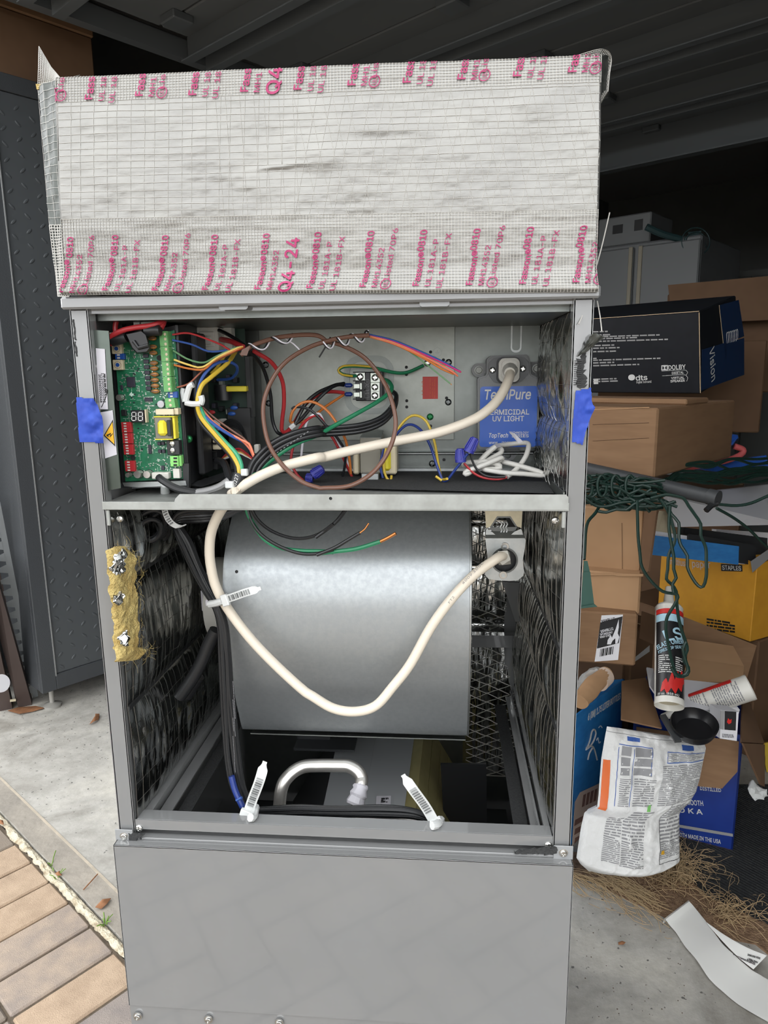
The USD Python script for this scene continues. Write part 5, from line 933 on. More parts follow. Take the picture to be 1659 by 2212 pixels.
part(bk_, 'label_scrap', plate_px([F3(778, 755), F3(812, 745), F3(815, 788), F3(782, 792)], .085, .0004), 'label_white')
be = thing('bare_leads', 'two cut leads with bare copper ends hanging above the blower', 'wires', loc=(.25, .07, .93))
W_(F3, [(1060, 90), (1090, 200), (1160, 300), (1280, 380), (1420, 430), (1540, 435), (1659, 405)], .0021, 'wire_black', [.06, .05], 'black_lead', be); W_(F3, [(1050, 90), (1085, 190), (1180, 330), (1300, 395), (1440, 415), (1560, 418), (1659, 425)], .0026, 'wire_green', [.06, .055], 'green_lead', be)
W_(F4, [(-45, 365), (60, 352), (190, 335), (325, 294)], .0026, 'wire_green', [.055, .05], 'green_lead', be); W_(F4, [(-42, 372), (60, 330), (130, 290), (207, 244)], .0021, 'wire_black', [.05, .048], 'black_lead', be); W_(F4, [(325, 294), (370, 272), (415, 246)], .0020, 'copper', [.05, .048], 'copper_end', be); W_(F4, [(205, 245), (235, 222), (258, 188)], .0011, 'copper', [.048, .052], 'copper_end', be)
W_(F3, [(1080, 90), (1130, 190), (1220, 270), (1340, 320), (1450, 330), (1560, 300), (1659, 230)], .0021, 'wire_black', [.07, .06], 'black_lead', be); W_(F4, [(-48, 270), (60, 190), (110, 130), (145, 80)], .0024, 'wire_black', [.06, .07], 'black_lead', be)
def ztie(pts, y, w, label, head=None, frx=F3, teeth=14):
    q = [P(*frx(a, b), d) for (a, b), d in zip(pts, y)]; c = spline(q, .003); t = thing('cable_tie', label, 'cable tie', None, tuple(q[0])); up = nrm(np.cross(c[-1] - c[0], [0, -1, 0.15])); tp_ = np.clip((len(c) - 1 - np.arange(len(c))) / (len(c) * .12), .45, 1)
    v = np.vstack([c + up * (w / 2) * tp_[:, None], c - up * (w / 2) * tp_[:, None]]); k = len(c); i = np.arange(k - 1); f = np.vstack([np.stack([i, i + 1, i + k], 1), np.stack([i + 1, i + 1 + k, i + k], 1)])
    part(t, 'strap', thick(trimesh.Trimesh(v, f, process=False), .0012), 'nylon', smooth=20)
    s0, s1 = .22, .72
    part(t, 'teeth', [fr(bx(-.0006, .0006, -w * .32, w * .32, -.0004, .0011), c[int(k * (s0 + (s1 - s0) * j / teeth))], nrm(c[-1] - c[0]), up) for j in range(teeth)] + [fr(bx(-.0006, .0006, -w * .32, w * .32, -.0016, 0), c[int(k * (s0 + (s1 - s0) * j / teeth))], nrm(c[-1] - c[0]), up) for j in range(teeth)], 'tie_shadow', kind='stuff')
    if head is not None: o = P(*frx(*head), y[0] - .002); part(t, 'head', fr(bx(-.0045, .0045, -w * .75, w * .75, -.003, .003, .001), o, nrm(c[-1] - c[0]), up), 'nylon')
    return t
t1 = ztie([(895, 755), (960, 735), (1060, 700), (1160, 672)], [.052, .045, .04, .04], .0095, 'white cable tie around the cream cord and black bundle', (915, 755))
part(t1, 'band', [wire([P(*F3(808, 782), .064), P(*F3(850, 775), .058), P(*F3(900, 760), .052)], .0045, 8)], 'nylon')
ztie([(500, 60), (495, 130), (530, 210), (590, 250), (640, 240)], [.05, .05, .052, .055, .06], .007, 'white cable tie around the coiled black cable under the shelf')
t3 = ztie([(965, 925), (1000, 820), (1045, 700), (1082, 570)], [.022, .02, .018, .02], .0125, 'upright white cable tie at the left end of the rail', (968, 915), F5, 22); part(t3, 'band', [wire([P(*F5(985, 940), .004), P(*F5(1005, 935), .01), P(*F5(1020, 870), .03)], .005, 8)], 'nylon')
t4 = ztie([(625, 905), (570, 810), (490, 700), (430, 612)], [.022, .02, .018, .02], .0125, 'leaning white cable tie at the right end of the rail', (628, 908), F6, 22); part(t4, 'band', [wire([P(*F6(610, 925), .004), P(*F6(640, 918), .01), P(*F6(665, 890), .03)], .005, 8)], 'nylon')
# painter's tape on the posts
def tape(pts, y, label, seed):
    q = np.array([P(a, b, y)[[0, 2]] for a, b in pts]); poly = Polygon(q); x0_, z0_, x1_, z1_ = poly.bounds; n_ = 44
    gx, gz_ = np.meshgrid(np.linspace(x0_, x1_, n_), np.linspace(z0_, z1_, n_), indexing='ij'); m_in = shapely.contains_xy(poly.buffer(.0004), gx, gz_)
    d = (meshkit.fbm(np.stack([gx * 60, gz_ * 60, gx * 0], -1), 3, seed) - .4) * .010 * np.clip((gx - x0_) / (x1_ - x0_) * 1.4, .15, 1); v = np.stack([gx, y - .001 - np.maximum(d, 0), gz_], -1).reshape(-1, 3)
    i, j = np.meshgrid(np.arange(n_ - 1), np.arange(n_ - 1), indexing='ij'); k = m_in[:-1, :-1] & m_in[1:, 1:]; i, j = i[k], j[k]
    f = np.vstack([np.stack([i * n_ + j, (i + 1) * n_ + j, (i + 1) * n_ + j + 1], 1), np.stack([i * n_ + j, (i + 1) * n_ + j + 1, i * n_ + j + 1], 1)])
    m = trimesh.Trimesh(v, f, process=False); m.remove_unreferenced_vertices(); return m
t = thing('tape_piece', 'blue painter\'s tape stuck across the left post', 'tape', None, tuple(P(200, 955, 0))); part(t, 'strip', tape([(166, 858), (206, 860), (222, 898), (227, 950), (225, 957), (173, 955)], 0, '', 3), 'painter_tape', smooth=True)
t = thing('tape_piece', 'blue painter\'s tape hanging off the right post', 'tape', None, tuple(P(1255, 958, 0))); part(t, 'strip', tape([F2(1455, 545), F2(1540, 528), F2(1545, 610), F2(1562, 640), F2(1530, 720), F2(1505, 790), F2(1490, 858), F2(1432, 842), F2(1440, 700)], 0, '', 6), 'painter_tape', smooth=True); part(t, 'fold', tape([F2(1495, 720), F2(1535, 690), F2(1525, 808), F2(1490, 812)], .002, '', 8), 'painter_tape', smooth=True)
t = thing('tape_scrap', 'torn dark foil scrap hanging on the right post above the blue tape', 'scrap', None, tuple(P(*F2(1560, 300), -.005))); part(t, 'strip', crumple(thick(grid(lambda s, t_: P(*F2(1470, 345), -.004) * (1 - s[..., None]) + P(*F2(1615, 240), -.01) * s[..., None] + np.array([0, -.006, .012]) * (np.sin(np.pi * s) * t_)[..., None], 24, 6), .0006), .004, 90, 7), 'foil_dull', smooth=25)
# ------------------------------------------------------------------ the pile of boxes on the right
def PF(px, py, t): return CAM + ray(px, py) * t                  # the point seen at a pixel, t metres along the view axis
class Pl:                                                        # a flat face in space: lettering and print are laid on it
    def __init__(s, a, b, c):
        s.o = np.asarray(a, float); s.n = nrm(np.cross(np.asarray(b) - s.o, np.asarray(c) - s.o)); s.n = -s.n if s.n @ (CAM - s.o) < 0 else s.n
        s.x = nrm(np.asarray(b) - s.o); s.y = np.cross(s.n, s.x)
    def at(s, px, py): d = ray(px, py); return CAM + d * (((s.o - CAM) @ s.n) / (d @ s.n))
    def xy(s, px, py): p = s.at(px, py) - s.o; return p @ s.x, p @ s.y
    def poly(s, pts, t=.0006, lift=.0004): return fr(prism(Polygon([s.xy(*p) for p in pts]).buffer(0), t), s.o + s.n * lift, s.x, s.y, s.n)
    def text(s, st, a, b, hpx, bold=False, d=.0005, slant=0., lift=.0006, mk=None):
        A, B = s.at(*a), s.at(*b); L = np.linalg.norm(B - A); h = L * hpx / math.hypot(b[0] - a[0], b[1] - a[1]); ux = nrm(B - A)
        m = mk(L, h) if mk else text_fit(st, L, h, d, bold, slant); return fr(m, (A + B) / 2 + s.n * lift, ux, np.cross(s.n, ux), s.n)
    def curve(s, pts, r, lift=.0006): return wire([s.at(*p) + s.n * lift for p in pts], r, 5, .006)
mat('black_card', S(17, 20, 26), .55, .0, .3, col2=S(22, 25, 31), scale=30)
mat('blue_card', S(18, 46, 84), .5)
mat('cyan_card', S(46, 126, 190), .5, col2=S(36, 112, 178), scale=26, stretch=(1, 1, 2))
mat('royal_card', S(26, 58, 142), .45, col2=S(22, 50, 130), scale=12)
mat('yellow_card', S(222, 160, 44), .6, col2=S(214, 152, 40), scale=20)
mat('paper', S(222, 222, 226), .7); mat('paper_grey', S(150, 150, 150), .7)
mat('cord_green', S(22, 50, 42), .45); mat('plug_green', S(48, 92, 80), .5); mat('pole_dark', S(62, 64, 66), .5)
mat('beige_print', S(206, 186, 170), .6); mat('brown_print', S(130, 96, 84), .6)
mat('tube_white', S(226, 224, 216), .35); mat('tube_black', S(30, 30, 32), .3); mat('flame_red', S(206, 44, 40), .4); mat('pale_blue_print', S(170, 206, 222), .5)
mat('sack', S(226, 226, 224), .4, bump=(40, .004)); mat('sack_orange', S(226, 110, 50), .45); mat('sack_print', S(146, 146, 148), .5)
mat('bag_blue', S(36, 84, 170), .3); mat('rope_coral', S(206, 96, 96), .6)
ZUP = np.array([0, 0, 1.])
def carton(name, label, B, h, L, R, rot=0., m='card', c=.004, cat='box', group=None, tape=True, tilt=0.):
    """A closed carton: B the foot of its nearest upright edge, L its length to the left and back, R to the right and back."""
    ca, sa = math.cos(rot), math.sin(rot); ul = -DU * ca + DV * sa; vr = DV * ca + DU * sa; up = ZUP * math.cos(tilt) - vr * math.sin(tilt); vr = vr * math.cos(tilt) + ZUP * math.sin(tilt)
    B = np.asarray(B, float); t = thing(name, label, cat, group, tuple(B + ul * L / 2 + vr * R / 2))
    body = fr(bx(0, L, 0, R, 0, h, c), B, ul, vr, up)
    if np.linalg.det(np.stack([ul, vr, up])) < 0: body.invert()
    part(t, 'body', body, m)
    if tape and m.startswith('card'):
        part(t, 'top_seam', fr(bx(.004, L - .004, R / 2 - .0015, R / 2 + .0015, h, h + .0008), B, ul, vr, up), 'card_edge')
    return t, Pl(B, B + ul, B + up), Pl(B, B + vr, B + up), (B, ul, vr, up)
# soundbar carton
sbB = PF(1513, 851, 1.86); t, fL, fR, _ = carton('speaker_carton', 'long black and blue printed speaker carton lying on top of the brown boxes', sbB, .215, .72, .25, .06, 'black_card', .003, tape=False, tilt=.22)
ul, vr, up = _[1], _[2], _[3]
part(t, 'blue_end', fR.poly([R1(1092, 615), R1(1275, 560), R1(1240, 235), R1(1405, 190), R1(1452, 500), R1(1300, 560), R1(1300, 885), R1(1085, 965)], .0008), 'blue_card', label='blue printed end of the carton'); part(t, 'blue_end', fR.poly([R1(1282, 560), R1(1452, 515), R1(1452, 830), R1(1302, 885)], .0008), 'blue_card')
part(t, 'worn_edge', [tube([sbB + up * .003, sbB + up * .212], .0012, 5), tube([sbB + up * .2148 + ul * .0, sbB + up * .2148 + ul * .68], .0010, 5), tube([fR.at(*R1(1240, 235)), fR.at(*R1(1275, 560))], .0012, 5)], 'card_edge')
part(t, 'lettering', [fL.text('DOLBY', R1(808, 768), R1(955, 760), 9.5, True), fL.text('DIGITAL', R1(838, 815), R1(940, 808), 5, True), fL.text('VIRTUAL', R1(832, 858), R1(945, 852), 5, True), fL.text('SPEAKER', R1(826, 885), R1(948, 877), 5, True), fL.text('dts', R1(528, 856), R1(628, 850), 10.5, True), fL.text('Digital Surround', R1(535, 892), R1(662, 886), 5)], 'print_white', smooth=False)
part(t, 'emblem', [fL.poly([R1(748, 748), R1(803, 746), R1(803, 790), R1(748, 792)]), fL.poly([R1(465, 850)] + [R1(494 + 30 * math.cos(a), 852 + 26 * math.sin(a)) for a in np.linspace(3.2, 9.4, 16)]), fL.curve([R1(750, 797), R1(958, 791), R1(962, 830)], .0006), fL.curve([R1(755, 838), R1(958, 832), R1(965, 885)], .0006), fL.poly([R1(168, 868), R1(208, 864), R1(208, 908), R1(170, 910)])], 'print_white')
part(t, 'emblem_shape', [fL.poly([R1(757, 757), R1(765, 757), R1(772, 770), R1(765, 783), R1(757, 783)], .0006, .001), fL.poly([R1(795, 756), R1(787, 756), R1(780, 769), R1(787, 782), R1(795, 782)], .0006, .001)], 'black_card')
part(t, 'small_print', [fL.text('', R1(165, y), R1(x1, y - (x1 - 165) * .03), 6, mk=lambda L, h, k=k: lines(1, L, h, k, .45)) for k, (y, x1) in enumerate(((462, 325), (490, 310), (505, 795), (522, 540), (545, 805), (580, 345), (603, 440), (632, 360), (690, 195), (705, 740), (728, 345), (752, 560), (868, 375), (888, 375)))], 'paper_grey', kind='stuff', smooth=False)
part(t, 'lettering', [fR.text('Vision', R1(1172, 600), R1(1190, 875), 24, lift=.0018)], 'print_white', label='word printed down the blue end', smooth=False)
part(t, 'sound_wave_mark', [fR.curve([R1(1305 + 13 * k, 560 - 3 * k), R1(1300 + 14 * k, 480 - 4 * k), R1(1312 + 14 * k, 470 - 4 * k), R1(1318 + 13 * k, 545 - 3 * k)], .0014) for k in range(7)], 'print_white', kind='stuff')
# brown carton under it
bB = PF(*R1(685, 1715), 1.56); t, fL, fR, _ = carton('carton', 'plain brown carton directly under the black speaker carton', bB, .155, .45, .50, .03, 'card')
part(t, 'top_flap', fr(bx(.0, .34, .16, .30, .155, .1685, .003), bB, _[1], _[2], ZUP), 'card', label='loose flap folded on top of the carton'); part(t, 'tape', [fL.poly([R1(160, 1125), R1(645, 1105), R1(645, 1112), R1(160, 1133)], .0004)], 'card_light'); part(t, 'crease', [fL.curve([R1(160, 1255), R1(640, 1240)], .0006), fL.curve([R1(160, 1395), R1(640, 1370)], .0006)], 'card_dark')
part(t, 'torn_flap', [fR.poly([R1(690, 1120), R1(790, 985), R1(830, 1040), R1(720, 1140)], .002)], 'card_light') if 0 else None
# cartons further back
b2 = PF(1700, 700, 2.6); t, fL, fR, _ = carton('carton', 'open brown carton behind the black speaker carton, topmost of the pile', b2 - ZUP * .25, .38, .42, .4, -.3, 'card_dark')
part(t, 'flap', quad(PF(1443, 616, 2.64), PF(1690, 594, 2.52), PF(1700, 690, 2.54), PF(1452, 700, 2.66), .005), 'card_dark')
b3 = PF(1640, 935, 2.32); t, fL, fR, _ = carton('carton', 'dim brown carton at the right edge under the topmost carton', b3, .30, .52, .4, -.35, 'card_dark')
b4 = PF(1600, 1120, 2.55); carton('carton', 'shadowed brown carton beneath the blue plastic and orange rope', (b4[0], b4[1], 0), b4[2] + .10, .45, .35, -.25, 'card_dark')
t = thing('plastic_bag', 'crumpled blue plastic bag among the cartons', 'bag', None, tuple(PF(1560, 985, 2.0)))
part(t, 'film', crumple(hull([PF(*R1(x, y), d) for x, y in ((1000, 1500), (1090, 1420), (1200, 1330), (1400, 1340), (1410, 1380), (1300, 1470), (1060, 1530)) for d in (1.95, 2.05)]).subdivide().subdivide(), .012, 40, 3), 'bag_blue', smooth=30)
t = thing('plastic_bag', 'dark blue plastic sheet under the orange rope', 'bag', None, tuple(PF(1620, 1010, 2.02))); part(t, 'film', crumple(hull([PF(*R1(x, y), d) for x, y in ((1040, 1640), (1200, 1570), (1640, 1520), (1660, 1600), (1300, 1660)) for d in (2.0, 2.08)]).subdivide().subdivide(), .01, 40, 5), 'bag_blue', smooth=30)
single('rope', 'coral and orange plastic rope curving over the blue sheet', 'rope', wire([PF(*R1(x, y), 1.98) for x, y in ((900, 1640), (1050, 1610), (1200, 1585), (1330, 1555), (1430, 1510), (1445, 1470), (1370, 1440))], .0085, 10), 'rope_coral', smooth=True)
# pole with green light cord
po = thing('pole', 'dark grey pole lying across the boxes under the green cords', 'pole', None, tuple(PF(1420, 1060, 1.5))); part(po, 'tube', cyl(PF(*R1(-60, 1600), 1.62), PF(*R1(1190, 1880), 1.44), .0155, 24), 'pole_dark'); part(po, 'end_cap', [cyl(PF(*R1(1150, 1870), 1.445), PF(*R1(1235, 1890), 1.43), .0168, 24)], 'pole_dark'); part(po, 'hook', [wire([PF(*R1(1225, 1930), 1.43), PF(*R1(1180, 1945), 1.43), PF(*R1(1130, 1990), 1.425)], .006, 10)], 'black_plastic', label='black hooked tip of the pole')
gc = thing('light_cord', 'tangled dark green outdoor cord draped over the pole and hanging in loops', 'cord', None, tuple(PF(1470, 1300, 1.42)))
def gw(fr_, pts, t=(1.47, 1.47), r=.0033): ts = np.interp(np.linspace(0, 1, len(pts)), np.linspace(0, 1, len(t)), t); part(gc, 'strand', wire([PF(*fr_(*p), d) for p, d in zip(pts, ts)], r, 7, .008), 'cord_green')
gw(R2, [(290, 150), (250, 220), (190, 290), (170, 380), (165, 480), (158, 600)], (1.48, 1.42)); gw(R2, [(270, 205), (340, 215), (420, 190), (500, 195), (560, 150), (640, 110)], (1.46, 1.45))
gw(R2, [(590, 120), (595, 280), (600, 420), (615, 560), (630, 660), (700, 770), (800, 860), (900, 880), (925, 905), (890, 980), (840, 1060), (825, 1160), (850, 1320), (880, 1450), (910, 1530), (960, 1550), (1005, 1500), (985, 1420), (965, 1330), (990, 1270)], (1.45, 1.43, 1.42))
gw(R2, [(780, 110), (840, 200), (880, 320), (900, 440), (850, 560), (840, 680), (830, 760), (870, 800), (910, 860), (915, 960), (930, 1080), (955, 1180), (990, 1280), (1000, 1340), (970, 1420), (1010, 1480), (1000, 1540), (920, 1555), (870, 1480)], (1.45, 1.42))
gw(R2, [(820, 120), (870, 230), (930, 300), (930, 420), (950, 490), (1000, 570), (1000, 660), (1040, 750), (1090, 815), (1130, 820), (1155, 740), (1155, 600), (1150, 500), (1110, 400), (1110, 310), (1060, 230), (1010, 160), (970, 100), (900, 80), (820, 70), (700, 100)], (1.46, 1.42, 1.45))
gw(R2, [(860, 160), (850, 330), (870, 470), (890, 580), (890, 680), (910, 750), (880, 800), (890, 870)], (1.44, 1.42)); gw(R2, [(1260, 150), (1400, 160), (1520, 140), (1659, 80), (1760, 40)], (1.5, 1.5)); gw(R2, [(1240, 180), (1380, 260), (1500, 350), (1600, 450), (1700, 540)], (1.5, 1.6))
rg = np.random.default_rng(77)
for k in range(34):
    y0 = rg.uniform(1690, 1930); x0 = rg.uniform(60, 250); x1 = rg.uniform(520, 900); n = 6; amp = rg.uniform(15, 60)
    gw(R1, [(x0 + (x1 - x0) * i / n, y0 + .08 * (x1 - x0) * i / n + amp * math.sin(i * rg.uniform(.8, 1.6) + k)) for i in range(n + 1)], (1.46 + .03 * rg.random(), 1.45 + .05 * rg.random()))
for k in range(10):
    y0 = rg.uniform(1560, 1790); gw(R1, [(700 + 40 * k % 160, y0 + 60), (900, y0 + rg.uniform(-50, 40)), (1150, y0 + rg.uniform(-60, 30)), (1350, y0 + rg.uniform(-60, 20)), (1560, y0 + rg.uniform(-70, 10)), (1750, y0 - 50)], (1.62, 1.9), .0036)
for k in range(4): part(gc, 'support_loop', wire([PF(*R1(120 + 120 * k + 40 * math.cos(a), 1780 + 90 * math.sin(a)), 1.46) for a in np.linspace(0, 5.5, 9)], .0033, 7, .008), 'cord_green')
pg = thing('socket_block', 'green outdoor socket block hanging from the cord beside the cabinet', 'socket', None, tuple(PF(*R2(200, 990), 1.42)))
part(pg, 'neck', hull([PF(*R2(x, y), d) for x, y in ((155, 610), (185, 612), (205, 700), (150, 705)) for d in (1.41, 1.44)]), 'plug_green'); part(pg, 'body', hull([PF(*R2(x, y), d) for x, y in ((148, 705), (208, 700), (240, 965), (130, 990)) for d in (1.405, 1.445)]), 'plug_green'); part(pg, 'rim', hull([PF(*R2(x, y), d) for x, y in ((128, 985), (242, 962), (268, 985), (130, 1000)) for d in (1.40, 1.45)]), 'plug_green')
# kraft cartons, upper and lower, and the printed one below
kB = PF(1384, 1240, 1.62); t, fL, fR, _ = carton('kraft_carton', 'light kraft carton with an open side flap, under the green cord', kB, .152, .40, .26, -.36, 'card_light')
part(t, 'flap', quad(PF(1386, 1240, 1.61), PF(1393, 1100, 1.6), PF(1424, 1093, 1.52), PF(1404, 1235, 1.56), .004), 'card_dark')
part(t, 'crease', [fL.curve([R2(465, 300), R2(470, 700)], .0005)], 'card_dark')
kB2 = PF(1380, 1329, 1.60); t, fL, fR, _ = carton('kraft_carton', 'crumpled kraft carton below the one with the side flap', kB2, .095, .40, .26, -.36, 'card_light'); part(t, 'folded_edge', [fL.poly([R2(140, 708), R2(640, 715), R2(640, 735), R2(420, 732), R2(405, 722), R2(140, 728)], .003)], 'card_light')
kB3 = PF(1372, 1440, 1.60); t, fL, fR, _ = carton('printed_carton', 'brown carton with a black and white flame label', kB3, .125, .42, .26, -.5, 'card')
part(t, 'label', [fL.poly([R2(300, 1055), R2(475, 1048), R2(435, 1418), R2(243, 1432)], .0006)], 'paper', label='white label with black print'); L_ = lambda *p: fL.poly([R2(*q) for q in p], .0004, .0011)
part(t, 'label_print', [L_((290, 1112), (472, 1062), (440, 1280), (262, 1325))], 'print_black'); part(t, 'label_flame', [L_((345, 1290), (350, 1255), (375, 1215), (385, 1235), (415, 1165), (440, 1085), (440, 1150), (432, 1200), (445, 1230), (430, 1280), (412, 1285), (412, 1240), (390, 1260), (375, 1290))], 'paper') if 0 else part(t, 'label_flame', [fL.poly([R2(*q) for q in ((345, 1290), (350, 1255), (375, 1215), (385, 1235), (415, 1165), (440, 1085), (440, 1150), (432, 1200), (445, 1230), (430, 1280), (412, 1285), (412, 1240), (390, 1260), (375, 1290))], .0004, .0016)], 'paper')
part(t, 'barcode', [L_((292 + 10 * k, 1328 - 2 * k), (292 + 10 * k + (3 + 3 * (k % 3)), 1328 - 2 * k), (284 + 10 * k + (3 + 3 * (k % 3)), 1390 - 2 * k), (284 + 10 * k, 1390 - 2 * k)) for k in range(11)], 'print_black', kind='stuff')
part(t, 'lettering', [fL.text('SSWBLU2', R2(298, 1105), R2(410, 1080), 7, True, lift=.0016), fL.text('INTUMESCENT', R2(288, 1210), R2(390, 1192), 5, True, lift=.0021), fL.text('WRAP STRIP', R2(286, 1240), R2(375, 1222), 5, True, lift=.0021)][:1], 'print_black', smooth=False); part(t, 'lettering', [fL.text('SSWBLU2', R2(292, 1185), R2(395, 1160), 6, True, lift=.0021), fL.text('INTUMESCENT', R2(288, 1210), R2(390, 1190), 4.5, True, lift=.0021), fL.text('WRAP STRIP', R2(286, 1232), R2(375, 1214), 4.5, True, lift=.0021)], 'paper', smooth=False)
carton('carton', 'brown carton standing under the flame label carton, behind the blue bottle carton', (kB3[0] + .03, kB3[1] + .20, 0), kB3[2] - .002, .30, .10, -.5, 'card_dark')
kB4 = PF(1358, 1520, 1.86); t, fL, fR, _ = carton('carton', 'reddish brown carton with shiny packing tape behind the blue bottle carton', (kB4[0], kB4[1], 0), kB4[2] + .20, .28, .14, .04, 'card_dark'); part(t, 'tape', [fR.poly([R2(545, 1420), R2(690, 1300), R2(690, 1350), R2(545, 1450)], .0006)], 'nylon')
# blue bottle carton with things in its open top
rz = .345; ra, rb_2 = PZ(*R3(165, 342), rz), PZ(*R3(540, 62), rz); rd = nrm((rb_2 - ra) * [1, 1, 0]); rl = np.linalg.norm((rb_2 - ra)[:2]); rn = np.cross(rd, ZUP); rn = rn if rn @ (CAM - ra) > 0 else -rn
t = thing('bottle_carton', 'bright blue open bottle carton beside the cabinet with white script on it', 'box', None, tuple((ra + rb_2) / 2 * [1, 1, 0] - rn * .13)); a0 = ra * [1, 1, 0] - rd * .12; L_r = rl + .12
for nm_, o, e, w in (('wall', a0, rd, L_r), ('wall', a0 - rn * .20, rd, L_r), ('wall', a0, -rn, .20), ('wall', a0 + rd * L_r, -rn, .20)): part(t, nm_, quad(o, o + e * w, o + e * w + ZUP * rz, o + ZUP * rz, .004), 'cyan_card')
part(t, 'bottom', quad(a0 + ZUP * .004, a0 + rd * L_r + ZUP * .004, a0 + rd * L_r - rn * .20 + ZUP * .004, a0 - rn * .20 + ZUP * .004, .003), 'card'); fl_ = Pl(a0, a0 + rd, a0 + ZUP)
part(t, 'inner_flap', quad(a0 + rd * L_r + ZUP * rz, a0 + rd * L_r - rn * .20 + ZUP * rz, a0 + rd * (L_r - .1) - rn * .17 + ZUP * (rz - .03), a0 + rd * (L_r - .1) - rn * .03 + ZUP * (rz - .03), .003), 'cyan_card')
part(t, 'lettering', [fl_.text('6 (8N) 1.75 LITER BOTTLES', R3(252, 358), R3(505, 190), 8, True)], 'print_white', smooth=False)
part(t, 'script', [fl_.curve([R3(x, y) for x, y in ((245, 590), (265, 540), (280, 470), (300, 455), (312, 480), (295, 540), (262, 590), (235, 610), (250, 585), (290, 590), (310, 640), (322, 690))], .0026), fl_.curve([R3(x, y) for x, y in ((285, 600), (262, 640), (250, 690))], .0022), fl_.curve([R3(x, y) for x, y in ((318, 540), (330, 520), (338, 560), (350, 550))], .0014), fl_.curve([R3(x, y) for x, y in ((335, 440), (350, 425), (362, 440))], .0012)], 'print_white')
part(t, 'beige_panel', fl_.poly([R3(190, 945), R3(350, 870), R3(350, 1110), R3(250, 1500), R3(118, 1500), R3(150, 1020)], .0005), 'beige_print'); part(t, 'panel_print', [fl_.poly([R3(150, 1160 + k * 70), R3(215, 1125 + k * 70), R3(205, 1170 + k * 70), R3(142, 1208 + k * 70)], .0003, .0010) for k in range(4)] + [fl_.poly([R3(215 + k * 30, 965 - 14 * k), R3(235 + k * 30, 955 - 14 * k), R3(222 + k * 30, 1050 - 14 * k), R3(202 + k * 30, 1060 - 14 * k)], .0003, .0010) for k in range(4)], 'brown_print', kind='stuff')
q1, q2 = PF(*R2(120, 1760), 1.50), PF(*R2(335, 1545), 1.60); pr_ = thing('paper_roll', 'brown paper wrapped roll lying in the top of the blue bottle carton', 'roll', None, tuple(q1)); part(pr_, 'wrapper', crumple(tube(spline([q1, (q1 + q2) / 2 + [0, 0, .006], q2], .004), .019, 18), .004, 30, 4), 'card_light', smooth=30)
part(pr_, 'paper_band', tube([q1 + (q2 - q1) * .72, q1 + (q2 - q1) * .97], .0215, 20), 'beige_print', label='beige paper band')
single('plastic_sheet', 'crumpled translucent white plastic stuffed in the blue bottle carton', 'plastic', crumple(hull([PF(*R2(x, y), d) for x, y in ((105, 1600), (200, 1490), (285, 1480), (290, 1560), (180, 1680), (105, 1760)) for d in (1.58, 1.66)]).subdivide().subdivide(), .012, 40, 9), 'nylon', smooth=30)
# yellow paper carton with binders
yB = PF(1620, 1387, 2.0); t, fL, fR, _ = carton('paper_carton', 'yellow printed paper carton full of binders', yB, .232, .33, .24, .36, 'yellow_card', .002, tape=False)
part(t, 'rim', [fL.poly([R2(1515, 618), R2(1500, 612), R2(1500, 605), R2(1515, 610)], .001)], 'yellow_card'); part(t, 'sign', [fL.poly([R2(1277, 635), R2(1450, 645), R2(1452, 697), R2(1280, 693)], .0008)], 'print_black')
part(t, 'lettering', [fL.text('STAPLES', R2(1288, 664), R2(1442, 671), 8.5, True, lift=.0014)], 'print_white', label='white store name on black', smooth=False); part(t, 'lettering', [fL.text('multiuse', R2(850, 612), R2(1010, 632), 11, True), fL.text('paper', R2(1040, 632), R2(1190, 642), 13, True)], 'beige_print', smooth=False)
part(t, 'small_print', [fL.text('', R2(1160, 1085 + 26 * k), R2(1390 - 30 * (k == 0), 1118 + 24 * k), 5, mk=lambda L, h, k=k: lines(1, L, h, 40 + k, .7)) for k in range(4)], 'print_black', kind='stuff', smooth=False)
part(t, 'grey_lid_edge', fR.poly([R2(1515, 615), R2(1700, 490), R2(1700, 560), R2(1530, 705)], .0008), 'paper_grey')
def binder(name, label, pts, d, m, th=.03): q = [PF(*R2(*p), d) for p in pts]; return single(name, label, 'binder', quad(*q, t=th), m)
binder('binder', 'blue and white binder at the front of the yellow carton', [(705, 400), (1405, 490), (1400, 640), (700, 560)], 1.98, 'cyan_card', .012); binder('binder', 'pale grey binder cover just behind the blue one', [(720, 365), (1480, 478), (1478, 640), (715, 560)], 2.0, 'paper', .01)
binder('binder', 'black binder standing behind the pale one in the yellow carton', [(960, 385), (1500, 480), (1500, 640), (960, 560)], 2.02, 'black_plastic', .04); binder('binder', 'second black binder near the right end of the yellow carton', [(930, 335), (1595, 420), (1595, 600), (930, 500)], 2.09, 'black_plastic', .04); binder('binder', 'white binder at the back right of the yellow carton', [(1200, 350), (1650, 380), (1640, 560), (1200, 500)], 2.16, 'paper', .03)
t = thing('envelope', 'large white envelope lying over the binders behind the pole', 'envelope', None, tuple(PF(*R2(1300, 320), 2.0))); part(t, 'sheet', [quad(PF(*R2(800, 80), 1.9), PF(*R2(1780, -30), 2.35), PF(*R2(1780, 310), 2.1), PF(*R2(880, 330), 1.95), .012)], 'paper'); part(t, 'small_print', [Pl(PF(*R2(880, 330), 1.945), PF(*R2(1780, 310), 2.095), PF(*R2(800, 80), 1.895)).text('', R2(1140, 298 + 14 * k), R2(1225, 302 + 14 * k), 3, mk=lambda L, h, k=k: lines(1, L, h, 70 + k)) for k in range(2)], 'print_grey', smooth=False)
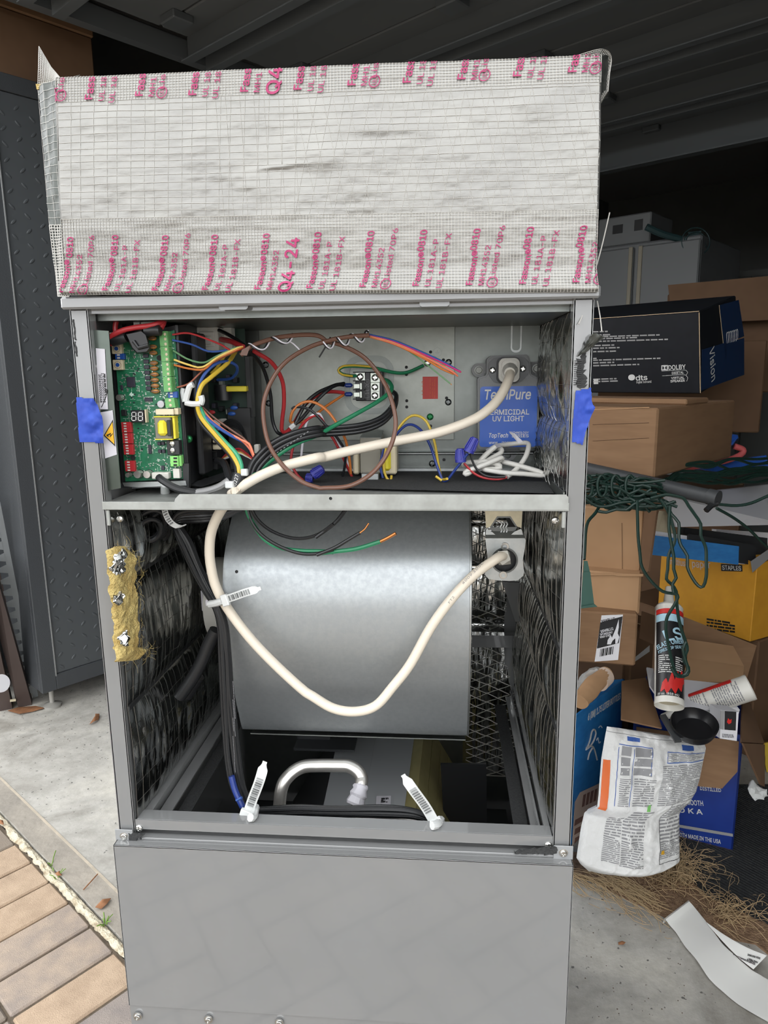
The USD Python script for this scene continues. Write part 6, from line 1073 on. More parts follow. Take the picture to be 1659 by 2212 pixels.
single('paper_stack', 'cream papers standing left of the binders', 'papers', quad(PF(*R2(770, 200), 2.02), PF(*R2(850, 210), 2.03), PF(*R2(840, 400), 2.03), PF(*R2(720, 380), 2.02), .02), 'cream_plastic')
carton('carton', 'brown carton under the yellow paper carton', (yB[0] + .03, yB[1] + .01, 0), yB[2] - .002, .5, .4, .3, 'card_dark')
# open royal blue carton in front with its brown flaps
va, vb = PZ(1470, 1815, 0), PZ(1582, 1844, 0); vd = nrm(vb - va); vn = np.cross(vd, ZUP); vn = vn if vn @ (CAM - va) > 0 else -vn; vz = .305; v0 = vb - vd * .235; vp = Pl(v0, vb, v0 + ZUP)
t = thing('open_carton', 'royal blue open carton with brown flaps folded out, holding tubes and a dish', 'box', None, tuple(vb - vd * .117 - vn * .13))
for o, e, w in ((v0, vd, .235), (v0 - vn * .27, vd, .235), (v0, -vn, .27), (vb, -vn, .27)): part(t, 'wall', quad(o, o + e * w, o + e * w + ZUP * vz, o + ZUP * vz, .004), 'royal_card')
part(t, 'bottom', quad(v0 + ZUP * .01, vb + ZUP * .01, vb - vn * .27 + ZUP * .01, v0 - vn * .27 + ZUP * .01, .004), 'card')
fo_ = Pl(v0 + ZUP * vz + vn * .006, vb + ZUP * vz + vn * .006, v0 + ZUP * (vz - .1) + vn * .03); part(t, 'front_flap', [fo_.poly([R3(632, 432), R3(1432, 545), R3(1420, 780), R3(1300, 912), R3(900, 870), R3(640, 700)], .004)], 'card', label='brown front flap folded down')
part(t, 'left_flap', quad(PF(*R3(640, 440), 1.50), PF(*R3(832, 440), 1.62), PF(*R3(700, 55), 1.72), PF(*R3(520, 80), 1.58), .004) if 0 else quad(PF(*R3(515, 372), 1.53), PF(*R3(832, 442), 1.55), PF(*R3(705, 50), 1.75), PF(*R3(520, 75), 1.70), .004), 'card', label='brown left flap')
part(t, 'back_flap', quad(PF(*R2(960, 1600), 1.80), PF(*R2(1450, 1600), 1.76), PF(*R2(1465, 1470), 1.82), PF(*R2(1000, 1400), 1.85), .004), 'card_light'); part(t, 'back_flap_tip', quad(PF(*R2(1000, 1400), 1.85), PF(*R2(1465, 1470), 1.82), PF(*R2(1375, 1305), 1.88), PF(*R2(995, 1248), 1.90), .004), 'card_light')
part(t, 'right_flap', quad(PF(*R3(1440, 560), 1.50), PF(*R3(1450, 220), 1.72), PF(*R3(1500, 230), 1.74), PF(*R3(1620, 570), 1.60), .004), 'card_dark', label='brown right flap'); part(t, 'right_flap_tip', quad(PF(*R3(1450, 560), 1.50), PF(*R3(1620, 570), 1.60), PF(*R3(1618, 900), 1.56), PF(*R3(1590, 885), 1.55), .004), 'card_dark')
part(t, 'torn_tape', crumple(trimesh.creation.icosphere(2, .016).apply_translation(PF(*R3(1580, 945), 1.55)), .018, 70, 4), 'nylon', smooth=20)
part(t, 'lettering', [vp.text('DISTILLED', R3(1128, 912), R3(1292, 928), 9, True), vp.text('SMOOTH', R3(1000, 1020), R3(1152, 1030), 12, True), vp.text('VODKA', R3(880, 1070), R3(1148, 1098), 12, True) if 0 else vp.text('O K A', R3(960, 1080), R3(1148, 1098), 12, True), vp.text('SMOOTH MADE IN THE USA', R3(905, 1262), R3(1290, 1330), 10, True)], 'print_white', label='white lettering on the blue carton', smooth=False); part(t, 'band', [vp.poly([R3(900, 1185), R3(1385, 1268), R3(1385, 1290), R3(900, 1207)]), vp.poly([R3(900, 1310), R3(1380, 1402), R3(1380, 1425), R3(900, 1330)])], 'paper_grey')
# contents
def caulk(name, label, e0, e1, r, black=True):
    t = thing(name, label, 'tube', None, tuple(e0)); d = nrm(e1 - e0); L = np.linalg.norm(e1 - e0); x = nrm(np.cross(d, CAM - e0)); y = np.cross(d, x); n = y if y @ (CAM - e0) > 0 else -y
    T = lambda m: fr(m, e0, x, np.cross(d, x), d); part(t, 'barrel', T(lathe([(r * .86, .012), (r * .94, .004), (r, 0), (r * 1.02, .004), (r, .012), (r, L - .012), (r * 1.03, L - .006), (r * .9, L), (0, L)], 36)), 'tube_white'); part(t, 'plunger', T(lathe([(0, .010), (r * .9, .012), (r * .9, .013), (0, .013)], 30)), 'cream_plastic'); part(t, 'nozzle', T(lathe([(0, L), (r * .45, L), (r * .4, L + .012), (r * .25, L + .05), (0, L + .05)], 20)), 'tube_white')
    xs = nrm(np.cross(n, d) if 0 else np.cross(d, n))
    def wrap(m, s0, a0=0.): v = m.vertices; th_ = a0 + v[:, 0] / r; rr = r + .0006 + v[:, 2]; p = e0 + d * (s0 + v[:, 1:2]) + (np.sin(th_) * rr)[:, None] * xs + (np.cos(th_) * rr)[:, None] * n; return trimesh.Trimesh(p, m.faces, process=False)
    return t, wrap, r, L
e0, e1 = PF(*R2(852, 1800), 1.50), PF(*R2(850, 985), 1.62)
t, wrap, r, L = caulk('sealant_tube', 'black labelled sealant tube standing tilted in the open carton', e0, e1, .030)
def sheet(w, h, x0=0, y0=0): m = grid(lambda s, q: np.stack([x0 + (s - .5) * w, y0 + q * h, s * 0], -1), 30, 4); return m
part(t, 'label', wrap(sheet(.075, L * .85, .006), L * .06), 'tube_black', label='black label'); part(t, 'band', [wrap(sheet(.075, .018, .006).apply_translation((0, 0, .0004)), L * .79)], 'pale_blue_print'); part(t, 'band', [wrap(sheet(.075, .012, .006).apply_translation((0, 0, .0004)), L * .87)], 'flame_red')
sub = lambda m: m.subdivide_to_size(.006) if hasattr(m, 'subdivide_to_size') else m
fl2 = prism(Polygon([(-.026, 0), (-.022, .018), (-.016, .026), (-.012, .012), (-.004, .040), (.001, .020), (.008, .046), (.012, .024), (.018, .050), (.026, .040), (.026, .026), (.020, .022), (.016, .006), (.008, .014), (.002, -.002), (-.006, .010), (-.014, -.004), (-.018, .006)]).buffer(.0015), .0004); part(t, 'flame', wrap(sub(fl2).apply_translation((.010, 0, .0005)), L * .10), 'flame_red', label='red flame mark')
part(t, 'lettering', [wrap(sub(text_fit('LS', .042, .026, .0004, True)).apply_transform(trimesh.transformations.rotation_matrix(.35, (0, 0, 1))).apply_translation((.010, 0, .0005)), L * .66), wrap(sub(text_fit('ELASTOMERIC', .075, .011, .0004, True)).apply_transform(trimesh.transformations.rotation_matrix(.35, (0, 0, 1))).apply_translation((.008, 0, .0005)), L * .58), wrap(sub(text_fit('FIRESTOP SEALANT', .07, .0065, .0004, True)).apply_transform(trimesh.transformations.rotation_matrix(.35, (0, 0, 1))).apply_translation((.010, 0, .0005)), L * .525)], 'pale_blue_print', smooth=False)
part(t, 'small_print', [wrap(sub(lines(9, .03, .042, 5)).apply_translation((-.008, 0, .0005)), L * .36), wrap(sub(lines(7, .018, .034, 6)).apply_translation((.022, 0, .0005)), L * .37), wrap(sub(text_fit('29 oz. (858 mL)', .045, .0045, .0004, True)).apply_translation((-.002, 0, .0005)), L * .075)], 'print_white', kind='stuff', smooth=False)
e0, e1 = PF(*R2(1520, 1640), 1.60), PF(*R2(960, 1830), 1.66); t, wrap, r, L = caulk('sealant_tube', 'white sealant tube with grey print lying across the open carton', e0, e1, .029)
part(t, 'small_print', [wrap(sub(lines(12, .05, .06, 8)).apply_translation((0, .032, .0004)), .02), wrap(sub(lines(12, .05, .06, 9)).apply_translation((0, .032, .0004)), .095)], 'sack_print', kind='stuff', smooth=False); part(t, 'band', wrap(sheet(.02, .10, .034).apply_translation((0, 0, .0002)), L * .2), 'flame_red')
t = thing('dish', 'round black dish with a grey handle lying in the open carton', 'dish', None, tuple(PF(*R3(1090, 500), 1.50))); o = PF(*R3(1080, 470), 1.50); nd = nrm(np.array([-.12, -.28, .95])); xd = nrm(np.cross(nd, [0, 1, 0])); part(t, 'bowl', fr(lathe([(0, 0), (.040, .001), (.045, .012), (.048, .024), (.046, .024), (.042, .012), (.036, .004), (0, .003)], 36), o, xd, np.cross(nd, xd), nd), 'tube_black', smooth=50); part(t, 'handle', quad(PF(*R3(815, 360), 1.55), PF(*R3(860, 350), 1.55), PF(*R3(985, 555), 1.47), PF(*R3(930, 560), 1.47), .006), 'pole_dark')
t = thing('lamp_carton', 'small black and white printed lamp carton at the right of the open carton', 'box', None, tuple(PF(*R3(1360, 540), 1.53))); ba = [PF(*R3(x, y), 1.52) for x, y in ((1283, 525), (1415, 545), (1430, 318), (1290, 305))]; part(t, 'body', quad(*ba, t=.05), 'paper'); pb_ = Pl(ba[0], ba[1], ba[3]); part(t, 'print_panel', [pb_.poly([R3(1320, 310), R3(1410, 316), R3(1405, 462), R3(1318, 455)])], 'print_black'); part(t, 'flame', [pb_.poly([R3(1335, 395), R3(1345, 365), R3(1360, 380), R3(1372, 372), R3(1370, 400), R3(1350, 412)], .0006, .0012)], 'flame_red'); part(t, 'side_band', [pb_.poly([R3(1288, 306), R3(1318, 309), R3(1312, 455), R3(1284, 450)])], 'paper_grey'); part(t, 'small_print', [pb_.text('', R3(1300, 490 + 10 * k), R3(1390, 497 + 10 * k), 2, mk=lambda L, h, k=k: lines(1, L, h, 90 + k)) for k in range(3)], 'print_black', smooth=False)
single('paper_stack', 'white papers standing at the back of the open carton', 'papers', quad(PF(*R3(980, 90), 1.72), PF(*R3(1270, 120), 1.72), PF(*R3(1430, 330), 1.6), PF(*R3(1000, 330), 1.6), .01), 'paper'); single('leaflet', 'folded white leaflet between the sealant tube and the left flap', 'papers', quad(PF(*R2(665, 1490), 1.66), PF(*R2(720, 1500), 1.66), PF(*R2(745, 1720), 1.6), PF(*R2(690, 1640), 1.6), .004), 'paper')
q_ = [PF(*R2(955, 1060), 1.98), PF(*R2(1560, 1300), 1.95), PF(*R2(1470, 1600), 1.93), PF(*R2(960, 1500), 1.97)]; t = thing('cardboard_sheet', 'brown carton panel leaning behind the open carton', 'box panel', None, tuple(q_[2])); part(t, 'sheet', quad(*q_, t=.006), 'card')
t = thing('cardboard_sheet', 'small grey-brown carton flap beside the black sealant tube', 'box panel', None, tuple(PF(*R2(760, 1300), 1.75))); part(t, 'sheet', quad(PF(*R2(630, 1020), 1.78), PF(*R2(745, 1060), 1.76), PF(*R2(770, 1310), 1.74), PF(*R2(610, 1240), 1.78), .004), 'card_dark')
# the white sack in front
bt = [(0, (262, 1563), (690, 1560)), (.035, (195, 1505), (830, 1535)), (.08, (163, 1455), (968, 1462)), (.3, (198, 1220), (966, 1280)), (.4, (226, 1100), (968, 1092)), (.47, (325, 1055), (1050, 1010)), (.55, (336, 960), (1100, 930)), (.65, (345, 830), (1128, 830)), (.8, (357, 680), (1158, 680)), (.93, (388, 500), (1175, 600)), (1, (402, 430), (1156, 546))]
def sdep(t): return 1.475 + .09 * t
def sk(s, t):
    k = np.array([b[0] for b in bt]); out = []
    e = []
    for j in (1, 2): e.append([np.interp(t, k, [b[j][i] for b in bt]) for i in (0, 1)])
    x = e[0][0] * (1 - s) + e[1][0] * s; y = e[0][1] * (1 - s) + e[1][1] * s
    px, py = 1200 + .2767 * x, 1450 + .2767 * y
    d = _fw + _r * ((px - 829.5) / FPX)[..., None] - _u * ((py - 1106) / FPX)[..., None]; return CAM + d * sdep(t)[..., None]
sn = nrm(np.array([.05, -1, .25]))
def sfront(s, t, lift=0.):
    s, t = np.asarray(s, float), np.asarray(t, float); p = sk(s, t); th_ = (.062 * (1 - t) ** .55 + .004) * np.sin(np.pi * np.clip(s, 0, 1)) ** .6 * np.clip(t / .06, .0, 1) ** .5
    w = (meshkit.fbm(np.stack([s * 6, t * 7, s * 0], -1), 3, 12) - .5) * .022 + (meshkit.fbm(np.stack([s * 16 + t * 6, t * 14 - s * 4, s * 0], -1), 3, 17) - .5) * .010; e = np.sin(np.pi * np.clip(s, 0, 1)) ** .5 * np.clip(t * 12, 0, 1)
    return p + sn * (th_ + w * e + lift)[..., None]
def sback(s, t): s, t = np.asarray(s, float), np.asarray(t, float); return sk(s, t) - sn * ((.062 * (1 - t) ** .55 + .004) * np.sin(np.pi * s) ** .6)[..., None]
t = thing('sack', 'crumpled white printed plastic sack standing in front of the open carton', 'sack', None, tuple(PZ(1360, 1880)))
part(t, 'film', [grid(sfront, 70, 90), grid(lambda s, q: sback(1 - s, q), 30, 40)], 'sack', smooth=True)
def spatch(s0, s1, t0, t1, lift=.0008): return grid(lambda s, q: sfront(s0 + (s1 - s0) * s, t0 + (t1 - t0) * q, lift), max(3, int((s1 - s0) * 50)), max(3, int((t1 - t0) * 60)))
def sbars(s0, s1, t0, t1, rows, seed, fill=.45):
    rg_ = np.random.default_rng(seed); out = []
    for k in range(rows):
        a = t0 + (t1 - t0) * (k + .2) / rows; b = a + (t1 - t0) / rows * fill; s = s0; e = s1 - (s1 - s0) * (.35 * rg_.random() if rg_.random() < .25 else 0)
        while s < e: w = min(rg_.uniform(.03, .12), e - s); out.append(grid(lambda u, v: sfront(s + w * u, a + (b - a) * v, .0013), 3, 2)); s += w + .010
    return out
part(t, 'orange_side', spatch(.012, .075, .46, .80), 'sack_orange', label='orange printed side of the sack'); part(t, 'blue_panel', [spatch(.13, .135, .50, .88), spatch(.44, .445, .70, .90), spatch(.13, .445, .895, .90), spatch(.27, .275, .50, .88), spatch(.60, .99, .790, .796), spatch(.60, .604, .795, .875), spatch(.60, .99, .872, .878), spatch(.74, .86, .90, .945), spatch(.20, .32, .925, .955)], 'print_blue', kind='stuff')
part(t, 'picture_panel', [spatch(a, a + .085, b, b + .055) for a in (.16, .285, .365) for b in (.70, .77, .835)], 'sack_print', kind='stuff'); part(t, 'small_print', sbars(.60, .97, .800, .868, 7, 3) + sbars(.55, .98, .50, .78, 22, 4) + sbars(.72, .98, .16, .49, 22, 5) + sbars(.16, .26, .50, .68, 14, 6) + sbars(.30, .50, .50, .68, 12, 7) + sbars(.34, .55, .10, .47, 22, 8, .5) + sbars(.18, .33, .12, .42, 22, 9, .5), 'sack_print', kind='stuff')
part(t, 'print_frame', [spatch(.715, .72, .12, .50), spatch(.715, .985, .12, .124)], 'print_black'); part(t, 'warning_mark', spatch(.735, .775, .200, .235, .0016), 'warn_yellow', label='small yellow warning mark'); part(t, 'green_mark', spatch(.455, .49, .47, .51), 'lime_green')
part(t, 'top_seam', [grid(lambda s, q: sfront(s, .965 + .004 * q, .001), 40, 2)], 'paper_grey')
# ------------------------------------------------------------------ floor coverings on the right
mat('rug_black', S(40, 42, 44), .9, col2=S(62, 62, 60), scale=160, lo=.45, hi=.75, bump=(300, .003)); mat('jute', S(150, 122, 96), .95, col2=S(118, 92, 70), scale=90, bump=(260, .004)); mat('jute_fibre', S(176, 152, 116), .9); mat('liner', S(232, 232, 228), .35); mat('leaf_brown', S(150, 104, 70), .8, col2=S(124, 84, 56), scale=60); mat('grass', S(108, 140, 60), .7)
rugt = thing('rug', 'black ribbed rug with a frayed jute border on the garage floor', 'rug', None, tuple(PZ(1500, 1950)))
jl = [R4(x, y) for x, y in ((20, 150), (125, 160), (250, 190), (370, 232), (460, 292), (580, 350), (700, 402), (860, 485), (1050, 560), (1300, 640), (1560, 690), (1659, 770), (1900, 900))]; ju = [R4(x, y) for x, y in ((1900, 700), (1659, 545), (1500, 470), (1340, 400), (1200, 330), (1100, 240), (1040, 170), (1000, 100), (960, 40), (900, 0), (700, -40), (20, -20))]
pj = Polygon([PZ(*p)[:2] for p in jl + ju]).buffer(0); part(rugt, 'jute_border', prism(pj, .004), 'jute', label='frayed brown jute border')
pk = Polygon([PZ(*p)[:2] for p in ju[:9]] + [PZ(*R3(960, 1330))[:2], PZ(*R3(1100, 1250))[:2], PZ(*R3(1420, 900))[:2], PZ(*R3(2100, 900))[:2]]).buffer(0); pk = max(getattr(pk, 'geoms', [pk]), key=lambda g: g.area); part(rugt, 'black_field', prism(pk, .007), 'rug_black')
c0 = PZ(*R4(1080, 150))[:2]; c1_ = PZ(*R4(1659, 480))[:2]; dj = (c1_ - c0) / np.linalg.norm(c1_ - c0); nj = np.array([-dj[1], dj[0]]); nj = nj if nj[1] > 0 else -nj
ribs = []
for k in range(70):
    a = c0 + nj * (.004 + k * .0085) - dj * .25
    ln = [Point(*(a + dj * s)).within(pk) for s in np.linspace(0, 1.3, 66)]; s = np.linspace(0, 1.3, 66)[np.array(ln)]
    if len(s) > 3: p0, p1 = a + dj * s[0], a + dj * s[-1]; ribs.append(tube([[*p0, .0075], [*p1, .0075]], .0022, 5))
part(rugt, 'ribs', ribs, 'rug_black', kind='stuff')
rg = np.random.default_rng(31); fb = []
strip = Polygon([PZ(*R4(*q))[:2] for q in ((850, 490), (1050, 340), (1200, 520), (1420, 720), (1700, 780), (1700, 1300), (1400, 1160), (1100, 810), (930, 600))]).buffer(.004)
for k in range(900):
    if k < 420: s = rg.random(); i = s * (len(jl) - 4); j = int(i); f = i - j; p = PZ(*jl[j]) * (1 - f) + PZ(*jl[j + 1]) * f; u_ = PZ(*ju[-1 - min(j, len(ju) - 2)]) * .5 + p * .5; p = p + (u_ - p) * rg.random() * .6; dd = nrm(np.array([*dj, 0]) + rg.normal(0, .25, 3) * [1, 1, 0]); l = rg.uniform(.04, .14)
    else: c = PZ(*R4(960 + rg.normal(0, 90), 130 + rg.normal(0, 75))) if k < 760 else PZ(*R4(1330 + rg.normal(0, 120), 460 + rg.normal(0, 60))); p = c; dd = nrm(rg.normal(0, 1, 3) * [1, 1, .1]); l = rg.uniform(.03, .11)
    h = rg.uniform(.004, .03 if k >= 420 else .010); q = nrm(rg.normal(0, 1, 3) * [1, 1, .2]); w = l * rg.uniform(.1, .5)
    pts = [p + [0, 0, .005], p + dd * l * .3 + q * w * .5 + [0, 0, h], p + dd * l * .7 + q * w + [0, 0, h * .7], p + dd * l * (1 if k < 420 else .5) + q * w * (.4 if k < 420 else 1.6) + [0, 0, .005]]
    if any(Point(*a[:2]).within(strip) for a in pts): continue
    fb.append(tube(spline(pts, l / 9), .00055, 3, False))
part(rugt, 'frayed_fibres', fb, 'jute_fibre', kind='stuff', label='loose straw coloured jute fibres')
part(rugt, 'loose_strand', wire([PZ(*R4(x, y), .006) for x, y in ((125, 150), (330, 205), (520, 215), (650, 290), (800, 380), (930, 435))], .0011, 5), 'jute_fibre'); part(rugt, 'loose_strand', wire([PZ(*R4(x, y), .006) for x, y in ((330, 185), (430, 160), (560, 145), (700, 160))], .0009, 5), 'jute_fibre')
ls = thing('liner_strip', 'curled strip of white release liner lying on the concrete', 'strip', None, tuple(PZ(1560, 2090)))
le = [(860, 492, .022), (885, 530, .010), (940, 592, .006), (1010, 700, .008), (1100, 805, .012), (1200, 955, .010), (1300, 1050, .006), (1420, 1150, .005), (1560, 1235, .006), (1800, 1370, .008)]; re = [(1045, 352, .022), (1080, 390, .014), (1180, 515, .008), (1250, 610, .010), (1310, 690, .014), (1420, 790, .014), (1530, 885, .010), (1600, 925, .008), (1659, 962, .008), (1900, 1080, .010)]
A_, B_ = spline([PZ(*R4(x, y), z) for x, y, z in le], .01), spline([PZ(*R4(x, y), z) for x, y, z in re], .01); ix = lambda c, s: np.stack([np.interp(s * (len(c) - 1), np.arange(len(c)), c[:, k]) for k in range(3)], -1)
part(ls, 'sheet', thick(grid(lambda s, q: ix(A_, s) * (1 - q[..., None]) + ix(B_, s) * q[..., None], 60, 8), .0005), 'liner', smooth=True)
part(ls, 'fold', thick(grid(lambda s, q: ix(A_[:3], s * 0) * (1 - q[..., None]) + ix(B_[:3], s * 0) * q[..., None] + np.stack([.004 * np.sin(s * 2.6) - .004 * s, .012 * np.sin(s * 2.2), -.020 * s + .003 * np.sin(s * 3)], -1), 12, 4), .0005), 'liner', smooth=True)
fo2 = [PZ(*R4(x, y), z) for x, y, z in ((1180, 515, .010), (1330, 620, .022), (1500, 715, .030), (1650, 775, .034))]; fi2 = [PZ(*R4(x, y), z) for x, y, z in ((1200, 545, .010), (1320, 680, .018), (1440, 800, .02), (1545, 882, .020))]; A2_, B2_ = spline(fo2, .01), spline(fi2, .01)
part(ls, 'turned_end', thick(grid(lambda s, q: ix(A2_, s) * (1 - q[..., None]) + ix(B2_, s) * q[..., None], 24, 6), .0005), 'liner', label='turned up end with small print', smooth=True)
pls = Pl(PZ(*R4(1500, 715), .031), PZ(*R4(1650, 775), .035), PZ(*R4(1545, 882), .021))
part(ls, 'lettering', [pls.text('SQUEEGEE AND HEAT', R4(1610, 812), R4(1470, 775), 4.5, True, lift=.001), pls.text('60 MINUTES FLAT', R4(1590, 790), R4(1500, 760), 3, lift=.001) if 0 else pls.text('SQUEEGEE', R4(1600, 800), R4(1500, 770), 4.5, True, lift=.001), pls.text('AND HEAT', R4(1580, 832), R4(1500, 800), 4.5, True, lift=.001)][1:], 'print_black', smooth=False)
part(ls, 'small_print', [pls.text('', R4(1560, 850 - 8 * k), R4(1400 - 12 * k, 780 - 12 * k), 2.5, lift=.001, mk=lambda L, h, k=k: lines(1, L, h, 20 + k)) for k in range(3)], 'print_black', kind='stuff', smooth=False)
yq = PZ(1655, 1672, .0); yt = float((yq - CAM) @ _fw); single('yellow_package', 'bright yellow wrinkled package at the right edge', 'package', crumple(hull([PF(x, y, yt + d) for x, y in ((1650, 1605), (1730, 1580), (1730, 1668), (1655, 1668)) for d in (.0, .07)]).subdivide().subdivide(), .004, 50, 2), 'wire_yellow', smooth=25)
# ------------------------------------------------------------------ leaves and weeds on the left
def leaf(label, pts, z, curl, m='leaf_brown', name='leaf'):
    q = [PZ(*p, .004) for p in pts]; c = np.mean(q, 0); v = np.vstack([q, [c + [0, 0, z]]]); n = len(q)
    for k in range(n): v[k, 2] += curl * (k % 2)
    m_ = trimesh.Trimesh(v, [[k, (k + 1) % n, n] for k in range(n)], process=False).subdivide().subdivide(); return single(name, label, 'leaf', thick(m_, .0006), m, smooth=True)
leaf('curled dry brown leaf alone on the concrete left of the cabinet', [L7(570, 1775), L7(595, 1785), L7(590, 1810), L7(565, 1830), L7(535, 1838), L7(560, 1815), L7(582, 1795)], .012, .006); leaf('flat brown leaf on the expansion joint near the cabinet', [L8(655, 1410), L8(690, 1385), L8(745, 1368), L8(720, 1415), L8(680, 1440), L8(640, 1440)], .008, .004); leaf('large faded leaf under the brown post', [L8(50, 110), L8(120, 90), L8(240, 78), L8(300, 95), L8(220, 115), L8(130, 135)], .004, .002); leaf('small orange leaf fragment by the joint weeds', [L8(370, 1200), L8(400, 1190), L8(415, 1215), L8(385, 1222)], .006, .002); leaf('orange leaf at the left edge of the joint', [L8(-10, 840), L8(20, 850), L8(25, 875), L8(-10, 870)], .006, .002)
leaf('tiny orange leaf on the concrete right of the cabinet', [R4(490, 672), R4(520, 665), R4(548, 672), R4(530, 692), R4(492, 690)], .003, .001)
single('twig', 'thin brown twig lying across the expansion joint', 'twig', wire([PZ(*L8(560, 1310), .004), PZ(*L8(610, 1255), .008), PZ(*L8(655, 1205), .006)], .0014, 6), 'leaf_brown')
def tuft(label, px, n, seed):
    rg_ = np.random.default_rng(seed); o = PZ(*px, 0); t = thing('weed', label, 'plant', None, tuple(o))
    for k in range(n): d = rg_.normal(0, 1, 3) * [.009, .009, 0]; part(t, 'blade', tube(spline([o + d * .3, o + d * .6 + [0, 0, .007], o + d * 1.3 + [0, 0, .008 + .006 * rg_.random()]], .004), [.0016] * 1 if 0 else .0012, 4), 'grass')
tuft('grass sprig in the joint by the orange leaf fragment', L8(345, 1150), 5, 3); tuft('grass sprig in the joint near the cabinet foot', L8(705, 1545), 7, 5); tuft('small grass sprig lower along the joint', L8(378, 1235), 4, 6)
rg = np.random.default_rng(4); cr = []
for k in range(150):
    x, y = (rg.uniform(0, 280), rg.uniform(1520, 1640)) if k < 90 else (rg.uniform(1240, 1500), rg.uniform(1930, 2200)); o = PZ(x, y, .0006); r = rg.uniform(.0005, .0016); m = trimesh.creation.icosphere(0, r); m.vertices *= [1, 1, .5]; cr.append(m.apply_translation(o))
mat('crumb', S(104, 92, 80), .9)
g_ = part(fl, 'debris', cr, 'crumb', kind='stuff', label='small crumbs of dirt on the slab')
# ------------------------------------------------------------------ the black locker and the door jamb on the left
mat('locker_black', S(62, 65, 68), .45, bump=(300, .0003)); mat('tread', S(84, 88, 91), .4, .3); mat('locker_edge', S(150, 152, 152), .4, .5); mat('rubber_foot', S(150, 148, 142), .5); mat('jamb_brown', S(74, 62, 58), .7); mat('track_steel', S(126, 130, 132), .5, .5)
zf = .075; Lc = PZ(88, 1497, zf); cu, cv = to_uv(Lc); lk = thing('locker', 'tall black locker with a diamond plate door on the left', 'locker', None, tuple(uv(cu - .25, cv + .4))); lw_, hT = 1.0, 2.02
def lub(u0, u1, v0, v1, z0, z1, c=.002): return ubx(cu + u0, cu + u1, cv + v0, cv + v1, z0, z1, c)
part(lk, 'body', lub(-.5, -.004, 0, lw_, zf, hT, .004), 'locker_black'); part(lk, 'door_frame', [lub(-.006, .016, 0, .05, zf, hT), lub(-.006, .016, lw_ - .05, lw_, zf, hT), lub(-.006, .016, .05, lw_ - .05, zf, zf + .055), lub(-.006, .016, .05, lw_ - .05, hT - .05, hT)], 'locker_black'); part(lk, 'door_plate', lub(-.004, .010, .05, lw_ - .05, zf + .055, hT - .05), 'tread', label='diamond plate door panel'); part(lk, 'bright_edge', lub(.0, .0195, .048, .052, zf + .05, hT - .045, .0005), 'locker_edge')
tr = []; b0 = trimesh.creation.icosphere(1, 1.0)
for a in range(18):
    for b in range(44):
        m = b0.copy(); m.vertices *= [.0115, .0045, .0017]; an = .78 if (a + b) % 2 else -.78; m.apply_transform(trimesh.transformations.rotation_matrix(an, (0, 0, 1))); v_, z_ = cv + .075 + a * .044, zf + .075 + b * .044 + .022 * (a % 2)
        if v_ < cv + lw_ - .07 and z_ < hT - .07: tr.append(fr(m, uv(cu + .010, v_, z_), DV, ZUP))
part(lk, 'tread_lugs', tr, 'tread', kind='stuff', label='raised diamond plate lugs')
for v_ in (.045, lw_ - .06): part(lk, 'foot', [fr(lathe([(0, 0), (.030, 0), (.030, .008), (.012, .014), (.008, .016), (.008, .08), (0, .08)], 24), uv(cu - .03, cv + v_, 0), DU, DV, ZUP)], 'rubber_foot', label='round levelling foot')
part(lk, 'foot', [fr(lathe([(0, 0), (.030, 0), (.030, .008), (.012, .014), (.008, .016), (.008, .08), (0, .08)], 24), uv(cu - .46, cv + v_, 0), DU, DV, ZUP) for v_ in (.05, .9)], 'rubber_foot')
t = thing('storage_box', 'brown storage carton on top of the black locker', 'box', None, tuple(uv(cu - .25, cv + .15, hT))); part(t, 'body', ubx(cu - .42, cu - .03, cv + .03, cv + .40, hT + .001, hT + .20, .004), 'card_dark'); part(t, 'lid', ubx(cu - .425, cu - .025, cv + .025, cv + .405, hT + .20, hT + .225, .004), 'card')
jm = thing('door_jamb', 'dark brown garage door jamb with a notched steel track at the left edge', 'door frame', None, tuple(PZ(55, 1520)))
jb = [PZ(*L7(110, 1738)), PZ(*L7(192, 1722))]; jt = [PF(*L7(-120, 880), 2.22), PF(*L7(-40, 880), 2.2)]; off = np.array([-.03, .05, 0]); part(jm, 'post', hull([jb[0], jb[1], jb[0] + off, jb[1] + off, jt[0], jt[1], jt[0] + off, jt[1] + off]), 'jamb_brown'); off2 = np.array([.004, .03, 0])
part(jm, 'post', hull([PZ(*L7(0, 1760)), PZ(*L7(75, 1745)), PZ(*L7(0, 1700)) , PZ(*L7(75, 1690)), PF(*L7(-160, 900), 2.15), PF(*L7(-110, 900), 2.15), PF(*L7(-160, 900), 2.2), PF(*L7(-110, 900), 2.2)]), 'jamb_brown')
ta, tb_ = PZ(*L7(207, 1675), .01), PF(*L7(-30, 480), 2.28); dt = nrm(tb_ - ta); Lt = np.linalg.norm(tb_ - ta); nx = nrm(np.cross(dt, CAM - ta)); nx = nx if nx[0] > 0 else -nx; ny = np.cross(nx, dt); ny = ny if ny @ (CAM - ta) > 0 else -ny
part(jm, 'track_flange', fr(bx(-.006, .012, 0, Lt, -.002, .002), ta, nx, dt, np.cross(nx, dt)), 'track_steel')
for k in range(int(Lt / .042)): part(jm, 'track_tooth', fr(prism([(0, 0), (0, .030), (-.026, .022), (-.026, .008)], .003), ta + dt * (k * .042 + .02) - nx * .006, nx, dt, np.cross(nx, dt)), 'track_steel')
part(jm, 'track_back', fr(bx(-.06, -.028, 0, Lt, -.006, .001), ta, nx, dt, np.cross(nx, dt)), 'jamb_brown')
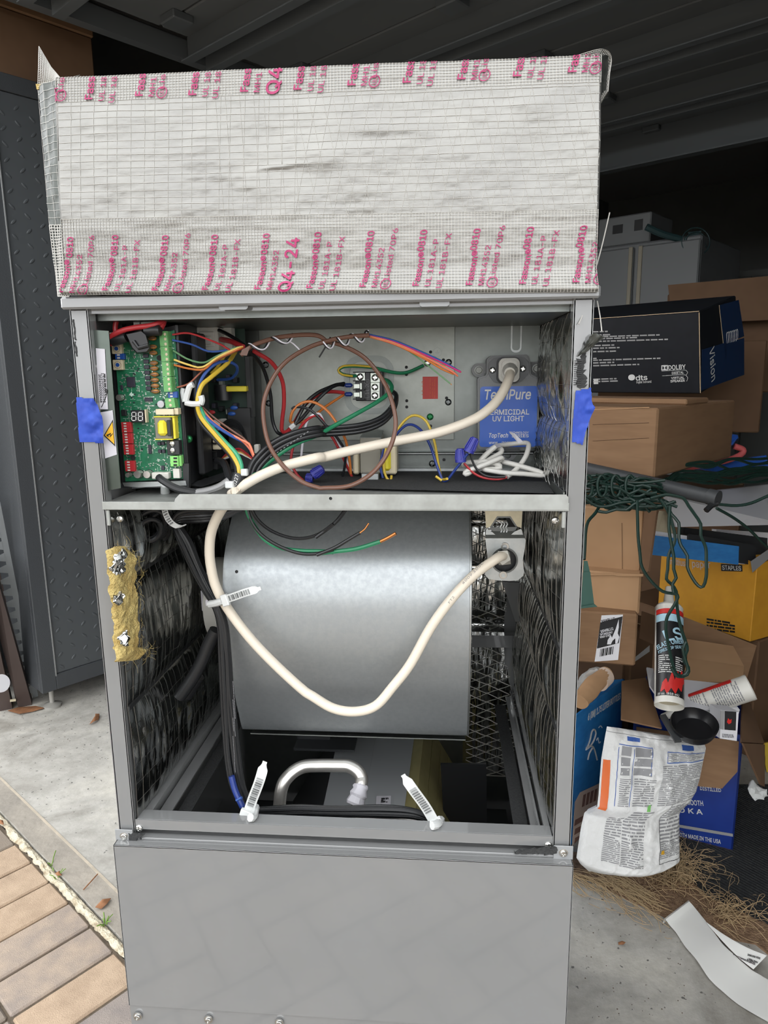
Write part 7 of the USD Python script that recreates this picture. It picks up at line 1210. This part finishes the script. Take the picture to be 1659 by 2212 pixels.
single('white_roll', 'white plastic roll end at the left edge beside the jamb', 'roll', cyl(PF(-60, 1488, 2.2), PF(3, 1476, 2.12), .027, 24), 'paper'); single('white_block', 'small pale block behind the jamb foot', 'block', hull([PZ(*L7(x, y), z) for x, y in ((60, 1690), (95, 1685), (95, 1700), (60, 1705)) for z in (.0, .10)]), 'cream_plastic')
# ------------------------------------------------------------------ far background on the right
mat('appliance', S(118, 121, 123), .5); mat('appliance_edge', S(150, 144, 128), .5); mat('fan_green', S(44, 70, 72), .5)
ao = PF(1372, 640, 3.45); au, av = to_uv(ao); ft = thing('tall_cabinet', 'pale tall two door cabinet in the dim background right of the duct box', 'cabinet', None, tuple(uv(au, av + .3)))
part(ft, 'body', ubx(au - .45, au + .30, av, av + .6, 0, 1.74, .008), 'appliance'); part(ft, 'door', ubx(au - .45, au - .012, av - .02, av, .05, 1.72, .006), 'appliance'); part(ft, 'door', ubx(au + .012, au + .30, av - .02, av, .05, 1.72, .006), 'appliance'); part(ft, 'edge_strip', [ubx(au - .034, au - .014, av - .026, av - .018, .06, 1.72, .002), ubx(au + .014, au + .034, av - .026, av - .018, .06, 1.72, .002)], 'appliance_edge')
bo = thing('storage_box', 'pale grey box on top of the tall background cabinet', 'box', None, tuple(uv(au - .1, av + .15, 1.74))); part(bo, 'body', ubx(au - .22, au + .05, av + .02, av + .3, 1.741, 1.88, .006), 'appliance'); [part(bo, 'window', w_, 'black_plastic') for w_ in (ubx(au - .14, au - .09, av + .016, av + .02, 1.80, 1.84), ubx(au - .03, au + .01, av + .016, av + .02, 1.80, 1.85))]
fo3 = PF(1503, 522, 3.25); fn_ = thing('fan', 'small dark green fan on an arm beside the pale cabinet', 'fan', None, tuple(fo3)); X3, Y3 = _r, _u
part(fn_, 'guard_ring', [tube([fo3 + X3 * .065 * math.cos(a) * s + Y3 * .065 * math.sin(a) * s for a in np.linspace(0, 2 * math.pi, 30)], .003, 6) for s in (1, .7, .4)], 'fan_green')
for k in range(4): a = k * math.pi / 2; part(fn_, 'blade', quad(fo3 + X3 * .01 * math.cos(a) + Y3 * .01 * math.sin(a) + _fw * .01, fo3 + X3 * .058 * math.cos(a - .5) + Y3 * .058 * math.sin(a - .5), fo3 + X3 * .06 * math.cos(a + .5) + Y3 * .06 * math.sin(a + .5) + _fw * .02, fo3 + X3 * .02 * math.cos(a + .7) + Y3 * .02 * math.sin(a + .7) + _fw * .015, .002), 'fan_green')
part(fn_, 'hub', cyl(fo3 + _fw * .05, fo3 - _fw * .004, .018, 16), 'fan_green'); part(fn_, 'arm', [wire([PF(1396, 490, 3.28), PF(1430, 505, 3.28), PF(1480, 520, 3.28), fo3 + _fw * .04], .016, 8)], 'fan_green'); part(fn_, 'stem', cyl(fo3 + _fw * .04, np.array([*(fo3 + _fw * .04)[:2], fo3[2] - .14]), .02, 10), 'fan_green')
co = PF(1560, 640, 4.2); cu2, cv2 = to_uv(co); cc = thing('cupboard', 'dim wide cupboard against the far wall behind the cartons', 'cupboard', None, tuple(uv(cu2, cv2 + .3))); part(cc, 'body', ubx(cu2 - .35, cu2 + 1.5, cv2, cv2 + .5, 0, 1.70, .006), 'wall_paint'); part(cc, 'door', ubx(cu2 - .34, cu2 + .16, cv2 - .018, cv2, .05, 1.66, .004), 'wall_paint'); part(cc, 'door', ubx(cu2 + .17, cu2 + .7, cv2 - .018, cv2, .05, 1.66, .004), 'wall_paint'); part(cc, 'handle', [wire([uv(cu2 + .10, cv2 - .02, 1.42), uv(cu2 + .10, cv2 - .05, 1.42), uv(cu2 + .10, cv2 - .05, 1.54), uv(cu2 + .10, cv2 - .02, 1.54)], .007, 8)], 'black_plastic')
